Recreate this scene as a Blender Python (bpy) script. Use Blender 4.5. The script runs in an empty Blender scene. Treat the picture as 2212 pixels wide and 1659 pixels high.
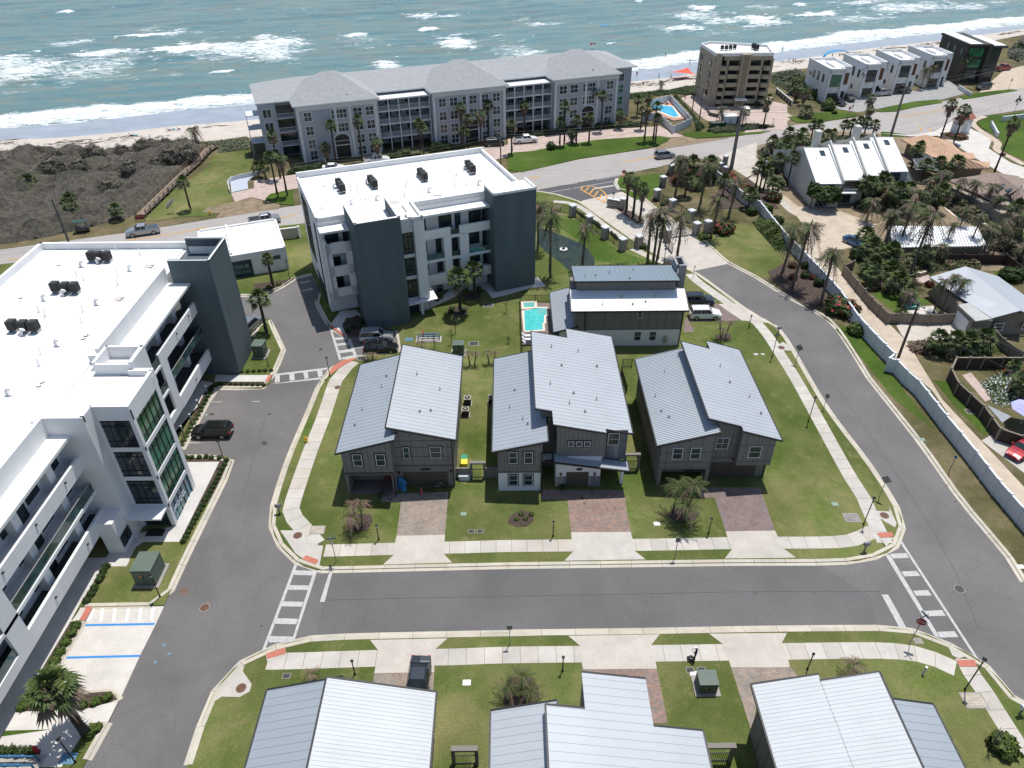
import bpy, bmesh, math, random
from mathutils import Vector, Matrix, noise
R_ = math.radians
sc = bpy.context.scene
# ---------------------------------------------------------------- camera, world, sun
CX, CY, FP, H = 1106., 829.5, 1563., 56.
Dn = Vector((14, 2120.5, FP)).normalized()
Aw = Vector((-16, -1151.5, FP)).normalized(); Aw = (Aw - Dn * Aw.dot(Dn)).normalized()
Zu = -Dn; Xr = Aw.cross(Zu)
RM = Matrix((Xr, Aw, Zu))                    # photo-camera axes -> world axes
cam = bpy.data.cameras.new('camera'); co = bpy.data.objects.new('camera', cam)
sc.collection.objects.link(co); sc.camera = co
rt, up, bk = RM @ Vector((1, 0, 0)), RM @ Vector((0, -1, 0)), RM @ Vector((0, 0, -1))
co.matrix_world = Matrix(((rt.x, up.x, bk.x, 0), (rt.y, up.y, bk.y, 0), (rt.z, up.z, bk.z, H), (0, 0, 0, 1)))
cam.sensor_width = 36; cam.lens = FP / 2212 * 36; cam.clip_start = 1; cam.clip_end = 9000
w = bpy.data.worlds.new('World'); sc.world = w; w.use_nodes = True
nt = w.node_tree; sky = nt.nodes.new('ShaderNodeTexSky'); sky.sky_type = 'NISHITA'; sky.sun_disc = False
SEL, SAZ = R_(73), math.atan2(.46, .89)
sky.sun_elevation = SEL; sky.sun_rotation = SAZ; sky.air_density = 1; sky.dust_density = .8
nt.links.new(sky.outputs[0], nt.nodes['Background'].inputs[0]); nt.nodes['Background'].inputs[1].default_value = .11
sl = bpy.data.lights.new('sun', 'SUN'); sl.energy = 4.0; sl.angle = R_(.53); sl.color = (1, .965, .91)
so = bpy.data.objects.new('sun', sl); sc.collection.objects.link(so)
sd = Vector((math.sin(SAZ) * math.cos(SEL), math.cos(SAZ) * math.cos(SEL), math.sin(SEL)))
so.rotation_euler = sd.to_track_quat('Z', 'Y').to_euler()
sc.view_settings.view_transform = 'Standard'; sc.view_settings.look = 'None'
sc.view_settings.exposure = .2; sc.view_settings.gamma = 1
sc.cycles.max_bounces = 6; sc.cycles.transparent_max_bounces = 12
sc.cycles.caustics_reflective = False; sc.cycles.caustics_refractive = False
# ---------------------------------------------------------------- photo tracing: crop pixel -> point on a level surface
OX = (0, 548.6, 1097.2, 1608.5); OY = (0, 411.5, 822.9, 1206.4); SS = .27282
def Pf(u, v, z=0.):
    d = RM @ Vector((u - CX, v - CY, FP)); t = (z - H) / d.z
    return Vector((d.x * t, d.y * t, z))
def q(c, u, v, z=0.): return Pf(OX[int(c[0])] + u * SS, OY[int(c[1])] + v * SS, z)
def pp(s, z=0.):
    """'12 500,1500 940,1492 22 0,1465 w -60,10' -> list of points (w = world coordinates)"""
    L = []; c = None
    for t in s.split():
        if ',' in t: L.append((c, *map(float, t.split(','))))
        else: c = t
    def bad(a, b):      # a lies in the strip that crop b repeats
        if 'w' in (a[0], b[0]) or a[0] == b[0]: return False
        dc, dr = int(b[0][0]) - int(a[0][0]), int(b[0][1]) - int(a[0][1])
        if dc == 1 and dr == 0: return a[1] > (1860 if a[0][0] == '2' else 1990) and b[1] < 330
        if dr == 1 and dc == 0: return a[2] > (1400 if a[0][1] == '2' else 1500) and b[2] < 200
        return False
    n = len(L); keep = [p for i, p in enumerate(L) if not ((i + 1 < n and bad(p, L[i + 1])) or (i and bad(p, L[i - 1])))]
    return [Vector((u, v, z)) if c == 'w' else q(c, u, v, z) for c, u, v in keep]
# ---------------------------------------------------------------- mesh builder
class MB:
    def __init__(s, M=None): s.v = []; s.f = []; s.m = []; s.k = 0; s.M = M
    def add(s, vs, fs, k=None):
        b = len(s.v); s.v += [(s.M @ Vector(p)) if s.M else Vector(p) for p in vs]
        for f in fs: s.f.append([b + i for i in f]); s.m.append(s.k if k is None else k)
        return s
    def box(s, x0, x1, y0, y1, z0, z1, k=None):
        if x1 < x0: x0, x1 = x1, x0
        if y1 < y0: y0, y1 = y1, y0
        if z1 < z0: z0, z1 = z1, z0
        return s.add([(x0, y0, z0), (x1, y0, z0), (x1, y1, z0), (x0, y1, z0), (x0, y0, z1), (x1, y0, z1), (x1, y1, z1), (x0, y1, z1)],
              [(3, 2, 1, 0), (4, 5, 6, 7), (0, 1, 5, 4), (1, 2, 6, 5), (2, 3, 7, 6), (3, 0, 4, 7)], k)
    def prism(s, poly, z0, z1, k=None, k2=None):
        p = [Vector((a[0], a[1], 0)) for a in poly]
        ar = sum(p[i].x * p[(i + 1) % len(p)].y - p[(i + 1) % len(p)].x * p[i].y for i in range(len(p)))
        if ar < 0: p.reverse()
        n = len(p)
        s.add([(a.x, a.y, z0) for a in p] + [(a.x, a.y, z1) for a in p], [tuple(range(2 * n - 1, n - 1, -1))[::-1]], k)
        b = len(s.v) - 2 * n
        for i in range(n): s.f.append([b + i, b + (i + 1) % n, b + n + (i + 1) % n, b + n + i]); s.m.append((s.k if k is None else k) if k2 is None else k2)
        return s
    def poly(s, pts, k=None): return s.add(pts, [tuple(range(len(pts)))], k)
    def slab(s, pts, t, k=None, dirn=(0, 0, -1)):
        """solid plate: polygon pts (top) thickened along dirn"""
        n = len(pts); d = Vector(dirn) * t; a = [Vector(p) for p in pts]
        nn = Vector((0, 0, 0))
        for i in range(n): nn += a[i].cross(a[(i + 1) % n])
        if nn.dot(-d) < 0: a.reverse()
        fs = [tuple(range(n)), tuple(range(2 * n - 1, n - 1, -1))] + [(i, n + i, n + (i + 1) % n, (i + 1) % n) for i in range(n)]
        return s.add(a + [p + d for p in a], fs, k)
    def tube(s, path, r, n=8, k=None, cap=True):
        path = [Vector(p) for p in path]; m = len(path)
        rs = r if isinstance(r, (list, tuple)) else [r] * m
        vs = []; fs = []
        for i, p in enumerate(path):
            t = (path[min(i + 1, m - 1)] - path[max(i - 1, 0)]).normalized()
            a = Vector((1, 0, 0)) if abs(t.z) > .9 else Vector((0, 0, 1))
            e1 = t.cross(a).normalized(); e2 = t.cross(e1)
            for j in range(n):
                g = 2 * math.pi * j / n; vs.append(p + (e1 * math.cos(g) + e2 * math.sin(g)) * rs[i])
        for i in range(m - 1):
            for j in range(n): fs.append((i * n + j, i * n + (j + 1) % n, (i + 1) * n + (j + 1) % n, (i + 1) * n + j))
        if cap: fs += [tuple(range(n))[::-1], tuple(range((m - 1) * n, m * n))]
        return s.add(vs, fs, k)
    def cyl(s, x, y, z0, z1, r, n=12, k=None, r2=None): return s.tube([(x, y, z0), (x, y, z1)], [r, r if r2 is None else r2], n, k)
    def ball(s, c, r, n=8, k=None, sq=(1, 1, 1)):
        vs = []; fs = []; m = n // 2
        for i in range(1, m):
            th = math.pi * i / m
            for j in range(n):
                ph = 2 * math.pi * j / n
                vs.append((c[0] + r * sq[0] * math.sin(th) * math.cos(ph), c[1] + r * sq[1] * math.sin(th) * math.sin(ph), c[2] + r * sq[2] * math.cos(th)))
        t = len(vs); vs += [(c[0], c[1], c[2] + r * sq[2]), (c[0], c[1], c[2] - r * sq[2])]
        for i in range(m - 2):
            for j in range(n): fs.append((i * n + j, (i + 1) * n + j, (i + 1) * n + (j + 1) % n, i * n + (j + 1) % n))
        for j in range(n): fs += [(t, j, (j + 1) % n), (t + 1, (m - 2) * n + (j + 1) % n, (m - 2) * n + j)]
        return s.add(vs, fs, k)
    def mesh(s, name, mats, smooth=False):
        me = bpy.data.meshes.new(name); me.from_pydata([tuple(v) for v in s.v], [], s.f)
        for m in (mats if isinstance(mats, (list, tuple)) else [mats]): me.materials.append(m)
        if any(s.m): me.polygons.foreach_set('material_index', s.m)
        if smooth: me.polygons.foreach_set('use_smooth', [True] * len(me.polygons))
        me.update(); return me
def link(name, me, parent=None, loc=None, rz=0, sc_=None):
    o = bpy.data.objects.new(name, me); sc.collection.objects.link(o)
    if parent: o.parent = parent
    if loc is not None: o.location = loc
    if rz: o.rotation_euler.z = rz
    if sc_ is not None: o.scale = (sc_,) * 3 if isinstance(sc_, (int, float)) else sc_
    return o
def tag(o, label=None, cat=None, group=None, kind=None):
    if label: o['label'] = label
    if cat: o['category'] = cat
    if group: o['group'] = group
    if kind: o['kind'] = kind
    return o
def part(name, mb, mat, parent, label=None, smooth=False, **k):
    o = link(name, mb.mesh(name, mat, smooth), parent, **k)
    if label: o['label'] = label
    return o
def struct(name, mb, mat): return tag(link(name, mb.mesh(name, mat)), kind='structure')
def thing(name, label, cat, loc=(0, 0, 0), rz=0, group=None): return tag(link(name, None, None, loc, rz), label, cat, group)
def copy_tree(o, parent=None):
    c = o.copy(); sc.collection.objects.link(c); c.parent = parent
    for ch in o.children: copy_tree(ch, c)
    return c
_used = set()
def inst(proto, loc, rz=0, s=1, label=None, group=None):
    o = proto if proto.name not in _used else copy_tree(proto); _used.add(proto.name); _used.add(o.name)
    o.location = loc; o.rotation_euler.z = rz; o.scale = (s,) * 3 if isinstance(s, (int, float)) else s
    if label: o['label'] = label
    if group: o['group'] = group
    return o
# ---------------------------------------------------------------- materials
_M = {}
def N(t, ty, **k):
    n = t.nodes.new(ty)
    for a, b in k.items():
        if a.startswith('i_'): n.inputs[a[2:].replace('_', ' ')].default_value = b
        else: setattr(n, a, b)
    return n
def ramp(t, fac, stops):
    r = N(t, 'ShaderNodeValToRGB'); e = r.color_ramp.elements
    while len(e) < len(stops): e.new(.5)
    for i, (p, c) in enumerate(stops): e[i].position = p; e[i].color = (*c[:3], 1) if not isinstance(c, (int, float)) else (c, c, c, 1)
    t.links.new(fac, r.inputs[0]); return r.outputs[0]
def mix(t, f, a, b, bt='MIX'):
    m = N(t, 'ShaderNodeMix', data_type='RGBA', blend_type=bt)
    for s, x in ((0, f), (6, a), (7, b)):
        if isinstance(x, (int, float)): m.inputs[s].default_value = x
        elif isinstance(x, tuple): m.inputs[s].default_value = (*x[:3], 1)
        else: t.links.new(x, m.inputs[s])
    return m.outputs[2]
def nz(t, sc_, det=3, vec=None, rough=.6, dist=0):
    n = N(t, 'ShaderNodeTexNoise', i_Scale=sc_, i_Detail=det, i_Roughness=rough, i_Distortion=dist)
    t.links.new(vec if vec is not None else N(t, 'ShaderNodeTexCoord').outputs['Object'], n.inputs['Vector']); return n.outputs['Fac']
def math_(t, op, a, b=0.):
    m = N(t, 'ShaderNodeMath', operation=op)
    for i, x in enumerate((a, b)):
        if isinstance(x, (int, float)): m.inputs[i].default_value = x
        else: t.links.new(x, m.inputs[i])
    return m.outputs[0]
def begin(name):
    m = bpy.data.materials.new(name); m.use_nodes = True; t = m.node_tree
    return m, t, t.nodes['Principled BSDF']
def bump(t, b, h, st=.3, d=.02):
    n = N(t, 'ShaderNodeBump', i_Strength=st, i_Distance=d); t.links.new(h, n.inputs['Height']); t.links.new(n.outputs[0], b.inputs['Normal'])
def plain(name, c, rough=.7, var=.12, scale=2., metal=0., bmp=0., fine=0., spec=.4, c2=None, streak=False):
    if name in _M: return _M[name]
    m, t, b = begin(name)
    lo = tuple(x * (1 - var) for x in c); hi = tuple(min(1, x * (1 + var)) for x in (c2 or c))
    vec = None
    if streak:
        mp = N(t, 'ShaderNodeMapping'); mp.inputs['Scale'].default_value = (1, 1, .18)
        t.links.new(N(t, 'ShaderNodeTexCoord').outputs['Object'], mp.inputs[0]); vec = mp.outputs[0]
    col = ramp(t, nz(t, scale, 4, vec), [(.3, lo), (.7, hi)])
    if fine: col = mix(t, 1., col, ramp(t, nz(t, 28, 2), [(.3, (1 - fine,) * 3), (.7, (1, 1, 1))]), 'MULTIPLY')
    t.links.new(col, b.inputs['Base Color']); b.inputs['Roughness'].default_value = rough; b.inputs['Metallic'].default_value = metal
    b.inputs['Specular IOR Level'].default_value = spec
    if bmp: bump(t, b, nz(t, scale * 6, 3), .5, bmp)
    _M[name] = m; return m
def glass(name, c=(.02, .03, .035), rough=.08):
    if name in _M: return _M[name]
    m, t, b = begin(name)
    t.links.new(ramp(t, nz(t, .45, 2), [(.4, c), (.62, tuple(x * 2.2 + .004 for x in c))]), b.inputs['Base Color'])
    b.inputs['Roughness'].default_value = rough; b.inputs['Specular IOR Level'].default_value = .6
    _M[name] = m; return m
def grass_mat(name, g1, g2, dry, amt=.5, big=.045):
    m, t, b = begin(name)
    c = ramp(t, nz(t, 1.3, 5), [(.3, g1), (.7, g2)])
    f = ramp(t, nz(t, big * 3, 6, None, .65, .6), [(.5 - amt * .22, 0.), (.66, 1.)])
    c = mix(t, math_(t, 'MULTIPLY', f, amt), c, dry)
    c = mix(t, ramp(t, nz(t, big * 1.6, 4), [(.36, 0.), (.6, .75)]), c, tuple(x * .68 for x in g1))
    c = mix(t, ramp(t, nz(t, .5, 6, None, .7), [(.55, 0.), (.72, .6 * amt)]), c, tuple(x * 1.05 for x in dry))
    c = mix(t, 1., c, ramp(t, nz(t, 7.5, 3), [(.25, (.62, .62, .62)), (.7, (1.12, 1.12, 1.12))]), 'MULTIPLY')
    t.links.new(c, b.inputs['Base Color']); b.inputs['Roughness'].default_value = .9; b.inputs['Specular IOR Level'].default_value = .1
    bump(t, b, nz(t, 9, 3), .6, .06); _M[name] = m; return m
GR = grass_mat('lawn_grass', (.082, .13, .024), (.14, .195, .045), (.26, .225, .105), .9)
GR2 = grass_mat('watered_lawn_grass', (.06, .115, .016), (.095, .165, .026), (.15, .16, .055), .4)
GR3 = grass_mat('dry_verge_grass', (.1, .105, .038), (.15, .145, .058), (.24, .18, .12), .95, .09)
def asphalt(name, c, var=.12):
    m, t, b = begin(name)
    col = ramp(t, nz(t, .12, 5, None, .6, .4), [(.3, tuple(x * (1 - var) for x in c)), (.7, tuple(x * (1 + var) for x in c))])
    col = mix(t, 1., col, ramp(t, nz(t, 14, 4, None, .8), [(.3, (.72,) * 3), (.7, (1.18,) * 3)]), 'MULTIPLY')
    v = N(t, 'ShaderNodeTexVoronoi', i_Scale=.22, feature='DISTANCE_TO_EDGE'); 
    d = N(t, 'ShaderNodeTexCoord'); wv = N(t, 'ShaderNodeVectorMath', operation='ADD'); nn = N(t, 'ShaderNodeTexNoise', i_Scale=.8, i_Detail=4)
    t.links.new(d.outputs['Object'], nn.inputs['Vector']); t.links.new(d.outputs['Object'], wv.inputs[0]); t.links.new(nn.outputs['Color'], wv.inputs[1]); t.links.new(wv.outputs[0], v.inputs['Vector'])
    col = mix(t, ramp(t, v.outputs['Distance'], [(0, .28), (.006, 0.)]), col, tuple(x * .5 for x in c))
    col = mix(t, ramp(t, nz(t, .9, 2, None, .4), [(.70, 0.), (.78, .35)]), col, tuple(x * .55 for x in c))
    t.links.new(col, b.inputs['Base Color']); b.inputs['Roughness'].default_value = .85; b.inputs['Specular IOR Level'].default_value = .25
    bump(t, b, nz(t, 30, 2), .3, .01); return m
ASP = asphalt('aged_asphalt', (.152, .145, .141), .17); ASP2 = asphalt('newer_dark_asphalt', (.105, .105, .11)); ASP3 = asphalt('resurfaced_asphalt', (.135, .13, .128), .15); HWY = asphalt('worn_highway_surface', (.37, .345, .325), .07)
def concrete(name, c, dirt=.35):
    m, t, b = begin(name)
    a = N(t, 'ShaderNodeAttribute', attribute_name='tint')
    col = ramp(t, nz(t, .5, 6, None, .65), [(.3, tuple(x * .86 for x in c)), (.68, tuple(min(1, x * 1.07) for x in c))])
    col = mix(t, 1., col, ramp(t, nz(t, 9, 4), [(.3, (.9,) * 3), (.65, (1.03,) * 3)]), 'MULTIPLY')
    col = mix(t, ramp(t, nz(t, .33, 7, None, .72, 1.), [(.56, 0.), (.75, dirt)]), col, (.3, .26, .2))
    col = mix(t, .35, col, a.outputs['Color'], 'OVERLAY')
    t.links.new(col, b.inputs['Base Color']); b.inputs['Roughness'].default_value = .85; b.inputs['Specular IOR Level'].default_value = .25; return m
CON = concrete('sidewalk_concrete', (.5, .465, .415)); CONW = concrete('pale_new_concrete', (.58, .555, .52), .25); CURB = concrete('kerb_concrete', (.5, .46, .38), .5)
def brickmat(name, cs, mort, s=1., bw=.28, bh=.16):
    m, t, b = begin(name)
    mp = N(t, 'ShaderNodeMapping'); mp.inputs['Scale'].default_value = (s, s, s)
    t.links.new(N(t, 'ShaderNodeTexCoord').outputs['Object'], mp.inputs[0])
    k = N(t, 'ShaderNodeTexBrick', i_Scale=1., offset=.5); k.inputs['Brick Width'].default_value = bw; k.inputs['Row Height'].default_value = bh
    k.inputs['Mortar Size'].default_value = .012; k.inputs['Color1'].default_value = (0, 0, 0, 1); k.inputs['Color2'].default_value = (1, 1, 1, 1); k.inputs['Mortar'].default_value = (.5, .5, .5, 1)
    t.links.new(mp.outputs[0], k.inputs['Vector'])
    col = ramp(t, k.outputs['Color'], [(i / (len(cs) - 1), c) for i, c in enumerate(cs)])
    col = mix(t, k.outputs['Fac'], col, mort)
    col = mix(t, 1., col, ramp(t, nz(t, .7, 4), [(.3, (.82,) * 3), (.7, (1.12,) * 3)]), 'MULTIPLY')
    t.links.new(col, b.inputs['Base Color']); b.inputs['Roughness'].default_value = .85; bump(t, b, k.outputs['Fac'], .4, -.01); return m
PAV = brickmat('tan_grey_pavers', [(.25, .19, .15), (.32, .25, .19), (.2, .19, .18), (.36, .27, .2)], (.22, .19, .16))
PAV2 = brickmat('red_grey_pavers', [(.27, .15, .11), (.18, .15, .14), (.33, .2, .15), (.21, .18, .17)], (.2, .16, .13))
PAV3 = brickmat('mauve_pavers', [(.16, .115, .11), (.23, .17, .155), (.19, .14, .13), (.2, .16, .15)], (.15, .12, .11))
PAVP = brickmat('pink_pavers', [(.46, .35, .3), (.52, .42, .37), (.42, .32, .28), (.5, .4, .33)], (.42, .34, .3), .7)
PAVG = brickmat('grey_pavers', [(.3, .29, .28), (.36, .35, .34), (.27, .27, .27)], (.26, .26, .26), .8)
ROOFW = brickmat('white_roof_membrane', [(.78, .78, .77), (.8, .8, .79), (.81, .81, .8)], (.6, .6, .59), 1., 9., 2.4)
STONE = brickmat('stacked_stone', [(.28, .27, .27), (.13, .13, .15), (.36, .33, .3), (.2, .2, .22)], (.12, .12, .12), 1., .5, .14)
MULCH = plain('mulch_bed', (.085, .06, .048), .95, .45, 3, fine=.4, bmp=.04)
REDP = plain('red_tactile_surface', (.47, .16, .11), .8, .12, 3, fine=.1)
WHP = plain('white_road_paint', (.52, .51, .49), .75, .16, 2.5, fine=.3); YEP = plain('yellow_road_paint', (.62, .33, .06), .7, .15, 4, fine=.2); BLP = plain('blue_road_paint', (.03, .22, .55), .7, .1, 4)
SAND = plain('beach_sand', (.52, .47, .41), .95, .1, .35, fine=.06); WSAND = plain('wet_sand', (.3, .33, .38), .3, .12, .2)
SANDP = plain('sandy_track', (.5, .42, .33), .95, .14, .5, fine=.12)
DIRT = plain('bare_sandy_earth', (.26, .2, .13), .95, .3, .6, fine=.25)
WHITE = plain('white_stucco', (.74, .74, .735), .8, .04, .7, streak=True)
TEAL = plain('dark_teal_stucco', (.1, .13, .14), .85, .13, .5, fine=.08, streak=True); DKT = plain('black_trim', (.02, .021, .022), .5, .1, 3)
CHAR = plain('charcoal_siding', (.215, .2, .182), .8, .07, .9); TAUPE = plain('taupe_stucco', (.2, .185, .165), .85, .06, .9); GARD = plain('brown_garage_door', (.085, .07, .055), .6, .06, 1)
LGW = plain('light_grey_stucco', (.36, .39, .43), .85, .06, .8); BRZ = plain('bronze_metal', (.05, .045, .04), .5, .1, 3)
GLS = glass('dark_window_glass'); GLG = glass('green_tinted_glass', (.015, .1, .055), .05); GLB = glass('blue_glass', (.012, .1, .15), .2)
BARK = plain('palm_bark', (.13, .105, .08), .95, .3, 3, bmp=.03); DBARK = plain('dark_bark', (.05, .042, .035), .95, .3, 4)
STEEL = plain('galvanised_steel', (.4, .41, .42), .45, .1, 2, metal=.6); BLK = plain('black_powder_coat', (.015, .015, .016), .5, .1, 4); WOOD = plain('weathered_wood', (.2, .16, .12), .9, .25, 2, streak=True)
def leafm(name, a, b_, c=None):
    m, t, b = begin(name)
    oi = N(t, 'ShaderNodeObjectInfo')
    col = ramp(t, nz(t, 1.6, 3), [(.3, a), (.7, b_)])
    if c: col = mix(t, ramp(t, nz(t, .9, 3), [(.52, 0.), (.62, 1.)]), col, c)
    col = mix(t, math_(t, 'MULTIPLY', oi.outputs['Random'], .3), col, (a[0] * 1.3, a[1] * .9, a[2]))
    t.links.new(col, b.inputs['Base Color']); b.inputs['Roughness'].default_value = .6; b.inputs['Specular IOR Level'].default_value = .25; _M[name] = m; return m
LF = leafm('green_leaf', (.04, .075, .016), (.085, .135, .028)); LFD = leafm('dark_leaf', (.024, .048, .014), (.055, .09, .022)); LFY = leafm('yellow_green_leaf', (.07, .11, .015), (.13, .16, .03))
LPM = leafm('palm_frond_green', (.05, .08, .022), (.105, .14, .042)); LDRY = leafm('dry_palm_frond', (.13, .09, .06), (.27, .21, .155)); LGREY = leafm('wind_burnt_frond', (.1, .08, .06), (.2, .17, .13), (.05, .065, .025))
FLR = plain('red_blossom', (.4, .03, .05), .7, .2, 4); LRED = leafm('red_leaf', (.09, .02, .015), (.16, .04, .03))
# ---------------------------------------------------------------- ground, water
def island(name, s, mat=None, z=.12, z0=-.3, k2=None):
    mb = MB().prism(pp(s), z0, z); return struct(name, mb, mat or GR)
def sheet(name, s, z, mat): 
    p = pp(s); p = [(a.x, a.y, z) for a in p]
    ar = sum(p[i][0] * p[(i + 1) % len(p)][1] - p[(i + 1) % len(p)][0] * p[i][1] for i in range(len(p)))
    if ar < 0: p.reverse()
    return tinted(struct(name, MB().poly(p), mat), .48, .52)
def multi(name, ss, z, mat, dz=.003):
    mb = MB()
    for i_, s in enumerate(ss):
        p = [(a.x, a.y, z + i_ * dz) for a in pp(s)]
        ar = sum(p[i][0] * p[(i + 1) % len(p)][1] - p[(i + 1) % len(p)][0] * p[i][1] for i in range(len(p)))
        if ar < 0: p.reverse()
        mb.poly(p)
    return tinted(struct(name, mb, mat), .46, .54)
def smooth(pts, n=4):
    out = []
    for i in range(len(pts) - 1):
        p0, p1, p2, p3 = pts[max(i - 1, 0)], pts[i], pts[i + 1], pts[min(i + 2, len(pts) - 1)]
        for j in range(n):
            t = j / n
            out.append(.5 * ((2 * p1) + (p2 - p0) * t + (2 * p0 - 5 * p1 + 4 * p2 - p3) * t * t + (3 * p1 - p0 - 3 * p2 + p3) * t ** 3))
    return out + [pts[-1]]
def resample(pts, step):
    out = [pts[0]]; acc = 0.
    for a, b in zip(pts, pts[1:]):
        L = (b - a).length
        while acc + L >= step:
            t = (step - acc) / L; a = a + (b - a) * t; out.append(a); L = (b - a).length; acc = 0.
        acc += L
    if acc > step * .3: out.append(pts[-1])
    return out
def norms(pts):
    o = []
    for i in range(len(pts)):
        t = pts[min(i + 1, len(pts) - 1)] - pts[max(i - 1, 0)]; t.z = 0; t.normalize(); o.append(Vector((-t.y, t.x, 0)))
    return o
def tinted(o, mn=.4, mx=.62):
    a = o.data.color_attributes.new('tint', 'FLOAT_COLOR', 'CORNER'); rnd = random.Random(len(o.data.polygons))
    for p in o.data.polygons:
        g = rnd.uniform(mn, mx); h = rnd.uniform(-.03, .03)
        for li in p.loop_indices: a.data[li].color = (g + h, g, g - h, 1)
    return o
def ribbon(name, s, w_, z, mat, slab=0, gap=.03, sm=3, link_=True):
    pts = smooth(pp(s), sm); mb = MB()
    pts = resample(pts, slab or 2.)
    ns = norms(pts)
    for i in range(len(pts) - 1):
        a, b = pts[i], pts[i + 1]; t = (b - a).normalized() * (gap / 2 if slab else 0)
        mb.poly([(p.x, p.y, z) for p in (a + t - ns[i] * w_ / 2, b - t - ns[i + 1] * w_ / 2, b - t + ns[i + 1] * w_ / 2, a + t + ns[i] * w_ / 2)])
    o = struct(name, mb, mat)
    return tinted(o)
def kerb(s, side=1, sm=4):
    """gutter and kerb ribbon; side=+1: the raised side lies to the left of the path"""
    pts = resample(smooth(pp(s), sm), 3.); ns = norms(pts); mb = MB()
    prof = ((-.36, .026), (-.02, .045), (.0, .14), (.36, .145), (.37, .1))
    for i in range(len(pts) - 1):
        for (a, za), (b, zb) in zip(prof, prof[1:]):
            v = [(pts[i], ns[i], a, za), (pts[i + 1], ns[i + 1], a, za), (pts[i + 1], ns[i + 1], b, zb), (pts[i], ns[i], b, zb)]
            P = [tuple((p + n_ * side * o_)[:2]) + (z,) for p, n_, o_, z in v]
            e = (pts[i + 1] - pts[i]).normalized() * .015
            P = [(P[0][0] + e.x, P[0][1] + e.y, P[0][2]), (P[1][0] - e.x, P[1][1] - e.y, P[1][2]), (P[2][0] - e.x, P[2][1] - e.y, P[2][2]), (P[3][0] + e.x, P[3][1] + e.y, P[3][2])]
            if side < 0: P.reverse()
            mb.poly(P)
    return tinted(struct('kerb', mb, CURB))
# shore lines
veg = pp('w -700,-60 00 0,1200 500,1195 1100,1150 1500,1105 1960,1075 20 920,740 1300,700 1480,672 30 220,560 560,520 1000,440 1400,400 1800,340 2212,262 w 800,560')
wat = pp('w -700,-20 00 0,1035 500,1005 1000,950 1500,890 1960,855 20 930,585 1480,510 30 230,435 500,400 900,350 1300,300 1560,275 2212,205 w 800,600', -1.3)
ZS = -1.3
def rs(pts, n):
    d = [0.]
    for a, b in zip(pts, pts[1:]): d.append(d[-1] + (b - a).length)
    out = []
    for i in range(n + 1):
        t = d[-1] * i / n; k = 0
        while k < len(d) - 2 and d[k + 1] < t: k += 1
        out.append(pts[k].lerp(pts[k + 1], (t - d[k]) / (d[k + 1] - d[k])))
    return out
ve, wa = smooth(veg[1:-1], 4), smooth(wat[1:-1], 4)
ve, wa = [veg[0]] + rs(ve, 60) + [veg[-1]], [wat[0]] + rs(wa, 60) + [wat[-1]]
mb = MB(); mbw = MB()
for i in range(len(ve) - 1):
    A0, A1, B0, B1 = ve[i], ve[i + 1], wa[i], wa[i + 1]
    st = [0, .25, .5, .8, 1, 1.6, 3, 8]; zz = [.12, -.15, -.45, -.75, -1.12, -2., -3.5, -6.]
    for j in range(7):
        f = lambda A, B, t, z: tuple((A + (B - A) * t)[:2]) + (z,)
        pts = [f(A0, B0, st[j], zz[j]), f(A1, B1, st[j], zz[j]), f(A1, B1, st[j + 1], zz[j + 1]), f(A0, B0, st[j + 1], zz[j + 1])]
        mb.poly(pts[::-1], 1 if j >= 2 else 0)
o = struct('beach', mb, [SAND, WSAND])
# inland ground: a sheet reaching far behind and beside the camera
gp = [(v.x, v.y, -.02) for v in ve] + [(3000, 1500, -.02), (3000, -3000, -.02), (-3000, -3000, -.02), (-3000, -900, -.02)]
gp.reverse(); struct('ground', MB().poly(gp), GR3)
# berm closing the small step between ground and beach
mb = MB()
for a, b in zip(ve, ve[1:]):
    n_ = Vector((-(b - a).y, (b - a).x, 0)).normalized()
    mb.poly([(*(a - n_ * 1.5)[:2], -.015), (*(b - n_ * 1.5)[:2], -.015), (*b[:2], .13), (*a[:2], .13)])
struct('dune_edge', mb, SAND)
# ---- sea: a displaced grid that follows the shoreline, foam stored per vertex
ud = (wa[-2] - wa[1]); ud.z = 0; ud.normalize(); nd = Vector((-ud.y, ud.x, 0)); o0 = wa[1].copy(); o0.z = 0
shx = [(p - o0).dot(ud) for p in wa]; shy = [(p - o0).dot(nd) for p in wa]
def shore(x):
    for i in range(len(shx) - 1):
        if x <= shx[i + 1]: break
    t = (x - shx[i]) / (shx[i + 1] - shx[i]); return shy[i] + (shy[i + 1] - shy[i]) * t
BL = []   # foam patches: x, d, rx, rd, strength
def blob(c, u, v, ru, rv, s=1.):
    p = q(c, u, v, ZS); a = q(c, u + ru, v, ZS); b = q(c, u, v - rv, ZS); b2 = q(c, u, v + rv, ZS)
    L = p - o0; x = L.dot(ud); rx = (a - p).length; rd = abs((b - b2).dot(nd)) / 2
    BL.append((x, L.dot(nd), rx, max(rd, 1.2), s, (c, u)))
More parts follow.
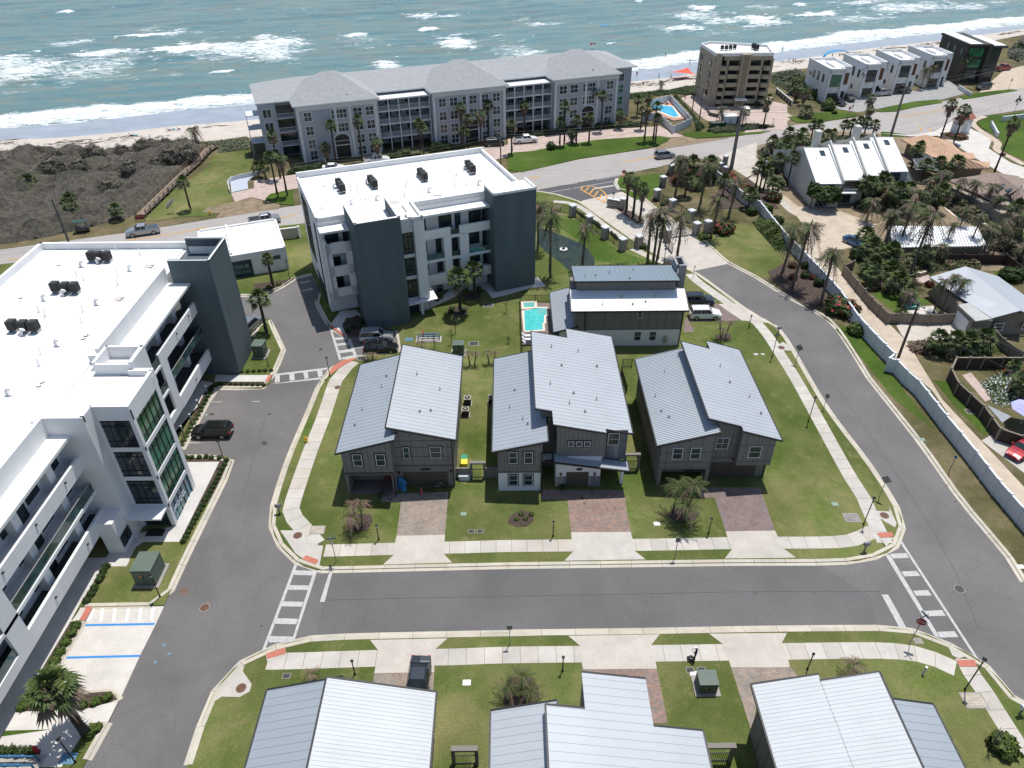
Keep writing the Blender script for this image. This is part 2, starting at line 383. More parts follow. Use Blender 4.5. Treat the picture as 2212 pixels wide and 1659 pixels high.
for l in ('00 520,97,60,7,1 1180,280,260,14,1.1 1350,270,120,30,.7 1150,240,110,22,.5 560,345,150,26,.6 870,420,210,24,1 930,440,360,60,.45 700,540,380,90,.62 200,560,330,90,.78 60,500,200,60,.8 100,455,120,12,.9 1480,385,280,26,1.1 1900,390,420,70,.72 2150,440,160,60,.8 1740,575,80,8,1.1 1370,598,90,20,.5 1560,262,90,12,.5',
          '10 150,350,260,60,.85 180,420,220,50,.75 820,275,110,12,1 900,330,260,50,.42 1380,237,110,12,1.05 1340,130,120,22,.85 1530,130,150,14,.7 1600,345,150,50,.95 1050,520,110,40,.85 1450,90,300,8,.35 2050,400,200,70,.5 2150,150,80,18,.5 900,160,200,12,.3 870,585,220,20,.6 1850,260,200,20,.3',
          '20 1540,68,130,14,1.05 1500,120,240,40,.7 1400,230,180,25,.85 1200,220,140,40,.4 1950,150,200,25,1 2050,180,170,30,.9 1700,170,200,35,.7 2050,60,100,20,.6 120,430,180,60,.6 300,195,170,12,.6 200,200,70,8,.8 1650,260,300,40,.35 1030,18,40,8,.8 90,155,60,10,.5 460,640,1,1,0',
          '30 440,40,60,15,1 130,60,110,20,.6 580,118,200,16,1.05 900,150,300,35,.6 950,20,260,20,.7 1300,60,420,45,.75 1750,60,200,30,.7 100,200,220,12,.7 1050,240,200,14,.45 1800,170,260,12,.3 2000,20,200,10,.6 700,150,200,25,.35'):
    tk = l.split()
    for t in tk[1:]: blob(tk[0], *map(float, t.split(',')))
nx, nyr, st = 400, 230, 1.55
vs = []; fs = []; fo = []
x0 = -190.
for j in range(nyr + 1):
    d = -1.5 + j * st * (1 + j * .0015)
    for i in range(nx + 1):
        x = x0 + i * st * 1.05; y = shore(x) + d; p = o0 + ud * x + nd * y
        w1 = noise.noise(Vector((x / 46, d / 10.5, 0))); w2 = noise.noise(Vector((x / 14, d / 5, 3.))); w3 = noise.noise(Vector((x / 4, d / 2.5, 7.)))
        a = max(0., min(.8, .02 + d * .014))
        z = ZS + .02 + a * (.85 * (1 - abs(w1) * 2.4) * .6 + .35 * w2) + .1 * min(1, max(0, d / 10)) * w3
        # surf zone
        wob = 5 * noise.noise(Vector((x / 30, 5, 0))) + 3 * noise.noise(Vector((x / 9, 9, 0)))
        W = 13 + wob
        f = .0
        if d < W: f = .52 + .42 * d / W if d > 1 else .45
        elif d < W + 7: f = .75 * (1 - (d - W) / 7)
        if W - 4 < d < W + 2: z += .5 * (1 - abs(d - W + 1) / 3)
        X, D = x, y
        for bx, bd, rx, rd, s_, _ in BL:
            ex = (X - bx) / rx
            if -1.3 < ex < 1.3:
                ed = (D - bd) / rd
                if -1.5 < ed < 1.5:
                    e = ex * ex + ed * ed
                    e *= 1 + 1.5 * noise.noise(Vector((x / 7, d / 2.2, 5))) + .8 * noise.noise(Vector((x / 2.5, d / 1.2, 8)))
                    if e < 1.7: f = max(f, s_ * .9 * (1 - e / 1.7) ** .8)
        bk2 = noise.noise(Vector((x / 22, d / 4.2, 11))) * .5 + noise.noise(Vector((x / 60, d / 30, 2))) * .6
        f = max(f, .5 * max(0, bk2)); w5 = noise.noise(Vector((x / 11, d / 2.6, 21)))
        if w5 > .62: f = max(f, (w5 - .62) * 5)
        if f > .6 and d > W: z += .35
        vs.append((p.x, p.y, z)); fo.append(f)
for j in range(nyr):
    for i in range(nx):
        b = j * (nx + 1) + i; fs.append((b, b + 1, b + nx + 2, b + nx + 1))
me = bpy.data.meshes.new('sea'); me.from_pydata(vs, [], fs); me.polygons.foreach_set('use_smooth', [True] * len(fs))
at = me.attributes.new('foam', 'FLOAT', 'POINT'); at.data.foreach_set('value', fo)
m, t, b = begin('sea_water')
A = N(t, 'ShaderNodeAttribute', attribute_name='foam').outputs['Fac']
mp = N(t, 'ShaderNodeMapping'); mp.inputs['Rotation'].default_value = (0, 0, -math.atan2(ud.y, ud.x)); mp.inputs['Scale'].default_value = (.35, 1, 1)
t.links.new(N(t, 'ShaderNodeTexCoord').outputs['Object'], mp.inputs[0]); V = mp.outputs[0]
col = ramp(t, nz(t, .035, 4, V, .6), [(.36, (.085, .185, .19)), (.52, (.115, .215, .2)), (.66, (.16, .215, .17))])
col = mix(t, ramp(t, nz(t, .2, 5, V, .65, .6), [(.46, 0.), (.66, .85)]), col, (.2, .2, .15))
col = mix(t, ramp(t, nz(t, .45, 5, V, .7), [(.35, .55), (.6, 0.)]), col, (.07, .155, .17))
n1 = nz(t, .4, 9, V, .82, 1.6)
n1 = math_(t, 'ADD', math_(t, 'MULTIPLY', math_(t, 'SUBTRACT', n1, .5), 3.4), .5)
ff = ramp(t, math_(t, 'ADD', math_(t, 'SUBTRACT', A, n1), .5), [(.48, 0.), (.74, 1.)])
vo = N(t, 'ShaderNodeTexVoronoi', i_Scale=.55, feature='DISTANCE_TO_EDGE'); t.links.new(V, vo.inputs['Vector'])
lace = math_(t, 'MULTIPLY', ramp(t, vo.outputs['Distance'], [(.02, 1.), (.12, 0.)]), ramp(t, A, [(.25, 0.), (.6, .55)]))
ft = math_(t, 'MAXIMUM', ff, lace)
t.links.new(mix(t, ft, col, (.72, .75, .76)), b.inputs['Base Color'])
t.links.new(ramp(t, ft, [(0, .22), (1, .9)]), b.inputs['Roughness']); b.inputs['Specular IOR Level'].default_value = .4
bump(t, b, nz(t, .9, 6, V, .7), .55, .35)
me.materials.append(m); tag(link('sea', me), kind='structure')
# open sea beyond the modelled waves
mb = MB(); P = lambda x, d: (*(o0 + ud * x + nd * (shore(x) + d))[:2], ZS + .05)
yf = -1.5 + nyr * st * (1 + nyr * .0015) - 2
xa, xb = x0, x0 + nx * st * 1.05
mb.poly([P(xa, yf), P(xb, yf), tuple((o0 + ud * 3500 + nd * 5000)[:2]) + (ZS + .05,), tuple((o0 - ud * 3500 + nd * 5000)[:2]) + (ZS + .05,)])
mb.poly([P(xb, -2), tuple((o0 + ud * 3500 + nd * -100)[:2]) + (ZS + .05,), tuple((o0 + ud * 3500 + nd * 5000)[:2]) + (ZS + .05,), P(xb, yf)])
mb.poly([P(xa, yf), tuple((o0 - ud * 3500 + nd * 5000)[:2]) + (ZS + .05,), tuple((o0 - ud * 3500 + nd * -100)[:2]) + (ZS + .05,), P(xa, -2)])
struct('open_sea', mb, m)
# seaweed line on the beach
m, t, b = begin('seaweed_wrack'); t.links.new(ramp(t, nz(t, 1.2, 5), [(.3, (.03, .02, .015)), (.7, (.1, .07, .05))]), b.inputs['Base Color']); b.inputs['Roughness'].default_value = .95
mb = MB(); rnd = random.Random(4)
for i in range(1, len(ve) - 2):
    for k in range(26):
        t_ = rnd.random(); f = .3 + .1 * noise.noise(Vector((i * .4, 0, 0))) + rnd.gauss(0, .06)
        A_ = ve[i].lerp(ve[i + 1], t_); B_ = wa[i].lerp(wa[i + 1], t_); p = A_.lerp(B_, max(.08, f)); z = .12 - 1.1 * f + .03
        if f > .55 or f < .05: continue
        L = rnd.uniform(.3, 2.2); a = math.atan2(ud.y, ud.x) + rnd.uniform(-.3, .3); c, s_ = math.cos(a), math.sin(a); wd = rnd.uniform(.1, .35)
        if noise.noise(Vector((p.x / 12, p.y / 12, 3))) < -.15: continue
        mb.add([(p.x + c * x_ - s_ * y_, p.y + s_ * x_ + c * y_, z + (.07 if abs(x_) < L * .9 and abs(y_) < .01 else -.06)) for x_, y_ in ((-L, 0), (-L * .4, -wd), (L * .5, -wd * .8), (L, 0), (L * .3, wd), (-L * .5, wd), (0, 0))],
               [(0, 1, 6), (1, 2, 6), (2, 3, 6), (3, 4, 6), (4, 5, 6), (5, 0, 6)])
tag(link('seaweed', mb.mesh('seaweed', m)), kind='stuff', label='dark seaweed line washed up along the pale beach', cat='seaweed')
# ---- highway
HF = '01 0,470 300,428 550,395 1000,335 1290,290 1960,180 2212,140 20 60,1370 560,1260 1100,1180 1470,1133 30 0,1072 240,1010 630,962 890,930 1050,888 1300,850 1560,805 1900,740 2212,695 w 420,420'
HN = '01 0,590 700,500 w -50,119 11 0,305 345,272 20 230,1505 520,1450 850,1395 1280,1300 1650,1245 1770,1335 w 56,150 30 0,1180 380,1080 700,1035 1050,1060 1320,1075 1500,1040 1640,960 1900,915 2212,868 w 420,380'
hf, hn = pp('w -400,40 ' + HF), pp('w -400,15 ' + HN)
mb = MB(); pts = [(p.x, p.y, .01) for p in hn] + [(p.x, p.y, .01) for p in hf[::-1]]; mb.poly(pts); struct('highway', mb, HWY)
multi('turn_lane', ['20 225,1510 500,1455 870,1388 880,1400 845,1450 895,1520 585,1590 330,1530', '20 1090,1375 1280,1322 1360,1320 1300,1345 1100,1390'], .02, ASP2)
def line(s, w_, z=.03, mat=WHP, dash=None, name='road_marking', wob=0):
    mb = MB()
    for s1 in (s if isinstance(s, list) else [s]):
        pts = smooth(pp(s1), 3) if not dash else resample(smooth(pp(s1), 3), .5)
        ns = norms(pts)
        for i in range(len(pts) - 1):
            if dash and (i * .5) % sum(dash) >= dash[0]: continue
            a, b_, n0, n1_ = pts[i], pts[i + 1], ns[i] * w_ / 2, ns[i + 1] * w_ / 2
            mb.poly([(p.x, p.y, z) for p in (a - n0, b_ - n1_, b_ + n1_, a + n0)])
    return struct(name, mb, mat)
line(['01 0,500 300,455 560,410 1000,355 1290,305 1960,200 2212,165', '11 0,175 160,155 345,130', '20 90,1372 560,1270 1100,1195 1290,1165', '20 1440,1140 30 0,1085 600,985', '30 900,945 1300,870 1560,825'], .16)
line(['01 60,552 330,520', '01 1000,395 1280,360 1640,290', '11 190,220 330,195', '20 170,1410 250,1395', '20 910,1285 1180,1240', '30 470,1060 760,1010', '30 1180,930 1730,850'], .35, mat=YEP)
line(['11 0,300 345,265', '20 260,1360 520,1310', '20 230,1500 340,1480', '20 420,1467 550,1450', '20 330,1525 500,1495', '20 515,1492 845,1435', '20 700,1425 890,1390', '20 1020,1350 1270,1310'], .18, .034)
line(['20 680,1495 840,1470'], .6, .034); line(['20 320,1435 760,1350', '20 700,1500 705,1500'], .12, .034, dash=(2, 3.5)); line(['30 1080,1040 1500,955 2212,850'], 1.1, .034, dash=(.5, 1.)); line(['30 620,990 690,985', '30 650,1010 740,1000', '30 880,945 930,950', '30 1840,835 2030,875', '30 2090,745 2212,730'], .5, .034)
line(['20 600,1475 720,1490 820,1595', '20 575,1500 770,1610', '20 600,1475 575,1500', '20 640,1485 610,1515', '20 680,1495 648,1535', '20 715,1512 684,1556', '20 745,1540 720,1578', '20 780,1572 756,1602', '30 1385,1000 1400,1040', '30 1465,1010 1475,1055'], .3, .04, YEP)
# ---- inner asphalt and raised blocks
sheet('asphalt_road', 'w -62,5 62,5 62,24 33 2212,190 32 2040,1335 1700,930 1380,480 1010,15 31 960,1450 720,1080 560,960 330,840 110,700 0,640 21 1900,640 1750,580 1465,640 w 10,80 -10,110 -62,110', .02, ASP)
sheet('entry_drive', '20 585,1590 895,1520 1000,1590 21 960,0 1100,90 1300,240 1480,345 1580,430 1750,580 1465,640 1250,560 960,370 580,100', .024, CON)
island('lawn', 'w -42,22 12 500,1500 400,1470 310,1410 230,1330 165,1230 140,1130 140,1050 180,900 230,740 300,550 440,220 530,0 11 475,1659 530,1530 570,1460 640,1385 710,1345 810,1325 1170,1283 1145,1115 1090,1115 740,1165 595,1080 500,900 490,850 500,830 530,810 460,665 340,690 250,750 130,815 0,838 01 1905,833 1830,560 w -62,104 -90,100 -300,35 01 0,590 700,505 w -50,118 11 0,303 345,270 20 225,1515 330,1530 450,1558 530,1590 585,1635 21 580,100 960,370 1170,505 1300,590 1465,640 1850,920 31 120,1010 230,1060 330,1180 640,1655 32 525,10 640,200 800,420 940,600 1100,830 1190,980 1245,1100 1240,1200 1200,1300 1130,1360 1040,1390 900,1425 600,1440 0,1442 22 2212,1432 0,1467 12 2212,1447 940,1492'.replace('w -42,22 ', ''), GR)
island('front_lawn', 'w -62,10 -62,98 -47,98 01 2000,1165 2060,1055 2110,1018 2150,1040 2190,1150 11 160,1110 235,1265 190,1380 150,1460 130,1530 60,1570 01 2060,1575 1720,1567 1690,1600 02 1660,140 1440,555 1460,600 1790,600 1838,640 1790,760 1330,1650 03 1470,0 1300,375 640,388 610,440 560,505 675,503 440,895 600,1075 885,1057 920,1085 945,1130 860,1300 660,1659 w -36,10', GR)
island('south_lawn', '03 1490,1640 1600,1300 1660,1150 1690,1080 1760,980 1850,880 1960,800 2070,750 13 75,740 245,680 380,650 600,627 1400,607 2212,592 23 0,592 1100,578 2212,565 33 0,563 610,556 1170,555 1310,573 1450,610 1600,680 1740,740 1870,820 2000,945 2160,1130 w 50,25 50,5 -28,5', GR)
island('verge', '33 2212,190 32 2090,1400 2040,1335 1700,930 1380,480 1010,15 31 960,1450 720,1080 560,960 330,840 110,700 0,640 21 1900,640 1750,580 1580,430 1480,345 1300,240 1100,90 1000,0 20 1040,1590 900,1520 850,1450 870,1405 900,1395 1280,1305 1600,1250 1650,1245 1770,1335 w 56,150 88,170 300,230 400,-100 60,-100 60,20', GR3)
island('roadside_lawn', '20 0,1350 110,1365 560,1262 900,1210 1180,1160 1265,1120 1285,1095 1200,1080 1050,1085 700,1110 400,1160 180,1200 0,1215', GR2, .13)
island('roadside_lawn', '20 1380,1060 1460,1045 1800,1060 2080,1038 2000,1060 1500,1098 1400,1080', GR2, .13)
for s in ('30 340,930 400,920 560,940 530,975 400,970', '30 540,905 700,870 880,900 885,920 620,968 560,955', '30 1040,880 1120,850 1350,805 1530,790 1565,815 1350,850 1200,885 1080,890', '30 1700,765 1900,730 2100,710 2160,718 1800,780 1730,790'): island('roadside_lawn', s, GR2, .13)
sheet('roadside_lawn', '01 1200,215 1600,205 1745,180 1700,150 1600,130 1830,90 1850,0 1500,-20 1380,-10', .03, GR); 
sheet('dune_lawn', '00 1220,1659 1320,1560 1640,1330 1700,1220 1960,1190 1990,1300 2050,1350 1800,1410 1830,1520 1850,1600 01 1830,95 1640,140 1600,180 1240,240 1100,240 1130,200', .035, GR)
island('roadside_lawn', '11 90,70 130,30 230,10 300,0 320,120 200,110', GR2, .13)
sheet('ramp_paving', '00 1820,1420 1900,1385 2040,1362 2010,1395 1960,1440 1965,1495 1835,1525', .06, plain('pale_blue_paving', (.42, .46, .52), .8, .05, 1))
# paving in front of the beachfront blocks
multi('paver_drive', ['00 1830,1530 1960,1500 2212,1460 2212,1540 2110,1560 01 2100,80 1990,55 1860,90', '10 0,1430 280,1390 560,1350 1200,1260 1500,1215 1800,1165 2212,1130 2212,1200 1800,1290 900,1400 300,1500 0,1560', '20 0,1095 180,1090 700,1030 1050,1010 1200,1000 1280,1040 1400,1080 1290,1090 1050,1085 700,1110 400,1160 180,1200 0,1215', '20 1370,780 1500,730 1800,750 2080,800 2212,830 2212,1030 2080,1030 1700,1010 1560,950 1500,900', '30 0,800 220,760 240,830 390,930 340,960 240,1010 0,1075'], .05, PAVP)
multi('gravel_apron', ['01 1600,175 1640,140 1830,95 1990,60 2212,110 2212,145 1960,183 1700,225 1750,180', '20 1285,1095 1400,1080 1500,1100 1750,1095 1290,1172 1150,1190'], .045, DIRT)
multi('paver_court', ['30 720,840 860,770 1060,770 1250,740 1420,700 1620,640 1745,740 1560,790 1530,790 1350,805 1120,850 900,890 740,865'], .04, PAVG)
multi('sand_lot', ['30 1960,640 2050,560 2212,520 2212,700 2100,710 1850,740'], .04, SANDP)
K1 = '32 0,1442 600,1440 900,1425 1040,1390 1130,1360 1200,1300 1240,1200 1245,1100 1190,980 1100,830 940,600 800,420 640,200 525,10 31 640,1655 330,1180 230,1060 120,1010'
kerb('22 0,1467 1100,1452 2212,1432 ' + K1, 1)
kerb('22 0,1467 12 2212,1447 940,1492 500,1500 400,1470 310,1410 230,1330 165,1230 140,1130 140,1050 180,900 230,740 300,550 440,220 530,0 11 475,1659 530,1530 570,1460 640,1385 710,1345 810,1325', -1)
kerb('31 120,1010 21 1850,920 1465,640 1300,590 1170,505 960,370 580,100 20 585,1635 530,1590 450,1558 330,1530 225,1515', 1)
kerb('11 810,1325 1170,1283 1145,1115 1090,1115', 1, 1); kerb('11 740,1165 595,1080 500,900 490,850 500,830 530,810', -1, 1); kerb('11 460,665 340,690 250,750 130,815 0,838 01 1905,833', -1, 2)
kerb('01 2000,1165 2060,1055 2110,1018 2150,1040 2190,1150 11 160,1110 235,1265 190,1380 150,1460 130,1530 60,1570 01 2060,1575 1720,1567', -1, 1)
kerb('01 1720,1567 1690,1600 02 1660,140 1440,555', -1, 1); kerb('02 1460,600 1790,600 1838,640 1790,760 1330,1650 03 1470,0 1300,375 640,388', -1, 1)
kerb('03 675,503 440,895', -1, 1); kerb('03 600,1075 885,1057 920,1085 945,1130', -1, 1); kerb('03 860,1300 660,1659', -1, 1)
kerb('03 1490,1640 1600,1300 1660,1150 1690,1080 1760,980 1850,880 1960,800 2070,750 13 75,740 245,680 380,650 600,627 1400,607 2212,592', -1)
kerb('23 0,592 1100,578 2212,565 33 0,563 610,556 1170,555 1310,573 1450,610 1600,680 1740,740 1870,820 2000,945 2160,1130 w 50,25', -1)
kerb('33 2212,190 32 2090,1400 2040,1335 1700,930 1380,480 1010,15 31 960,1450 720,1080 560,960 330,840 110,700 0,640 21 1900,640 1750,580 1580,430 1480,345 1300,240 1100,90 1000,0 20 1040,1590 900,1520 850,1450 870,1405', -1)
# sidewalks
SW = 1.55
ribbon('sidewalk', '12 560,1350 1120,1335 1700,1322 2212,1317 22 0,1313 1100,1303 2212,1290 32 0,1288 700,1283 900,1250 1040,1180', SW, .126, CON, 1.55)
ribbon('sidewalk', '12 500,1300 400,1180 300,1060 310,960 390,720 470,500 560,270 640,20 11 590,1620 660,1500 740,1400 800,1350', 1.75, .127, CON, 1.55)
ribbon('sidewalk', '32 1110,1290 1040,1150 990,1050 935,920 830,760 620,380 410,0 31 460,1640 260,1270 180,1150 90,1045 21 1850,970 1520,740 1440,665', SW, .127, CON, 1.55)
ribbon('sidewalk', '21 1240,575 1100,520 980,460', 1.4, .126, CON, 1.55); ribbon('sidewalk', '21 900,372 760,275 620,165 500,105 360,92', 1.2, .126, CON, 1.55)
ribbon('sidewalk', '13 110,820 400,815 1000,795 1600,785 2212,775 23 0,770 1100,758 2212,745 33 300,742 1100,735 1400,770 1560,830 1690,890', 1.6, .126, CON, 1.55)
ribbon('sidewalk', '33 1730,800 1760,880 1850,990 2000,1230 2212,1570', 1.5, .127, CON, 1.55)
multi('pavement', ['12 210,1190 370,1190 420,1250 520,1310 550,1310 520,1470 440,1450 330,1370', '32 1100,1115 1190,1165 1200,1130 1140,1000 1145,1040 1040,1035 1050,1080 1090,1105', '32 1070,1255 1185,1245 1110,1325 1130,1335', '31 300,1205 345,1230 370,1275 290,1270 250,1240', '03 1940,850 1925,900 1960,950 1995,1000 1980,1060 1900,1105 1760,1100 1700,1140 1690,1100 1760,1000 1850,900', '33 1605,700 1640,775 1690,800 1750,780 1700,745', '13 95,760 250,710 255,765 110,830'], .128, CON)
# driveway aprons and paved drives
multi('driveway', ['12 1130,1233 1513,1225 1510,1285 1505,1378 1570,1445 1022,1461 1107,1386 1118,1290', '22 500,1205 972,1202 985,1257 1000,1350 1090,1420 448,1430 515,1358 505,1262', '22 1722,1198 2112,1192 2135,1240 2170,1333 2212,1358 32 320,1345 405,1405 22 2212,1408 1715,1413 1770,1343 1735,1246',
  '13 955,915 1428,908 1430,850 1440,723 1533,640 920,652 985,733 965,855', '23 595,885 1178,880 1165,815 1135,690 1200,608 478,620 572,700 582,825', '23 1765,870 2212,870 33 355,865 340,800 290,680 333,598 0,600 23 1590,603 1700,685 1745,810'], .134, CON)
multi('paver_driveway', ['12 1165,900 1540,885 1513,1225 1130,1233 1165,965 1010,965 1010,905', '13 925,1180 955,915 1428,908 1410,1180'], .132, PAV)
multi('paver_driveway', ['22 270,870 915,870 972,1202 500,1205 470,945 265,945', '23 590,885 1178,880 1265,1310 600,1310'], .132, PAV2)
multi('paver_driveway', ['22 1540,850 1995,850 2112,1192 1722,1198 1635,930 1500,930', '21 1400,1030 1590,895 1665,905 1840,1035 1430,1045 1480,1125 1390,1130'], .132, PAV3)
multi('paver_driveway', ['23 1765,870 33 355,865 480,1010 110,1020 60,1400 23 1925,1450'], .132, PAV)
multi('driveway', ['21 1660,905 1800,900 2090,1058 1905,1040 1850,1035'], .134, CON)
multi('pavement', ['01 1710,1465 2155,1468 2125,1525 1700,1520', '03 865,70 1005,68 1030,20 850,20', '02 1480,650 1745,645 1690,760 1430,1280 1140,1283 1080,1320 1000,1472 865,1475 830,1440 900,1300 920,1250 1385,1155', '03 130,1220 660,1205 945,1130 860,1300 720,1310 490,1659 -100,1659 0,1420 420,1360 40,1370'], .13, CONW)
sheet('pavement', '03 0,1440 50,1370 420,1360 290,1640 -60,1659', .129, GR2)
multi('pavement', ['02 1660,100 1690,20 1600,0 -100,2400 -350,2400', '03 860,0 630,380 560,510 130,1220 0,1440 -200,1440 -200,700 400,0'], .125, CONW)
multi('parking_slab', ['03 640,390 1300,380 1235,520 1110,770 945,1130 920,1085 885,1057 600,1075 440,895 675,503 560,505'], .03, CONW)
multi('pavement', ['03 555,505 740,395 680,503', '11 600,1075 685,960 810,950 850,1000 730,1015 700,1080 735,1160', '11 1330,900 1400,850 1450,885 1555,785 1650,770 1780,700 1860,735 1925,808 2212,755 21 0,790 235,690 300,765 190,775 0,830 11 2150,815 1890,860 1830,790 1640,800 1590,850 1370,950'], .13, CONW)
multi('mulch_bed', ['02 1700,20 1720,60 1660,140 1440,555 1400,540 1640,60', '02 1460,610 1790,612 1825,640 1780,760 1440,1295 1425,1280 1740,645 1480,645', '01 1720,1520 2120,1520 2060,1568 1720,1560', '11 0,745 240,715 340,690 250,750 130,808 0,835', '03 560,510 640,510 430,890 320,1010 600,1080 885,1060 935,1125 660,1200 140,1220', '03 0,1500 330,1520 320,1590 0,1590', '11 1545,920 1700,930 1690,990 1600,1010 1520,970', '11 1640,830 1800,800 1790,870 1680,885', '11 700,1060 820,990 920,1060 1100,1110 1080,1150 740,1160',
  '12 740,1110 800,1060 930,1065 940,1120 900,1190 800,1200 740,1160', '22 10,1080 100,1030 190,1050 205,1110 150,1160 60,1160 0,1130', '22 1260,1060 1330,1000 1450,1010 1520,1060 1480,1110 1340,1130', '13 1970,1040 2060,950 2212,950 2212,1190 1990,1190', '23 0,950 150,940 240,1020 250,1120 200,1160 0,1180', '21 1640,1150 1760,1140 1770,1190 1650,1190',
  '31 180,650 350,560 470,590 620,720 700,800 600,900 540,960 380,860 250,740', '20 1265,1420 1320,1350 1640,1300 1660,1340 1500,1480 1270,1470', '20 1990,1360 1900,1420 2100,1600 2150,1659 1700,1659 1600,1560', '30 1545,1060 1620,1050 1770,1080 1775,1110 1700,1125 1560,1100'], .134, MULCH)
multi('tactile_paving', ['12 383,1420 415,1388 515,1425 490,1463', '32 1045,1212 1160,1203 1182,1242 1070,1248', '13 98,762 247,712 257,760 110,803', '33 1672,812 1815,810 1835,862 1695,862', '11 597,1080 617,1073 735,1160 712,1163', '11 590,1465 620,1405 700,1355 800,1332 805,1343 720,1385 660,1425 605,1470', '01 2130,1468 2158,1468 2130,1520 2100,1520', '03 690,393 740,393 680,500 632,500', '20 895,1388 925,1385 905,1405'], .165, REDP)
# crosswalks and stop lines
multi('crosswalk', ['13 326,35 350,38 88,725 58,745'], .032, WHP); multi('crosswalk', ['13 474,98 500,105 322,648 298,662'], .032, WHP); multi('crosswalk', ['13 322,95 476,99 464,136 306,132', '13 278,213 438,216 425,252 262,249', '13 228,341 394,345 380,384 210,381', '13 168,474 350,480 335,524 150,520', '13 112,617 312,621 300,663 122,668'], .037, WHP)
multi('crosswalk', ['32 1222,1268 1240,1262 33 1850,795 1825,790'], .034, WHP); multi('crosswalk', ['32 1112,1378 1150,1378 33 1545,628 1505,618'], .034, WHP)
multi('crosswalk', ['32 1150,1370 1278,1365 1300,1403 1172,1408', '33 1240,105 1360,100 1392,140 1262,145', '33 1332,258 1450,252 1482,295 1357,298', '33 1420,418 1562,410 1592,457 1450,460', '33 1520,583 1660,578 1690,625 1550,630'], .038, WHP)
multi('crosswalk', ['11 595,1085 615,1095 695,1340 675,1345', '11 740,1175 765,1175 820,1320 795,1322', '11 160,1455 590,1403 575,1420 165,1470', '11 130,1535 535,1480 530,1497 125,1537'], .034, WHP)
multi('crosswalk', ['11 630,1168 730,1160 742,1178 640,1186', '11 650,1215 750,1205 765,1222 658,1232', '11 672,1270 775,1255 785,1278 678,1290', '11 695,1325 795,1305 805,1320 700,1340', '11 168,1462 205,1458 205,1520 165,1525', '11 278,1450 318,1443 325,1505 285,1510', '11 390,1435 425,1430 433,1490 400,1495', '11 500,1423 540,1418 545,1475 510,1480'], .038, WHP)
multi('stop_line', ['13 597,110 622,110 560,345 522,345', '33 1082,287 1135,287 1282,552 1228,553'], .032, WHP)
line(['11 790,1252 880,1242', '11 1110,1135 1160,1205'], .12, .034); line(['02 1675,167 1760,167', '02 1620,270 1650,268', '02 1485,491 1610,491', '02 1990,165 2060,162'], .12, .034); line(['03 675,530 1225,520', '03 525,787 1108,773'], .22, .036, BLP); line(['03 745,395 700,495', '03 812,395 800,500', '03 912,395 900,500', '03 1018,393 1003,500', '03 1118,393 1103,498', '03 1215,393 1200,495'], .22, .0355, plain('worn_white_paint', (.8, .8, .78), .8, .04, 4))
multi('arrow_marking', ['11 350,733 385,722 400,738', '11 395,725 450,713 448,722 400,735', '11 380,790 430,785 430,795 380,799', '11 430,776 478,778 435,795', '20 1135,1300 1190,1305 1200,1315 1220,1308 1215,1320 1180,1318 1195,1312 1140,1305'], .036, WHP)
# manholes, grates, utility lids
LIDR = plain('rusty_iron_lid', (.13, .06, .035), .7, .3, 4, fine=.2); LIDG = plain('green_plastic_lid', (.28, .38, .31), .7, .1, 3); LIDB = plain('blue_plastic_lid', (.1, .22, .32), .6, .1, 3); LIDW = plain('white_plastic_lid', (.7, .7, .68), .6, .05, 3); GRAT = plain('dark_grate', (.05, .05, .05), .7, .3, 6)
def lid(c, u, v, r, z, mat, lab, cat='manhole cover', name='manhole', sq=False, frame=None):
    p = q(c, u, v); t_ = thing(name, lab, cat, (p.x, p.y, z))
    a = MB(); b_ = MB()
    if sq:
        b_.box(-r * 1.3, r * 1.3, -r, r, 0, .03); part('frame', b_, frame or CON, t_)
        a.box(-r * 1.1, r * 1.1, -r * .8, r * .8, .03, .04)
        for i in range(5): a.box(-r * 1.05, r * 1.05, -r * .7 + i * r * .33, -r * .55 + i * r * .33, .04, .055)
        part('lid', a, mat, t_)
    else:
        b_.cyl(0, 0, 0, .012, r * 1.15, 20); part('frame', b_, CURB, t_); a.cyl(0, 0, .012, .02, r, 20); part('lid', a, mat, t_)
    return t_
sheet('resurfaced_road', '13 545,345 497,620 600,626 1400,606 23 0,591 1100,577 33 0,562 610,555 1050,554 1000,300 560,30 32 0,1448 22 0,1473 12 940,1498 640,1515', .0225, ASP3)
line(['13 560,332 1100,318 23 0,300 900,285 33 0,265 1080,262'], .06, .0265, plain('tar_seam', (.07, .07, .07), .8)); line(['02 2100,300 1900,1000', '32 700,0 1500,1200 33 1850,560'], .04, .0266, plain('tar_seam', (.07, .07, .07), .8))
lid('12', 348, 1230, .42, .13, LIDR, 'rusty round manhole cover in the corner sidewalk by the stop sign')
lid('12', 663, 57, .36, .13, LIDR, 'rusty round manhole cover in the sidewalk beside the left grey house')
lid('32', 1104, 1072, .42, .13, LIDR, 'dark rusty manhole cover in the concrete pad at the right bend')
lid('31', 290, 1250, .42, .13, LIDR, 'round manhole cover in the concrete pad near the warning sign')
lid('03', 1912, 1033, .4, .13, LIDR, 'brown manhole cover in the rounded concrete pad at the lower left corner')
lid('03', 1621, 390, .4, .024, LIDR, 'orange-brown manhole cover in the asphalt beside the lower crosswalk')
lid('11', 530, 1260, .36, .024, GRAT, 'dark manhole cover in the asphalt by the parked silver and black cars')
lid('33', 1700, 243, .42, .024, GRAT, 'faint dark manhole cover in the asphalt right of the ladder crosswalk')
lid('03', 1298, 688, .13, .024, LIDB, 'small blue valve cover in asphalt, upper of three', 'valve cover', 'valve_box')
lid('03', 1340, 757, .13, .024, LIDB, 'small blue valve cover in asphalt, rightmost of three', 'valve cover', 'valve_box')
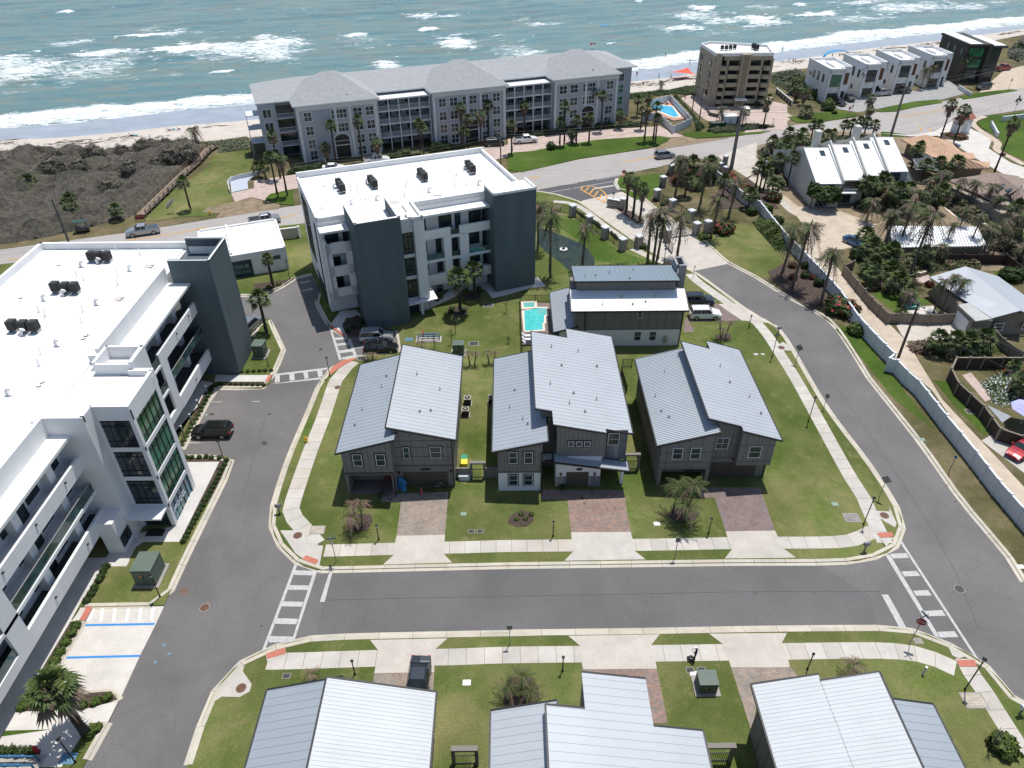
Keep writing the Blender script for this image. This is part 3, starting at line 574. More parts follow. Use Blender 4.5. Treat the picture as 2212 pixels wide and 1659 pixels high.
lid('03', 1231, 822, .13, .024, LIDB, 'small blue valve cover in asphalt, lowest of three', 'valve cover', 'valve_box')
lid('12', 505, 1187, .58, .12, plain('stained_concrete_lid', (.42, .37, .3), .8, .2, 2), 'stained concrete utility lid in the corner lawn left of the palm', 'utility lid', 'utility_access_box', True)
lid('12', 1660, 1060, .22, .12, LIDG, 'pale green square lid in the lawn right of the tan driveway', 'utility lid', 'utility_access_box', True, LIDG)
lid('12', 1722, 1198, .26, .12, GRAT, 'dark meter lid in the lawn, left of the pair', 'utility lid', 'utility_access_box', True); lid('12', 1790, 1198, .26, .12, GRAT, 'dark meter lid in the lawn, right of the pair', 'utility lid', 'utility_access_box', True)
lid('32', 845, 1090, .62, .12, plain('cracked_lid', (.25, .23, .22), .8, .3, 3), 'large cracked utility lid in the lawn by the right corner lamp', 'utility lid', 'utility_access_box', True)
lid('32', 712, 982, .25, .12, LIDG, 'pale green lid in the lawn left of the right sidewalk bend', 'utility lid', 'utility_access_box', True, LIDG)
lid('22', 1178, 1138, .25, .12, LIDW, 'small pale lid in the lawn left of the tall queen palms', 'utility lid', 'utility_access_box', True, LIDW)
lid('11', 1855, 913, .6, .12, GRAT, 'square storm grate in a concrete frame behind the pool fence', 'storm drain', 'storm_drain', True); lid('11', 1740, 1218, .55, .12, GRAT, 'square storm grate in concrete by the dark utility cabinet', 'storm drain', 'storm_drain', True); lid('11', 857, 1335, .5, .12, GRAT, 'storm grate at the kerb below the black sedan', 'storm drain', 'storm_drain', True)
lid('11', 1228, 1185, .42, .12, LIDB, 'bright blue square utility lid in the lawn by the backflow pipes', 'utility lid', 'utility_access_box', True, LIDB)
lid('13', 260, 937, .26, .12, GRAT, 'dark meter lid in the lawn by the lower left house', 'utility lid', 'utility_access_box', True); lid('13', 1685, 990, .26, .12, LIDW, 'white lid in the lawn right of the black sedan', 'utility lid', 'utility_access_box', True, LIDW)
lid('23', 1441, 890, .27, .12, GRAT, 'dark meter lid in dry grass above the green transformer, left one', 'utility lid', 'utility_access_box', True); lid('23', 1530, 888, .27, .12, GRAT, 'dark meter lid in dry grass above the green transformer, right one', 'utility lid', 'utility_access_box', True); lid('23', 1470, 922, .25, .12, LIDW, 'white plastic lid touching the two meter lids', 'utility lid', 'utility_access_box', True, LIDW)
lid('33', 1810, 1130, .7, .12, plain('stained_concrete_lid', (.42, .37, .3), .8, .2, 2), 'long stained concrete lid beside the lower right sidewalk', 'utility lid', 'utility_access_box', True); lid('33', 1370, 660, .3, .12, CON, 'small concrete lid on the strip by the stop sign', 'utility lid', 'utility_access_box', True)
lid('31', 88, 1303, .2, .12, LIDW, 'white square lid in the right lawn, left of two', 'utility lid', 'utility_access_box', True, LIDW); lid('31', 142, 1303, .17, .12, LIDW, 'white square lid in the right lawn, right of two', 'utility lid', 'utility_access_box', True, LIDW)
lid('32', 1402, 470, .25, .12, LIDG, 'pale green lid on the verge beside the white wall', 'utility lid', 'utility_access_box', True, LIDG); lid('33', 2183, 72, .25, .12, LIDW, 'white lid at the far right verge by the road', 'utility lid', 'utility_access_box', True, LIDW); lid('03', 545, 1590, .45, .12, LIDB, 'blue square lid in the grass under the lowest left lamp', 'utility lid', 'utility_access_box', True, LIDB)
lid('32', 1790, 250, .5, .14, GRAT, 'dark grate in a pale frame along the sandy track by the brown fence', 'storm drain', 'storm_drain', True)
# the neighbourhood on the right
multi('street', ['20 1770,1335 1660,1240 2212,1160 30 100,1130 90,1250 130,1310 380,1659 31 480,250 340,170 160,0 30 0,1400 20 2000,1430'], .142, CON)
multi('track', ['31 0,-200 180,-60 420,130 700,150 1050,275 960,330 870,450 740,480 690,560 800,700 1100,1020 1280,1200 1560,1659 32 2212,850 2212,1130 1480,80 31 1150,1300 700,740 455,470 480,300 330,100 100,-50'], .148, SANDP)
multi('driveway', ['31 1200,1080 1240,1040 1640,1040 1780,1170 1460,1190 1280,1200 1240,1150', '32 1960,430 2212,430 2212,740 1870,480'], .155, CON)
multi('driveway', ['30 1080,1060 1320,1075 1500,1045 1640,965 1760,1010 1960,1100 1930,1180 2100,1290 2212,1330 2212,1420 2060,1390 1880,1290 1800,1240 1640,1130 1530,1080 1310,1085'], .152, CONW)
ribbon('path', '30 1900,925 1830,950 1800,980 1850,1030 2000,1130 1990,1190 2100,1250 2212,1310', 1.6, .172, SANDP, 1.6)
island('garden_lawn', '30 2212,890 1930,920 1900,940 1840,970 1880,1020 1990,1080 2040,1120 2020,1180 2130,1240 2212,1270 w 200,140 240,190', GR2, .162); island('garden_lawn', '30 1080,1045 1150,1050 1310,1075 1250,1090 1080,1085', GR2, .13)
sheet('garden_lawn', '31 1010,830 1060,800 1250,830 1480,880 1290,985 1200,980', .135, GR2); sheet('garden_lawn', '31 1960,640 2040,650 2120,780 2080,800', .135, GR2); sheet('garden_lawn', '32 1490,0 1660,20 1800,200 1960,370 1900,440 1700,250', .135, GR2); sheet('garden_path', '32 1720,-40 1790,-60 1960,150 1900,170', .15, PAVP); sheet('patio', '31 1260,930 1490,920 1530,985 1310,988', .16, CONW); sheet('patio', '31 1310,640 1440,640 1480,740 1380,740', .16, PAVP)
sheet('garden_earth', '30 0,1180 400,1090 700,1040 1080,1060 1300,1090 1500,1300 2212,1420 2212,1659 31 2212,640 1480,640 1200,700 900,560 1030,290 860,240 480,210 330,60 30 330,1659 100,1320 90,1210', .127, DIRT)
# grassy areas round the gate
sheet('verge_lawn', '21 1480,380 1560,330 1800,260 1960,290 2060,380 2190,520 2150,640 2080,690 1990,700 1880,625 1760,575 1620,450', .126, GR); sheet('verge_lawn', '20 875,1410 1000,1400 1230,1370 1200,1480 1120,1590 1010,1580 900,1515 855,1450', .126, GR2)
sheet('verge_lawn', '31 760,1080 820,1090 1010,1200 1060,1350 1130,1380 1160,1460 1500,1900 1180,1659 960,1380 720,1100', .126, GR2)
sheet('lawn_strip', '21 230,200 540,240 880,480 1090,560 960,600 700,560 560,400 380,280 230,290', .126, GR2)
PONDM, t, b = begin('pond_water'); t.links.new(ramp(t, nz(t, .5, 4), [(.35, (.014, .024, .02)), (.65, (.035, .05, .028))]), b.inputs['Base Color']); b.inputs['Roughness'].default_value = .2; b.inputs['Specular IOR Level'].default_value = .25; bump(t, b, nz(t, 2, 4), .2, .03)
sheet('pond', '21 228,290 300,310 400,350 520,400 600,430 690,545 680,600 480,640 400,560 330,520 230,420', .13, PONDM)
# ================================================================ buildings
class Bld:
    """off: frame offset subtracted from the measured coordinates; ang: rotation of the local frame"""
    def __init__(s, name, label, cat, base, ang=0, off=(0, 0), group=None):
        s.o = thing(name, label, cat, (base[0], base[1], 0), R_(ang), group); s.off = off
        s.M = Matrix.Translation((-off[0], -off[1], 0))
    def mb(s): return MB(s.M)
    def part(s, name, mb, mat, **k): return part(name, mb, mat, s.o, **k)
    def win(s, x, y, z, w_, h, face='F', nx=2, nz_=1, fm=None, gl=None, fr=.09, name='window', trim=None):
        key = ('w', round(w_, 2), round(h, 2), nx, nz_, (fm or DKT).name, (gl or GLS).name, fr, name, trim.name if trim else '')
        if key not in _C:
            a = MB(); d = .06
            a.box(-fr, w_ + fr, -d, .02, -fr, 0).box(-fr, w_ + fr, -d, .02, h, h + fr).box(-fr, 0, -d, .02, 0, h).box(w_, w_ + fr, -d, .02, 0, h)
            for i in range(1, nx): a.box(w_ * i / nx - fr * .35, w_ * i / nx + fr * .35, -d * .8, .0, 0, h)
            for i in range(1, nz_): a.box(0, w_, -d * .7, .0, h * i / nz_ - fr * .35, h * i / nz_ + fr * .35)
            if trim: 
                for q_ in ((-fr - .1, w_ + fr + .1, -.04, .02, -fr - .1, -fr), (-fr - .1, w_ + fr + .1, -.04, .02, h + fr, h + fr + .12), (-fr - .1, -fr, -.04, .02, -fr, h + fr), (w_ + fr, w_ + fr + .1, -.04, .02, -fr, h + fr)): a.box(*q_, k=1)
            b = MB().box(0, w_, -.02, .02, 0, h)
            _C[key] = (a.mesh(name, [fm or DKT] + ([trim] if trim else [])), b.mesh('pane', gl or GLS))
        A_, B_ = _C[key]
        o = link(name, A_, s.o, (x - s.off[0], y - s.off[1], z), {'F': 0, 'R': math.pi / 2, 'B': math.pi, 'L': -math.pi / 2}[face])
        link('pane', B_, o); return o
_C = {}
def mroof(b, rects, x0, z0, slope, mat, sp=.6, th=.1, axis='x', name='roof', rib=.022, trim=None):
    """standing seam metal roof in one plane; axis = direction of the slope"""
    m = b.mb(); f = lambda t_: z0 + (t_ - x0) * slope
    for x1, x2, y1, y2 in rects:
        g = (lambda x, y: (x, y, f(x))) if axis == 'x' else (lambda x, y: (x, y, f(y)))
        m.slab([g(x1, y1), g(x2, y1), g(x2, y2), g(x1, y2)], th)
        a, c = (y1, y2) if axis == 'x' else (x1, x2)
        k = math.ceil(a / sp) * sp
        while k < c:
            if axis == 'x': P = [(x1, k - .02, f(x1) + rib), (x2, k - .02, f(x2) + rib), (x2, k + .02, f(x2) + rib), (x1, k + .02, f(x1) + rib)]
            else: P = [(k - .02, y1, f(y1) + rib), (k + .025, y1, f(y1) + rib), (k + .025, y2, f(y2) + rib), (k - .025, y2, f(y2) + rib)]
            m.slab(P, rib + .01); k += sp
        # eave / verge trim
        t_ = .07
        for e in (((x1, y1), (x2, y1)), ((x1, y2), (x2, y2)), ((x1, y1), (x1, y2)), ((x2, y1), (x2, y2))):
            (ax, ay), (bx, by) = e; mx_, my_ = (ax + bx) / 2, (ay + by) / 2
            if any(r_ != (x1, x2, y1, y2) and r_[0] - .1 < mx_ < r_[1] + .1 and r_[2] - .1 < my_ < r_[3] + .1 for r_ in rects): continue
            dx, dy = (0, t_) if ax != bx else (t_, 0)
            pa, pb = g(ax, ay), g(bx, by)
            m.slab([(pa[0] - dx, pa[1] - dy, pa[2] + .03), (pb[0] - dx, pb[1] - dy, pb[2] + .03), (pb[0] + dx, pb[1] + dy, pb[2] + .03), (pa[0] + dx, pa[1] + dy, pa[2] + .03)], th + .08, 1)
    return b.part(name, m, [mat, trim or DKT])
def metalm(name, c, rough=.42, met=.45, wav=0.):
    m, t, b = begin(name)
    col = ramp(t, nz(t, .25, 4), [(.3, tuple(x * .95 for x in c)), (.7, tuple(min(1, x * 1.05) for x in c))])
    t.links.new(col, b.inputs['Base Color']); b.inputs['Roughness'].default_value = rough; b.inputs['Metallic'].default_value = met
    if wav:
        mp = N(t, 'ShaderNodeMapping'); mp.inputs['Scale'].default_value = (0, 1, 0); t.links.new(N(t, 'ShaderNodeTexCoord').outputs['Object'], mp.inputs[0])
        wv = N(t, 'ShaderNodeTexWave', wave_type='BANDS', bands_direction='Y', i_Scale=wav); t.links.new(mp.outputs[0], wv.inputs['Vector']); bump(t, b, wv.outputs['Fac'], .6, .02)
    _M[name] = m; return m
MR1 = metalm('shade_toned_metal_roof', (.31, .345, .38), .5, .15); MR2 = metalm('light_metal_roof', (.38, .405, .43), .5, .15); MRW = metalm('white_metal_roof', (.78, .79, .79), .6, .05); MRD = metalm('shade_toned_slate_roof', (.2, .25, .29), .5, .2)  # the two blue tones put the shade of slopes tilted away into the colour
def dots(b, pts, zf, name='vent', lean=True):
    """small roof pipes and hooded vents: each one a part"""
    for i, (x, y) in enumerate(pts):
        z = zf(x, y); m = b.mb()
        if i % 2: m.cyl(x, y, z, z + .1, .16, 10); m.cyl(x, y, z + .1, z + .32, .12, 10, r2=.09)
        else: m.cyl(x, y, z, z + .5, .045, 8); m.cyl(x, y, z, z + .1, .1, 8)
        b.part('roof_vent', m, STEEL)
def shell(m, x0, x1, y0, y1, z0, zl, zr):
    """wall volume whose top follows a roof sloping along x"""
    m.add([(x0, y0, z0), (x1, y0, z0), (x1, y1, z0), (x0, y1, z0), (x0, y0, zl), (x1, y0, zr), (x1, y1, zr), (x0, y1, zl)],
          [(3, 2, 1, 0), (4, 5, 6, 7), (0, 1, 5, 4), (1, 2, 6, 5), (2, 3, 7, 6), (3, 0, 4, 7)])
def battens(m, x0, x1, y, z0, zf, sp=.6, k=1, hz=()):
    x = x0 + sp * .5
    while x < x1: m.box(x - .02, x + .02, y - .025, y, z0, zf(x), k); x += sp
    for z in hz: m.box(x0, x1, y - .03, y, z - .04, z + .04, k)
def sbatt(m, y0, y1, x, z0, z1, sp=.6, k=1, d=-1, hz=()):
    y = y0 + sp * .5
    while y < y1: m.box(x + d * .025, x, y - .02, y + .02, z0, z1, k); y += sp
    for z in hz: m.box(x + d * .03, x, y0, y1, z - .04, z + .04, k)
CH2 = plain('siding_batten', (.135, .128, .12), .8, .05, 1)
def lampfix(b, x, y, z):
    m = b.mb(); m.box(x - .07, x + .07, y - .16, y, z, z + .28).box(x - .1, x + .1, y - .2, y, z + .28, z + .33); b.part('wall_lamp', m, BLK)
def garage(b, x0, x1, y, h=2.2, mat=None):
    m = b.mb(); m.box(x0, x1, y - .03, y + .03, .1, h)
    for i in range(1, 4): m.box(x0, x1, y - .045, y - .03, h * i / 4 - .015, h * i / 4 + .015)
    for i in range(4):
        for j in range(4): m.box(x0 + (x1 - x0) * (j + .12) / 4, x0 + (x1 - x0) * (j + .88) / 4, y - .05, y - .03, h * i / 4 + .12, h * (i + 1) / 4 - .1)
    b.part('garage_door', m, mat or GARD)
def spout(b, x, y, z):
    m = b.mb(); m.box(x - .05, x + .05, y - .12, y - .02, .1, z).box(x - .05, x + .05, y - .5, y - .1, .1, .2); b.part('downspout', m, DKT)
SIGNM = plain('white_lettering', (.75, .76, .76), .6, .03, 3)
def text(s, size, parent, loc, rot, mat, name='lettering', ex=.01):
    cu = bpy.data.curves.new('t', 'FONT'); cu.body = s; cu.size = size; cu.align_x = 'CENTER'; cu.extrude = ex; cu.resolution_u = 2
    to = bpy.data.objects.new('t', cu); sc.collection.objects.link(to)
    me = bpy.data.meshes.new_from_object(to.evaluated_get(bpy.context.evaluated_depsgraph_get())); bpy.data.objects.remove(to)
    me.materials.clear(); me.materials.append(mat); o = link(name, me, parent, loc); o.rotation_euler = rot; return o
# ---- house 1 (left grey house)
b = Bld('grey_house', 'grey two storey house, leftmost of the middle row, with bikes at its garage', 'house', (-12, 64), 0, (-12, 64), 'grey metal roofed houses')
m = b.mb(); shell(m, -17.5, -12.3, 58.2, 71.8, -.1, 5.95, 7.55); m.box(-17.5, -12.3, 56, 58.2, 3.05, 3.3); shell(m, -17.5, -12.3, 56, 58.25, 3.2, 5.97, 7.57); m.box(-17.5, -17.2, 56, 58.2, -.1, 3.05); m.box(-12.6, -12.3, 56, 58.2, -.1, 3.05)
shell(m, -12.32, -6.05, 57.2, 72.2, -.1, 8.35, 6.8)
battens(m, -17.5, -12.3, 56, 3.2, lambda x: 5.9 + (x + 17.5) * .3, .62); battens(m, -12.2, -6.05, 57.2, 3.2, lambda x: 8.3 - (x + 12.3) * .25, 1.25, 1, (4.4, 5.7, 6.6)); m.box(-17.55, -12.25, 55.95, 56, 2.95, 3.2, 1)
sbatt(m, 56, 71.8, -17.5, 3.2, 5.9, .9)
m.box(-12.3, -6.05, 57.17, 57.2, -.1, 3.1, 2); m.box(-12.35, -6.0, 57.12, 57.2, 3.05, 3.2, 1); b.part('wall', m, [CHAR, CH2, TAUPE])
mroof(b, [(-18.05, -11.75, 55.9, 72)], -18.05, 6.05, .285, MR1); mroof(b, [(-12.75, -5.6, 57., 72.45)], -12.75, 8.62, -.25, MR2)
garage(b, -11.6, -6.75, 57.15); m = b.mb(); m.box(-9.6, -8.6, 57.1, 57.17, 2.5, 2.75); b.part('house_number', m, DKT)
for x in (-16.3, -13.9): b.win(x, 55.98, 4.35, .85, 1.5, nx=1, nz_=2, fm=SIGNM, trim=DKT, fr=.06)
b.win(-11.2, 57.18, 4.2, .55, 1.5, nx=1, nz_=2, fm=SIGNM, trim=DKT, fr=.06); b.win(-8.4, 57.18, 4.25, 1.1, 1.5, nx=1, nz_=2, fm=SIGNM, trim=DKT, fr=.06)
b.win(-16.3, 58.18, 1., 1.9, 1., nx=2, fm=SIGNM, fr=.06); m = b.mb(); m.box(-13.9, -12.9, 58.1, 58.19, .1, 2.4); b.part('front_door', m, plain('red_brown_door', (.16, .06, .045), .6, .06, 2))
m = b.mb(); m.box(-17.2, -12.6, 56, 58.2, .1, .16); b.part('porch_floor', m, PAV3); lampfix(b, -11.95, 57.2, 2.); lampfix(b, -6.4, 57.2, 2.1); spout(b, -12.35, 56.02, 3); spout(b, -6.1, 57.2, 6.8); 
for y in (62, 66, 70): b.win(-6.03, y, 4.3, .9, 1.2, 'R', 1, 2, fm=SIGNM, fr=.06)
dots(b, [(-16.2, 62.5), (-16.6, 60), (-14.5, 66), (-14.2, 68), (-10.5, 67), (-9.6, 60.5), (-7.8, 65), (-8.5, 61)], lambda x, y: 6.05 + (x + 18.05) * .285 if x < -12.7 else 8.62 - (x + 12.75) * .25)
# ---- house 2
b = Bld('grey_house', 'grey and white house in the middle of the row with stone faced garage walls', 'house', (5, 65), 0, (5, 65), 'grey metal roofed houses')
m = b.mb(); shell(m, -1.3, 3.35, 56.3, 73, 2.95, 5.75, 7.05); shell(m, 3.35, 7.1, 60.2, 74., -.1, 8.8, 8.02); shell(m, 7.1, 12.3, 60.2, 76., -.1, 8.02, 6.9); shell(m, 4.9, 10., 57.15, 60.3, 3.9, 8.55, 7.45); shell(m, 9.9, 12.3, 57.75, 60.3, 4.2, 7.45, 6.95)
battens(m, -1.3, 3.35, 56.3, 2.95, lambda x: 5.7 + (x + 1.3) * .28, .46); battens(m, 5, 9.9, 57.15, 4.8, lambda x: 8.5 - (x - 5) * .21, .46); m.box(-1.35, 3.4, 56.25, 56.3, 2.8, 2.98, 1); sbatt(m, 56.3, 73, -1.3, 2.95, 5.7, .9); b.part('wall', m, [CHAR, CH2])
m = b.mb(); m.box(-1.28, 3.33, 56.32, 73, -.1, 2.95); m.box(4.9, 9.7, 57, 60.3, -.1, 4.3); m.box(11.95, 12.3, 57.2, 57.55, -.1, 3.); b.part('ground_floor_wall', m, WHITE)
m = b.mb(); m.box(9.85, 12.33, 57.7, 57.78, 3.3, 7.35); m.box(12.28, 12.36, 57.75, 60, 3.3, 6.9); b.part('stone_cladding', m, STONE); m = b.mb(); m.box(4.85, 6.0, 56.9, 57.02, -.1, 1.5).box(8.5, 9.75, 56.9, 57.02, -.1, 1.5); b.part('stone_base', m, STONE)
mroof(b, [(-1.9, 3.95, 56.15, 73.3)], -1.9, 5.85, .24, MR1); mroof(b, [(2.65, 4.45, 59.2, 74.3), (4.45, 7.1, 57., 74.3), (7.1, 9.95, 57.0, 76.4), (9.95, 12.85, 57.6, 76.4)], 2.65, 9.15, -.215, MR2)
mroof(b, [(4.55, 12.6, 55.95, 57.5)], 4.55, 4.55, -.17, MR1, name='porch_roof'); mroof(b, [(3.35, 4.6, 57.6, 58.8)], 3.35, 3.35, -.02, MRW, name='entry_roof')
garage(b, 6.05, 8.45, 56.97, 2.15); m = b.mb(); m.box(7.1, 7.7, 56.85, 56.97, 2.5, 2.7); b.part('house_number', m, DKT); lampfix(b, 5.45, 57., 1.7); lampfix(b, 9.1, 57., 1.7); m = b.mb(); m.box(10.0, 11.9, 60.1, 60.2, .1, 2.2); b.part('garage_door', m, GARD)
for x in (-.1, 1.5): b.win(x, 56.28, 4.2, .8, 1.5, nx=1, nz_=2, fm=SIGNM, trim=DKT, fr=.06); b.win(x - .02, 56.3, 1., .85, 1.45, nx=1, nz_=2, fm=SIGNM, trim=DKT, fr=.06)
for x in (6.1, 6.95, 7.8): b.win(x, 57.13, 5.75, .55, .6, nx=1, nz_=1, fm=SIGNM, trim=DKT, fr=.05)
b.win(10.35, 57.7, 5.4, 1.1, 1.55, nx=1, nz_=2, fm=SIGNM, trim=DKT, fr=.06); b.win(3.6, 60.18, 5.9, .7, 1.1, nx=1, nz_=1, fm=SIGNM, trim=DKT, fr=.05); spout(b, 3.3, 56.3, 5.7)
dots(b, [(0, 63), (.6, 66), (1.4, 60.5), (1.9, 59.6), (4.5, 64), (6, 68), (8.2, 71.5), (7, 63), (9.5, 62.5), (10.2, 69), (5, 71.5), (8, 60), (6.4, 61)], lambda x, y: 5.85 + (x + 1.9) * .24 if x < 2.6 else 9.15 - (x - 2.65) * .215)
# ---- house 3
b = Bld('grey_house', 'grey two storey house at the right end of the middle row behind tall queen palms', 'house', (21, 65), 0, (21, 65), 'grey metal roofed houses')
m = b.mb(); shell(m, 15.95, 21.4, 59., 72.6, -.1, 5.85, 7.4); shell(m, 15.95, 21.4, 57, 59.1, 2.6, 5.86, 7.41); m.box(15.95, 16.25, 57, 59, -.1, 2.7).box(21.1, 21.4, 57, 59, -.1, 2.7)
shell(m, 21.35, 24.2, 58.3, 72.3, -.1, 8.25, 7.37); shell(m, 24.2, 28., 58.3, 74., -.1, 7.37, 6.2); shell(m, 24.3, 28, 57.4, 58.35, 2.5, 7.35, 6.2); b.part('wall', m, [CHAR, CH2, TAUPE])
m = b.mb(); battens(m, 15.95, 21.4, 57, 2.7, lambda x: 5.8 + (x - 15.95) * .285, 1.2, 0, (3.4, 4.8)); battens(m, 21.6, 24.2, 58.3, 3.1, lambda x: 8.1 - (x - 21.35) * .31, .46, 0); battens(m, 24.3, 28, 57.4, 2.6, lambda x: 7.3 - (x - 24.3) * .31, 1.2, 0, (3.1, 5.3)); sbatt(m, 57, 72, 15.95, 2.7, 5.8, 1.2, 0, -1, (2.7, 4.3)); b.part('battens', m, CH2)
m = b.mb(); m.box(15.9, 21.45, 56.95, 57.0, 2.45, 2.65); m.box(15.9, 16.3, 56.94, 57.3, -.1, 2.6).box(21.05, 21.45, 56.94, 57.3, -.1, 2.6); m.box(21.42, 28.02, 58.25, 58.3, -.1, 2.6).box(21.4, 24.4, 58.2, 58.3, 2.5, 2.9); b.part('porch_frame', m, TAUPE)
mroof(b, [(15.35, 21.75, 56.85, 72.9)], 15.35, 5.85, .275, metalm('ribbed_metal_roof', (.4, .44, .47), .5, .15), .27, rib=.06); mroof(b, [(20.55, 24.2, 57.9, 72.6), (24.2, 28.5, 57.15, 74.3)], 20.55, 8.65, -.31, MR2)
garage(b, 22.0, 26.9, 58.22); m = b.mb(); m.box(24.1, 24.6, 58.1, 58.2, 2.6, 2.75); b.part('house_number', m, DKT); lampfix(b, 27.4, 58.25, 1.9); spout(b, 21.5, 57.02, 2.5); spout(b, 27.9, 58.25, 6.1)
for x in (17.2, 19.1): b.win(x, 56.98, 3.95, .95, 1.45, nx=1, nz_=2, fm=SIGNM, fr=.06)
b.win(22.05, 58.28, 4.2, 1.25, 1.45, nx=2, nz_=2, fm=SIGNM, fr=.06); b.win(25.4, 57.38, 3.7, 1.2, 1.5, nx=1, nz_=2, fm=SIGNM, fr=.06); b.win(16.6, 58.98, 1.1, 1.8, 1., nx=2, fm=SIGNM, fr=.06); m = b.mb(); m.box(19.4, 20.4, 58.9, 58.99, .1, 2.3); b.part('front_door', m, GARD)
for y in (61, 66): b.win(15.93, y, 4., .7, 1.3, 'L', 1, 2, fm=SIGNM, fr=.06)
dots(b, [(18.2, 69), (17.3, 61), (16.5, 65), (16.7, 62.2), (20.2, 71.5), (25, 66), (24.6, 69), (27.3, 61.2), (26.8, 64)], lambda x, y: 5.85 + (x - 15.35) * .275 if x < 20.6 else 8.65 - (x - 20.55) * .31)
# ---- house 4 (behind, long side to the camera)
b = Bld('grey_house', 'long grey and white house with a raised clerestory roof, beside the turquoise pool', 'house', (16, 88), 0, (16, 88), 'grey metal roofed houses')
m = b.mb(); m.box(8.9, 23.8, 84.6, 94, 2.75, 5.95); m.add([(8.9, 84.6, 5.9), (23.8, 84.6, 5.9), (23.8, 88, 7.1), (8.9, 88, 7.1), (8.9, 94, 5.9), (23.8, 94, 5.9)], [(0, 1, 2, 3), (0, 3, 4), (1, 5, 2), (3, 2, 5, 4)]); m.add([(9.4, 87.7, 6.9), (22.9, 87.7, 6.9), (22.9, 92.6, 5.5), (9.4, 92.6, 5.5), (9.4, 87.7, 8.8), (22.9, 87.7, 8.8), (22.9, 92.6, 8.2), (9.4, 92.6, 8.2)], [(4, 5, 6, 7), (0, 1, 5, 4), (1, 2, 6, 5), (2, 3, 7, 6), (3, 0, 4, 7)]); battens(m, 9.4, 22.9, 87.7, 7., lambda x: 8.7, 1.2, 1); battens(m, 8.9, 23.8, 84.6, 2.75, lambda x: 5.85, 1.2, 1, (2.8,)); b.part('wall', m, [CHAR, CH2])
m = b.mb(); m.box(7.2, 23.78, 84.62, 94, -.1, 2.76); b.part('ground_floor_wall', m, WHITE)
mroof(b, [(8.4, 24.3, 84.1, 88.)], 84.1, 6.02, .33, MRW, axis='y', sp=.42); mroof(b, [(8.9, 23.3, 86.9, 92.9)], 86.9, 9.05, -.12, MRD, axis='y', sp=.6, name='upper_roof'); mroof(b, [(6.1, 9.3, 84.3, 95.5)], 6.1, 2.6, .28, MR1, name='side_roof'); mroof(b, [(22.5, 24.3, 89.8, 92.2)], 89.8, 8.5, -.1, MR1, axis='y', name='side_roof')  # upper roof colour carries the shade of its backward tilt
m = b.mb(); m.box(23.6, 24.6, 89.7, 90, -.1, 9.9).box(23.6, 24.3, 92.3, 92.6, -.1, 9.8).box(24.3, 24.6, 90, 92.6, -.1, 9.9).box(23.3, 23.6, 90.4, 92.6, -.1, 9.7); b.part('chimney', m, plain('grey_brick', (.3, .3, .31), .9, .15, 3))
b.win(17.5, 84.58, 4.75, .6, .85, nx=1, nz_=2, fm=SIGNM, fr=.06); 
for x in (17.4, 19.5): b.win(x, 84.6, 1.05, .85, 1.35, nx=1, nz_=2, fm=SIGNM, fr=.06)
for x in (10.4, 23.7): spout(b, x, 84.6, 5.9)
m = b.mb(); m.box(21.5, 21.9, 84.4, 84.6, .7, 1.7); b.part('electric_meter', m, STEEL)
dots(b, [(10.5, 88.5), (12, 89), (14, 90), (16.5, 87.8), (17.5, 91), (15.4, 86.5), (12.7, 85.2), (18.6, 85.6), (20, 86.6), (16.8, 85.2)], lambda x, y: 9.05 - (y - 86.9) * .12 if y > 87.5 else 6.0 + (y - 84.1) * .33)
# ---- the three houses at the bottom of the photo: street fronts face away from the camera
def south(label, x0, x1, rects1, p1, rects2, p2, m1, m2, wy, sp1=.6, sp2=.6):
    b = Bld('grey_house', label, 'house', ((x0 + x1) / 2, 22), 0, ((x0 + x1) / 2, 22), 'grey metal roofed houses'); m = b.mb()
    for R1, (xr, zr, s_) in ((rects1, p1), (rects2, p2)):
        for a, c, y1, y2 in R1:
            a_, c_ = max(a, x0), min(c, x1); shell(m, a_, c_, 8.5, y2 - .6, -.1, zr + (a_ - xr) * s_ - .1, zr + (c_ - xr) * s_ - .1)
    b.part('wall', m, [CHAR, CH2]); mroof(b, rects1, *p1, m1, sp1); mroof(b, rects2, *p2, m2, sp2); return b
MRB = metalm('glint_toned_ribbed_roof', (.55, .57, .58), .5, .1, 5.)  # paler than the other slopes: sun glint put into the base colour
b = south('grey house at the lower left, metal roof slopes toned for shade and sun glint', -17.6, -6.1, [(-18.2, -12.3, 8, 29.9)], (-18.2, 6.0, .28), [(-13.4, -5.6, 8, 29.6)], (-13.4, 8.1, -.27), MR1, MRB, 29, .62, .3)
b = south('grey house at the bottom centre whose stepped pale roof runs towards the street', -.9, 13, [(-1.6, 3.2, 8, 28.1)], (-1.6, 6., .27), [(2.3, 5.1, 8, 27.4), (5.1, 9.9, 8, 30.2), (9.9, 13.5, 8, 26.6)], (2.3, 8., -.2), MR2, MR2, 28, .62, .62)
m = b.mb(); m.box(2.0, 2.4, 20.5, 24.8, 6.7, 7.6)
b = south('grey house at the lower right with a glint-toned ribbed roof and a darker slope', 18.6, 30, [(17.8, 22.5, 8, 30.), (22.4, 22.45, 8, 9), (22.45, 26.5, 8, 29.5)], (17.8, 5.9, .265), [(26., 30.6, 8, 28.3)], (26., 7.0, -.24), MRB, MR1, 29, .3, .62)
m = b.mb(); sbatt(m, 9, 29, 18.6, -.1, 5.9, 1.5); b.part('battens', m, CH2)
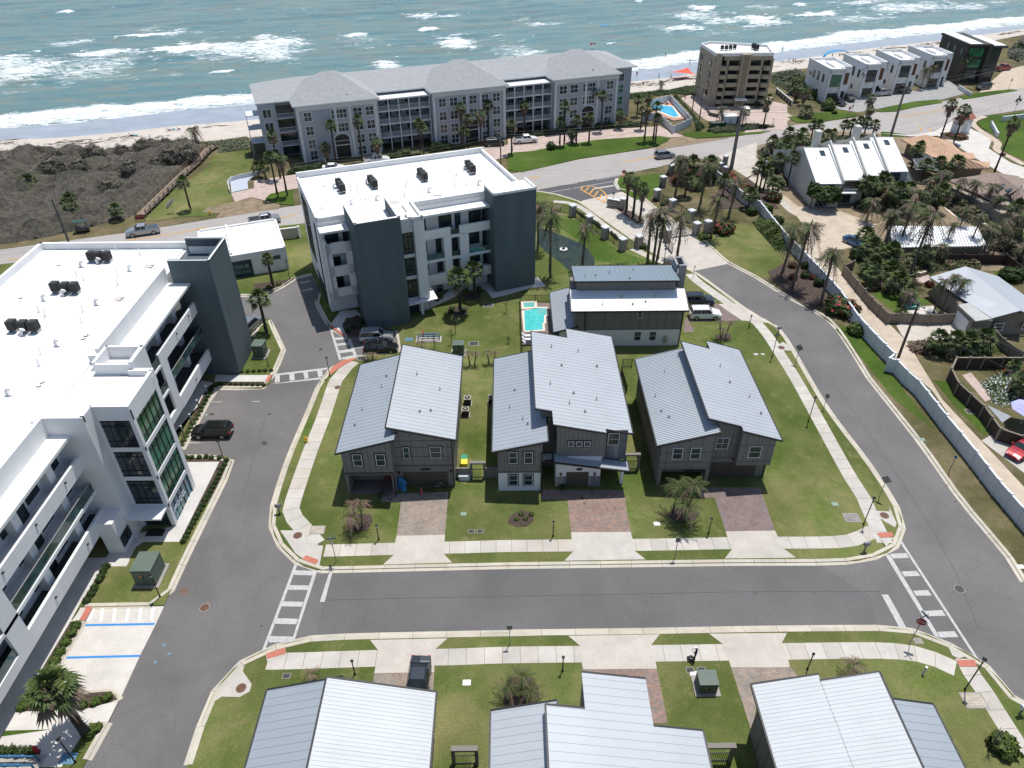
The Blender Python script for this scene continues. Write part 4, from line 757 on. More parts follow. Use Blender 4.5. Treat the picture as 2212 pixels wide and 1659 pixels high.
# ---- condo A (lower left)
b = Bld('condo_building', 'white four storey condo with dark corner tower and green glass entrance bay, lower left', 'apartment building', (-50, 55), 0, (-50, 55), 'modern white condos')
m = b.mb(); X0, XF = -60.3, -41.5
m.box(X0, XF, 15, 86.3, 3.2, 14.75); m.box(X0, -42.3, 15, 86.3, -.1, 3.2)
m.box(-41.6, -37.9, 50.1, 58.2, -.1, 15.1); m.box(-38, -34.9, 51.9, 57.4, -.1, 15.1)
for s_ in ((-34.9, -34.5, 51.7, 52.15), (-34.9, -34.5, 56.85, 57.5), (-38.1, -37.7, 51.7, 52.15)): m.box(*s_, -.1, 15.05 if s_[0] < -38 else 15.29)
for z in (2.75, 6.55, 10.3): m.box(-37.8, -34.5, 51.72, 51.95, z, z + .5); m.box(-34.85, -34.52, 52.1, 56.9, z, z + .5)
m.box(-37.8, -34.5, 51.72, 51.95, 14.1, 15.3); m.box(-34.85, -34.52, 52.1, 56.9, 13.9, 15.3)
for z in (0,): m.box(-39.8, -38.2, 48.1, 50.1, -.1, 4.3)
# balcony bays, right of the entrance
XO = -39.0
m.box(XO - .3, XO, 66.9, 78.7, 9.6, 11.15); m.box(XO - .3, XO, 66.9, 68.4, 2.6, 9.6); m.box(XO - .3, XO, 68.4, 78.7, 2.5, 4.15)
for z in (3.2, 6.35, 9.7): m.box(XF, XO - .3, 57.8, 78.7, z, z + .22)
m.box(XO - .3, XO, 57.4, 66.9, 6.3, 6.6); m.box(XO - .3, XO, 57.4, 66.9, 2.6, 3.6); m.box(XO - .31, XO + .01, 58.6, 59.4, 2.6, 11.); m.box(XO - .3, XO, 57.4, 66.9, 9.6, 9.9)
m.box(XF, XO + .1, 61., 61.2, 3, 13.6)
m.box(XF, XO + .15, 64.3, 78.7, 13.5, 13.8); m.box(XF, XO + .15, 57.8, 64.3, 13.2, 13.4)
XL = -39.8
m.box(XL - .3, XL, 15, 50.1, 9.7, 11.2); m.box(XL - .3, XL, 36.3, 50.1, 2.8, 4.5); m.box(XL - .3, XL, 34.4, 36.3, 2.8, 9.7); m.box(XL - .3, XL, 15, 34.4, 2.8, 3.9)
for z in (3.3, 6.6, 9.9): m.box(XF, XL - .3, 15, 50.1, z, z + .22)
m.box(XL - .3, XL, 15, 50.1, 6.5, 6.85); m.box(XF, XL + .1, 15, 50.6, 13.5, 13.8)
for y in (30.4, 35.5, 41, 46.6, 63, 70.5, 75.5): m.box(XF, XF + .9, y, y + .9, 3.2, 13.5)
m.box(XF - .9, XF, 57.5, 78.7, -.1, 2.6); b.part('wall', m, WHITE)
m = b.mb(); m.box(X0 + .4, XF - .4, 15, 85.9, 14.75, 14.9); m.box(-41.1, -35.3, 52.3, 57.2, 15.05, 15.15); m.box(-43, -38.2, 50.5, 54.4, 14.9, 15.12); b.part('roof', m, ROOFW)
m = b.mb()
for s_ in ((X0, X0 + .4, 15, 86.3), (X0, -40.8, 85.9, 86.3), (XF - .35, XF, 15, 50.1), (XF - .36, XF, 61.2, 79), (-41.6, -37.9, 50.1, 50.4), (-38., -34.5, 51.69, 52.05), (-34.85, -34.52, 52.05, 57.5), (-38.2, -37.9, 50.2, 52)): m.box(*s_, {-41.6: 15.1, -38.2: 15.1, -38.: 15.3, -34.85: 15.3}.get(s_[0], 14.75), 15.75)
m.box(-40.2, -36.5, 57.6, 57.9, 14.9, 16.3).box(-40.2, -36.5, 60.4, 60.7, 14.9, 16.5).box(-40.3, -40., 57.7, 60.7, 14.9, 16.5).box(-36.8, -36.4, 57.7, 60.7, 13.2, 16.5).box(-40, -36.8, 57.9, 60.4, 15, 15.2); m.box(-42, -40.2, 60.0, 60.4, 14.8, 15.75).box(-36.9, -34.6, 57.3, 57.8, 14, 15.75); b.part('parapet', m, WHITE)
m = b.mb(); m.box(-40.8, -36.2, 78.6, 79., -.1, 16.8).box(-40.8, -36.2, 84.6, 85, -.1, 16.8).box(-36.2, -35.8, 78.6, 85., -.1, 16.8).box(-40.8, -36.2, 79, 84.6, 14.3, 14.7).box(-40.8, -40.5, 79, 84.6, 0, 14.3); b.part('stair_tower', m, TEAL)
m = b.mb(); m.box(-40.85, -35.75, 78.55, 78.7, 16.8, 16.86).box(-35.95, -35.75, 78.55, 85.05, 16.8, 16.86).box(-40.85, -35.75, 84.9, 85.05, 16.8, 16.86); m.box(-40.6, -36.3, 84.55, 84.6, 14.8, 15.8); b.part('tower_coping', m, WHITE)
m = b.mb()
for z in (10.95, 7.1, 3.4): m.box(-37.65, -35, 51.8, 51.86, z, z + 3.05)
b.part('stair_glass', m, GLS)
m = b.mb()
for z in (10.85, 7.1, 3.3): m.box(-34.72, -34.66, 52.2, 56.85, z, z + 3.05)
b.part('entrance_glass', m, GLG)
m = b.mb()
for z in (10.9, 7.1, 3.35):
    for i in range(1, 4): m.box(-37.7 + i * .68, -37.64 + i * .68, 51.74, 51.8, z, z + 3.05)
    for f in (0, .65, 2.45, 3.0): m.box(-37.7, -35, 51.74, 51.8, z + f, z + f + .06)
    for i in range(0, 6): m.box(-34.66, -34.6, 52.2 + i * .92, 52.27 + i * .92, z, z + 3.05)
    for f in (0, .65, 2.45, 3.0): m.box(-34.66, -34.6, 52.2, 56.85, z + f, z + f + .06)
for i in range(0, 6): m.box(-34.66, -34.6, 52.2 + i * .92, 52.27 + i * .92, .1, 2.75)
b.part('mullions', m, BLK)
m = b.mb(); m.box(-34.72, -34.66, 52.2, 56.85, .1, 2.75); b.part('sign_window', m, GLB)
text('MODEL', .92, b.o, (-34.57 + 50, 54.0 - 55, 1.25), (R_(90), 0, R_(90)), SIGNM); text('OPEN', .66, b.o, (-34.57 + 50, 53.4 - 55, .5), (R_(90), 0, R_(90)), plain('pale_lettering', (.4, .5, .4), .6, .03, 3))
m = b.mb(); m.box(-37.6, -35.1, 51.86, 51.95, .1, 2.4); b.part('entrance_door', m, GLS); m = b.mb(); m.slab([(-38, 49.9, 3.05), (-34.6, 49.9, 3.0), (-34.6, 51.9, 3.1), (-38, 51.9, 3.15)], .2); b.part('entrance_canopy', m, WHITE); m = b.mb(); m.box(-37.2, -35.4, 50.3, 51.3, .14, .16); b.part('door_mat', m, DKT)
for z in (3.45, 6.8, 10.1):
    for y in (70.7, 74.5, 77.6, 62.4, 48.7, 45.3, 41.4, 37.5, 31.8): b.win(XF + .03, y - 1, z + .9, 1.7, 1.5, 'R', 2, 1)
    for y in (64.5, 72.3, 43.4, 33.9): b.win(XF + .03, y - .6, z + .12, .95, 2.2, 'R', 1, 1, name='balcony_door')
RAILG = glass('rail_glass', (.03, .06, .06), .06)
m = b.mb(); m.box(XO - .16, XO - .12, 68.4, 78.6, 6.6, 7.6).box(XO - .16, XO - .12, 59.4, 66.9, 6.6, 7.6).box(XO - .16, XO - .12, 59.4, 66.9, 9.9, 10.9).box(XL - .16, XL - .12, 15, 50.1, 6.85, 7.9).box(XL - .16, XL - .12, 15, 34.4, 3.9, 4.8); b.part('glass_railing', m, RAILG)
m = b.mb(); m.box(XO - .18, XO - .1, 68.4, 78.6, 7.6, 7.66).box(XL - .18, XL - .1, 15, 50.1, 7.9, 7.96); b.part('handrail', m, STEEL)
m = b.mb(); 
for z in (3.45, 6.65, 9.95): m.box(XF, XO - .3, 57.8, 78.7, z, z + .02).box(XF, XL - .3, 15, 50.1, z + .1, z + .12)
b.part('balcony_floor', m, plain('dark_balcony_tiles', (.035, .042, .045), .8, .1, 1))
b.win(-39.78 + 1.6, 48.4, .9, .8, 1.2, 'R', 1, 2); b.win(-39.78 + 1.6, 49.4, .9, .5, 1.2, 'R', 1, 2)
for y, z in ((76, 10.6), (72, 10.6), (47, 10.7), (42, 10.7), (37, 10.7), (73, 3.2), (46, 3.7), (40, 3.7)): m = b.mb(); m.box(-39.8 if y < 52 else -39., (-39.8 if y < 52 else -39.) + .12, y, y + .22, z, z + .12); b.part('wall_lamp', m, BLK)
# ---- annex with the tour sign
b = Bld('sales_office', 'low white flat roofed office with TOUR NOW window beside the road', 'office', (-45, 106), 21.5, (0, 0))
th = R_(21.5)
m = MB(); m.box(-4, 9.0, -.5, 12, -.1, 3.7); b.part('wall', m, WHITE); m = MB(); m.box(-3.7, 8.7, -.2, 11.7, 3.7, 3.78); b.part('roof', m, ROOFW); m = MB(); m.box(-4.05, 9.05, -.55, -.2, 3.6, 4.05).box(-4.05, 9.05, 11.7, 12.05, 3.6, 4.05).box(8.7, 9.05, -.5, 12, 3.6, 4.05).box(-4.05, -3.7, -.5, 12, 3.6, 4.05).box(.5, .8, 0, 12, 3.7, 4.3); b.part('parapet', m, WHITE)
b.win(.2, -.52, .15, 3., 2.7, 'F', 3, 1, gl=glass('dark_teal_glass', (.008, .035, .048), .15), name='sign_window'); b.win(5.6, -.52, 2.3, 2.2, .45, 'F', 2, 1)
text('TOUR', .85, b.o, (1.7, -.62, 1.65), (R_(90), 0, 0), plain('grey_lettering', (.35, .42, .45), .6, .03, 3)); text('NOW', .85, b.o, (1.7, -.62, .75), (R_(90), 0, 0), plain('pale_blue_lettering', (.14, .24, .28), .6, .03, 3))
# ---- condo B (centre)
b = Bld('condo_building', 'white four storey condo with two dark teal towers and white roof, behind the lawn', 'apartment building', (-20.2, 89.6), 21.5, (0, 0), 'modern white condos')
m = MB(); m.box(-4.2, 26.9, 7.1, 24.9, -.1, 14.6); m.box(6, 9.5, 2.1, 7.2, -.1, 14.9); m.box(8.1, 9.6, 1., 7.2, 2.8, 15.2); m.box(8.1, 8.5, 1., 1.4, -.1, 3)
for z in (2.3, 5.9, 9.35): m.box(5.9, 8.3, 1.75, 2.1, z, z + .5)
m.box(5.9, 8.3, 1.75, 2.1, 13.2, 15.2)
m.box(-3.8, -.3, 4.9, 7.1, 3.3, 3.6).box(-3.8, -3.5, 4.9, 7.1, 3.3, 12.1).box(-3.8, -.2, 4.9, 5.15, 3.3, 4.9).box(-3.8, -.2, 4.9, 5.15, 6.9, 8.4).box(-3.8, -.2, 4.9, 5.15, 10.4, 12.0).box(-3.8, -3., 4.9, 5.15, 3.3, 12.).box(-1.1, -.2, 4.9, 5.15, 3.3, 12.); m.box(-4.2, -.2, 4.8, 7.1, 13.5, 13.8)
for z in (3.4, 6.7, 10.2): m.box(-3.8, -.2, 5.1, 7.1, z, z + .2)
Y = 5.2
m.box(9.5, 20.8, 4.95, 7.1, 13.5, 13.8)
for z in (3.2, 6.3, 9.85): m.box(9.5, 20.8, Y + .1, 7.1, z, z + .2)
m.box(9.6, 14.6, Y, Y + .3, 9.9, 11.3).box(16., 20.9, Y, Y + .3, 9.9, 11.3).box(13.5, 14.6, Y, Y + .3, 2.4, 10).box(16., 17.4, Y, Y + .3, 2.4, 10).box(9.6, 14.6, Y, Y + .3, 2.3, 4.).box(17.4, 20.9, Y, Y + .3, 2.4, 3.9).box(14.6, 16, Y, Y + .3, 9.6, 10.).box(14.6, 16, Y, Y + .3, 6.1, 6.4).box(9.6, 13.5, Y, Y + .3, 6.1, 6.4).box(17.4, 20.9, Y, Y + .3, 6.1, 6.4).box(14.6, 16, Y, Y + .3, 2.4, 3.4); b.part('wall', m, WHITE)
m = MB(); m.box(-3.8, 26.5, 7.5, 24.5, 14.6, 14.75); m.box(6.2, 8, 3.4, 7.2, 14.7, 14.95); m.box(0.2, 5.7, 0, 7.2, 14.6, 14.8); b.part('roof', m, ROOFW)
m = MB(); m.box(-4.2, 26.9, 24.5, 24.9, 14.5, 15.6).box(26.5, 26.9, 7.1, 24.5, 14.5, 15.4).box(-4.2, -3.9, 7.1, 24.5, 14.5, 15.0).box(-4.2, -.2, 7.1, 7.4, 14.5, 15.).box(9.2, 20.8, 7.1, 7.4, 14.5, 15.2).box(9.2, 9.55, 1, 7.2, 15.2, 15.6).box(8.1, 9.5, 1, 1.3, 15.1, 15.6).box(7.6, 8.1, 1.8, 3.6, 15., 15.4); b.part('parapet', m, WHITE)
m = MB(); m.box(-.2, .1, -.2, 7.2, -.1, 16.6).box(-.2, 6., -.5, -.2, -.1, 16.6).box(5.7, 6., -.2, 7.2, -.1, 16.6).box(.1, 5.7, -.2, 7.1, 14.2, 14.6); b.part('stair_tower', m, TEAL)
m = MB(); m.box(20.8, 27.5, 3.2, 7.3, -.1, 15.9); b.part('stair_tower', m, TEAL); m = MB(); m.box(21.1, 27.2, 3.5, 7.1, 15.9, 16.0).box(20.75, 27.55, 3.15, 3.4, 15.9, 16.25).box(27.25, 27.55, 3.2, 7.3, 15.9, 16.25).box(20.75, 21., 3.2, 7.3, 15.9, 16.25); b.part('tower_coping', m, ROOFW); m = MB(); m.box(-.25, .15, -.5, 7.2, 16.6, 16.67).box(-.25, 6.05, -.55, -.15, 16.6, 16.67).box(5.65, 6.05, -.5, 7.2, 16.6, 16.67); b.part('tower_coping', m, ROOFW)
m = MB()
for z in (9.9, 6.45, 2.9): m.box(6.1, 8., 2.0, 2.05, z, z + 3.2)
m.box(6.1, 8., 2., 2.05, 0.1, 2.3); b.part('stair_glass', m, GLS)
m = MB()
for z in (9.9, 6.45, 2.9, .1):
    for i in range(4): m.box(6.1 + i * .62, 6.16 + i * .62, 1.92, 2., z, z + (3.3 if z > 1 else 2.2))
    if z > 1:
        for f in (0, .7, 2.5, 3.2): m.box(6.1, 8., 1.92, 2., z + f, z + f + .06)
b.part('mullions', m, BLK)
m = MB(); m.slab([(6.2, .4, 2.5), (10.6, .4, 2.7), (10.6, 4, 2.9), (6.2, 2., 2.7)], .15); b.part('entrance_canopy', m, WHITE)
for x, z, w_, h in ((9.9, 10.7, 1.4, 1.6), (13.5, 10.5, 1.8, 1.9), (18.2, 10.6, 1.8, 1.8), (9.9, 7.2, 1.3, 1.5), (17.9, 7.2, 1.7, 1.7), (9.9, 4.1, 1.3, 1.5), (17.9, 4.1, 1.7, 1.5), (-3.3, 10.9, 1.7, 1.8), (-2.9, 7.2, 1.1, 1.6), (-2.9, 4.0, 1.1, 1.6)): b.win(x, 7.05, z, w_, h, 'F', 2, 1)
for x, z in ((16., 10.1), (12.8, 6.6), (12.8, 3.5), (15.4, 6.6), (15.4, 3.5), (20.3, 10.1), (20.3, 6.6), (20.3, 3.5), (-.8, 10.3)): b.win(x, 7.05, z, .7, 2.3, 'F', 1, 1, name='balcony_door')
m = MB(); 
for s_ in ((14.65, 15.95, 10, 10.9), (14.65, 15.95, 6.4, 7.4), (9.7, 13.45, 6.4, 7.4), (17.45, 20.8, 6.4, 7.4)): b.part('glass_railing', MB().box(s_[0], s_[1], Y + .12, Y + .16, s_[2], s_[3]), RAILG)
m = MB()
for k, (y, z, w_, h) in enumerate([(yy, zz, 2.6, 2.9) for zz in (4.2, 7.4, 10.6) for yy in (22, 18.6)] + [(10.4, 9.9, .9, 3.2), (10.4, 6.5, .9, 3.), (10.4, 3., .9, 3.)]): b.win(-4.22, y, z, w_, h, 'L', 3 if w_ > 1 else 1, 2)
m = MB(); m.box(-4.3, -4.2, 9.5, 17, .1, 2.6); b.part('garage_opening', m, DKT); m = MB(); 
for x, x_ in ((9.6, 20.8), (-4.2, -.2)):
    m = MB().box(x, x_, 7.0, 7.12, -.1, 2.3)
    for z in (.5, .9, 1.3, 1.7, 2.1): m.box(x, x_, 6.97, 7.0, z, z + .03)
    b.part('base_siding', m, WHITE)
# roof plant: condensers stand on the roofs, each a thing of its own
def condenser(lab='black condenser'):
    t_ = thing('condenser_unit', lab, 'air conditioner', group='black condensers on the white roofs'); a = MB(); a.box(-.42, .42, -.42, .42, .35, 1.35)
    for i in range(8): a.box(-.44, .44, -.44, .44, .42 + i * .115, .46 + i * .115, 1)
    part('housing', a, [plain('condenser_black', (.03, .03, .03), .6, .2, 5), DKT], t_); a = MB(); a.cyl(0, 0, 1.35, 1.4, .36, 16); a.cyl(0, 0, 1.4, 1.43, .12, 8); part('fan', a, plain('fan_grille', (.06, .06, .06), .5, .2, 8), t_)
    for x in (-.36, .36): a = MB(); a.box(x - .03, x + .03, -.36, .36, 0, .35); part('leg', a, STEEL, t_)
    return t_
cp = condenser()
def acs(c, pts, z, rz, lab):
    for i, (u, v) in enumerate(pts):
        p = q(c, u, v, z + .3); inst(cp, (p.x, p.y, z), rz, 1., 'black condenser, %s of the %s trio on the %s' % (('left', 'middle', 'right')[i], lab[0], lab[1]))
for c, pts, l in (('01', [(735, 545), (790, 545), (855, 545)], 'farthest'), ('01', [(450, 790), (530, 795), (600, 795)], 'middle'), ('01', [(110, 1095), (200, 1100), (280, 1100)], 'nearest')): acs(c, pts, 14.9, 0, (l, 'left white roof'))
for pts, l in (([(672, 1468), (688, 1492), (702, 1512)], 'first'), ([(925, 1442), (942, 1460), (957, 1478)], 'second'), ([(1318, 1385), (1337, 1402), (1353, 1420)], 'third'), ([(1694, 1322), (1714, 1342), (1732, 1362)], 'fourth')): acs('10', pts, 14.75, .37, (l, 'central white roof from the left'))
def hoods(c, pts, z, o_, kind='vent'):
    for u, v in pts:
        p = q(c, u, v, z); L = p - o_.location; a = -o_.rotation_euler.z
        x, y = L.x * math.cos(a) - L.y * math.sin(a), L.x * math.sin(a) + L.y * math.cos(a); m = MB()
        if kind == 'hood': m.tube([(x, y, z), (x, y, z + .55), (x + .12, y, z + .75), (x + .35, y, z + .72), (x + .42, y, z + .55)], .16, 8); part('roof_vent', m, ROOFW, o_, label='white goose-neck vent')
        elif kind == 'pipe': m.cyl(x, y, z, z + .9, .06, 6); m.cyl(x, y, z, z + .12, .14, 8); part('roof_vent', m, ROOFW, o_)
        else: m.cyl(x, y, z, z + .05, .22, 12); m.cyl(x, y, z + .05, z + .1, .17, 12, k=1); part('roof_drain', m, [ROOFW, plain('drain_dark', (.03, .015, .015), .6, .2, 3)][::-1], o_)
cA = [o for o in sc.objects if o.name.startswith('condo_building') and o.location.x < -45][0]; cB = [o for o in sc.objects if o.name.startswith('condo_building') and o.location.x > -45][0]
hoods('01', [(640, 605), (1022, 635), (342, 870), (760, 905), (445, 1230), (60, 1620), (775, 580), (500, 835), (175, 1148)], 14.9, cA, 'hood'); hoods('01', [(615, 690), (665, 712), (938, 683), (935, 750), (312, 965), (362, 998), (660, 963), (650, 1045), (328, 1298), (312, 1390), (1110, 508), (918, 475)], 14.9, cA, 'pipe'); hoods('01', [(465, 593), (1210, 590), (1192, 607), (162, 852), (967, 848), (950, 865), (680, 1152), (660, 1175), (335, 1520), (307, 1550)], 14.9, cA, 'drain')
hoods('10', [(630, 1495), (890, 1455), (1290, 1400), (1665, 1345), (1382, 1525), (968, 1588), (768, 1618), (1776, 1466)], 14.75, cB, 'hood'); hoods('10', [(770, 1508), (820, 1504), (1202, 1484), (1219, 1444), (1294, 1522), (1587, 1427), (1603, 1388), (1588, 1495), (1686, 1460), (1193, 1556), (846, 1606), (883, 1583), (537, 1652)], 14.75, cB, 'pipe'); hoods('10', [(556, 1478), (1077, 1605), (1442, 1548), (1474, 1545)], 14.75, cB, 'drain')
m = MB(); rnd = random.Random(5)
stm, t_, b_ = begin('roof_water_stain'); b_.inputs['Base Color'].default_value = (.52, .48, .43, 1); b_.inputs['Roughness'].default_value = .9
for par, c, z, pts in ((cA, '01', 14.905, [(1180, 600, 45, 22), (945, 865, 60, 26), (690, 1145, 45, 18)]), (cB, '10', 14.755, [(1120, 1600, 55, 18), (1435, 1548, 45, 10)])):
    for u, v, a, bb in pts:
        m = MB(); P_ = []
        for i in range(22):
            g = i / 22 * 6.283; r = .6 + .5 * rnd.random(); pt = q(c, u + a * r * math.cos(g), v + bb * r * math.sin(g), z); L = pt - par.location; al = -par.rotation_euler.z
            P_.append((L.x * math.cos(al) - L.y * math.sin(al), L.x * math.sin(al) + L.y * math.cos(al), z))
        m.poly(P_[::-1]); part('water_stain', m, stm, par)
# ---- building C: long grey beachfront block
SHG = plain('grey_shingles', (.38, .39, .4), .95, .12, 1.5, fine=.25, bmp=.02)
b = Bld('beachfront_building', 'long light grey four storey beachfront building with hipped shingle roofs', 'apartment building', (-45.6, 160.1), 19.8, (0, 0))
def hip(m, x0, x1, y0, y1, z0, z1, k=0):
    w_ = x1 - x0; d = y1 - y0
    if w_ > d: r = [(x0 + d / 2, (y0 + y1) / 2, z1), (x1 - d / 2, (y0 + y1) / 2, z1)]; f = [(0, 1, 5, 4), (1, 2, 5), (2, 3, 4, 5), (3, 0, 4)]
    else: r = [((x0 + x1) / 2, y0 + w_ / 2, z1), ((x0 + x1) / 2, y1 - w_ / 2, z1)]; f = [(0, 1, 4), (1, 2, 5, 4), (2, 3, 5), (3, 0, 4, 5)]
    m.add([(x0, y0, z0), (x1, y0, z0), (x1, y1, z0), (x0, y1, z0)] + r, f, k)
    m.add([(x0, y0, z0 - .25), (x1, y0, z0 - .25), (x1, y1, z0 - .25), (x0, y1, z0 - .25), (x0, y0, z0), (x1, y0, z0), (x1, y1, z0), (x0, y1, z0)], [(3, 2, 1, 0), (0, 1, 5, 4), (1, 2, 6, 5), (2, 3, 7, 6), (3, 0, 4, 7)], 1)
BAYS = ((.2, 17.8), (30.5, 48.2), (60.6, 77.6))
m = MB(); m.box(-7, 84.5, 6.5, 22, -.2, 12)
for x0, x1 in BAYS: m.box(x0, x1, 0, 7, -.2, 12)
m.box(77.6, 84, 5.4, 7, -.2, 12); m.box(-7.2, -3.6, 4.6, 7, -.2, 12)
b.part('wall', m, LGW)
WTR = plain('white_trim', (.62, .64, .66), .8, .04, 2)
for x0, x1 in BAYS:
    m = MB()
    for x in (x0, x1 - .7, x0 + 8, x0 + 11.2): m.box(x, x + .6, -.1, 0, -.2, 11.9)
    m.box(x0, x1, -.12, 0, 11.1, 12); b.part('pilasters', m, WTR)
m = MB()
for x0, x1 in BAYS: hip(m, x0 - .6, x1 + .7, -.6, 15.5, 12.3, 17.)
hip(m, -7.6, 85.2, 4.6, 22.6, 12.3, 15.); b.part('roof', m, [SHG, WTR])
for g in (17.9, 48.3):   # open balcony galleries between the bays
    m = MB()
    for z in (2.9, 5.9, 8.8): m.box(g, g + 12.5, 1.6, 6.5, z - .2, z + .12)
    m.box(g - .2, g + 12.7, 1.3, 5, 11.2, 11.5)
    for i in range(6): m.box(g + .2 + i * 2.4, g + .42 + i * 2.4, 1.5, 1.75, -.1, 11.3)
    b.part('gallery', m, WTR)
for g in (17.9, 48.3):
    m = MB()
    for z in (2.9, 5.9, 8.8):
        m.box(g, g + 12.5, 1.55, 1.6, z + 1.05, z + 1.12)
        for i in range(42): m.box(g + i * .3, g + i * .3 + .04, 1.55, 1.6, z + .1, z + 1.05)
    b.part('railing', m, WTR)
for g in (17.9, 48.3):
    for z in (.2, 3.05, 6.05, 8.95):
        for i in range(5): b.win(g + .5 + i * 2.4, 6.48, z + (.05 if i % 2 else .6), 1.3, 2.1 if i % 2 else 1.5, 'F', 2, 1, fm=WTR, fr=.08)
for bi, (x0, x1) in enumerate(BAYS):
    for z in (.4, 3., 5.9, 8.85):
        cols = ([(1.6, 1.5), (7.5, 3.3), (12.3, 1.8), (15., 1.7)], [(1.5, 1.6), (4.1, 1.7), (7.1, 3.4), (11.7, 1.7), (14.5, 1.7)], [(1.3, 1.9), (4.2, 1.9), (7.5, 3.2), (13.8, 1.8)])[bi]
        for x, w_ in cols:
            if w_ > 3 and z < 4: continue
            b.win(x0 + x, 0, z, w_, 1.8 if z > 1 or x > 5 else 2., 'F', 4 if w_ > 3 else 2, 2, fm=WTR, fr=.14)
    m = MB(); cx = x0 + 9; pts = [(cx - 1.6, -.05, -.1)] + [(cx - 1.6 * math.cos(a), -.05, 4.2 + 1.3 * math.sin(a)) for a in [i * math.pi / 8 for i in range(9)]] + [(cx + 1.6, -.05, -.1)]
    m.slab(pts, .08, dirn=(0, -1, 0)); b.part('entrance_arch', m, DKT)
    m = MB(); m.tube([(p[0] + (p[0] - cx) * .12, -.14, p[2] + .1) for p in pts], .2, 4); m.box(cx - 1.7, cx + 1.7, -.2, -.1, 2.9, 3.1).box(cx - 1.7, cx + 1.7, -.2, -.15, 3.9, 4.); b.part('arch_surround', m, WTR)
for z in (.3, 3.2, 6.1, 8.9): b.win(79.5, 5.35, z, 2.4, 2., 'F', 2, 2, fm=WTR, fr=.12, gl=GLG if z < 7 else GLS); b.win(-6.4, 4.58, z + .3, 1.7, 1.7, 'F', 2, 1, fm=WTR, fr=.14); 
for z in (2.8, 5.8, 8.8):
    m = MB(); m.box(-3.6, 0.2, 4.4, 6.5, z - .15, z).box(-3.6, .2, 4.4, 4.45, z + .9, z + 1.); 
    for i in range(13): m.box(-3.6 + i * .3, -3.55 + i * .3, 4.4, 4.45, z, z + .9)
    b.part('balcony', m, WTR)
    m = MB(); m.box(-10, -7.2, 9, 13, z - .15, z); m.box(-10, -9.95, 9, 13, z + .9, z + 1.)
    for i in range(14): m.box(-10, -9.95, 9 + i * .3, 9.05 + i * .3, z, z + .9)
    m.box(-10, -9.85, 9, 9.15, z - 3, z + .1); b.part('balcony', m, WTR)
m = MB(); m.box(-3.5, .1, 6.4, 6.52, .2, 11); b.part('recess_windows', m, GLS)
for x, y, z in ((8, 2.5, 13.2), (38.5, 2.6, 13.2), (68.6, 2.8, 13.3)): m = MB(); m.box(x, x + .9, y, y + .7, z, z + .6); b.part('roof_vent', m, WHITE)
for x, y, z in ((11.7, 1.2, 12.8), (42.5, 1.4, 12.8), (71., 1.2, 12.9)): m = MB(); m.cyl(x, y, z, z + .6, .25, 8); b.part('roof_vent', m, STEEL)
# ---- building D: tan six storey block
TAN = plain('tan_stucco', (.36, .31, .23), .85, .07, .6); DTAN = plain('dark_tan_recess', (.17, .14, .1), .85, .08, 1)
b = Bld('tan_apartment_building', 'tan six storey block with stacked balconies and a white flat roof', 'apartment building', (62, 208), 0, (62, 208))
D = [(53.2, 214.2), (54.6, 201.8), (56.9, 203.4), (69., 203.4), (70.9, 211.9), (56.5, 217)]
m = b.mb(); m.prism(D, -.3, 12.6); m.box(61.2, 63.6, 200.8, 203.5, -.2, 13.2); m.box(54.7, 56.2, 201.6, 203.5, -.2, 13.2); m.box(57, 61.2, 201.9, 203.5, 11.6, 13.2); m.box(63.6, 69.6, 201.9, 203.5, 11.6, 13.2); m.box(57.7, 58.2, 201.7, 203.5, -.2, 12).box(66.7, 67.2, 201.7, 203.5, -.2, 12).box(69.3, 69.9, 201.8, 203.6, -.2, 12)
b.part('wall', m, TAN)
for z in (1.9, 4.0, 6.1, 8.2, 10.3)[::1]:
    for x0, x1 in ((58.2, 61.2), (63.6, 66.7)):
        m = b.mb(); m.box(x0, x1, 201.5, 203.4, z - 1.05, z - .2); m.box(x0, x1, 201.4, 201.6, z - 1.05, z); b.part('balcony', m, TAN); b.win(x0 + .3, 203.35, z - .1, x1 - x0 - .6, 1.2, 'F', 3, 1, name='window')
    for cx in (56.9, 68.4):
        m = b.mb(); P_ = [(cx - 1.0, 203.2)] + [(cx - 1. * math.cos(a), 201.7 - .8 * math.sin(a)) for a in [i * math.pi / 6 for i in range(7)]] + [(cx + 1., 203.2)]; m.prism(P_, z - 1.1, z - .1); b.part('balcony', m, TAN); b.win(cx - .8, 203.35, z - .1, 1.6, 1.2, 'F', 2, 1)
m = b.mb(); m.box(61.7, 63.1, 200.72, 200.8, .9, 12.6); b.part('stone_panel', m, plain('rough_stone_panel', (.24, .2, .14), .95, .35, 3, bmp=.05)); m = b.mb(); m.box(60.8, 63.9, 199.2, 200.8, 2.1, 2.4); b.part('entrance_canopy', m, WHITE)
m = b.mb(); m.prism([(53.7, 213.8), (55, 202.2), (69.2, 202.2), (70.5, 211.6), (56.7, 216.5)], 12.6, 12.75); b.part('roof', m, ROOFW)
m = b.mb(); Q = [(53.2, 214.2), (54.6, 201.7), (69.6, 201.8), (70.9, 211.9), (56.5, 217)]
for a, c in zip(Q, Q[1:] + Q[:1]):
    a, c = Vector((*a, 0)), Vector((*c, 0)); n_ = (c - a).normalized(); n_ = Vector((-n_.y, n_.x, 0)) * .3; m.prism([a, c, c + n_, a + n_], 12.6, 13.35)
b.part('parapet', m, WHITE)
for y, z, w_ in [(yy, zz, 1.2) for zz in (2.4, 4.5, 7., 9.8) for yy in (212.8, 208., 205.5)]: b.win(54.1 if y < 210 else 53.3, y, z, w_, 1.1, 'L', 1, 1)
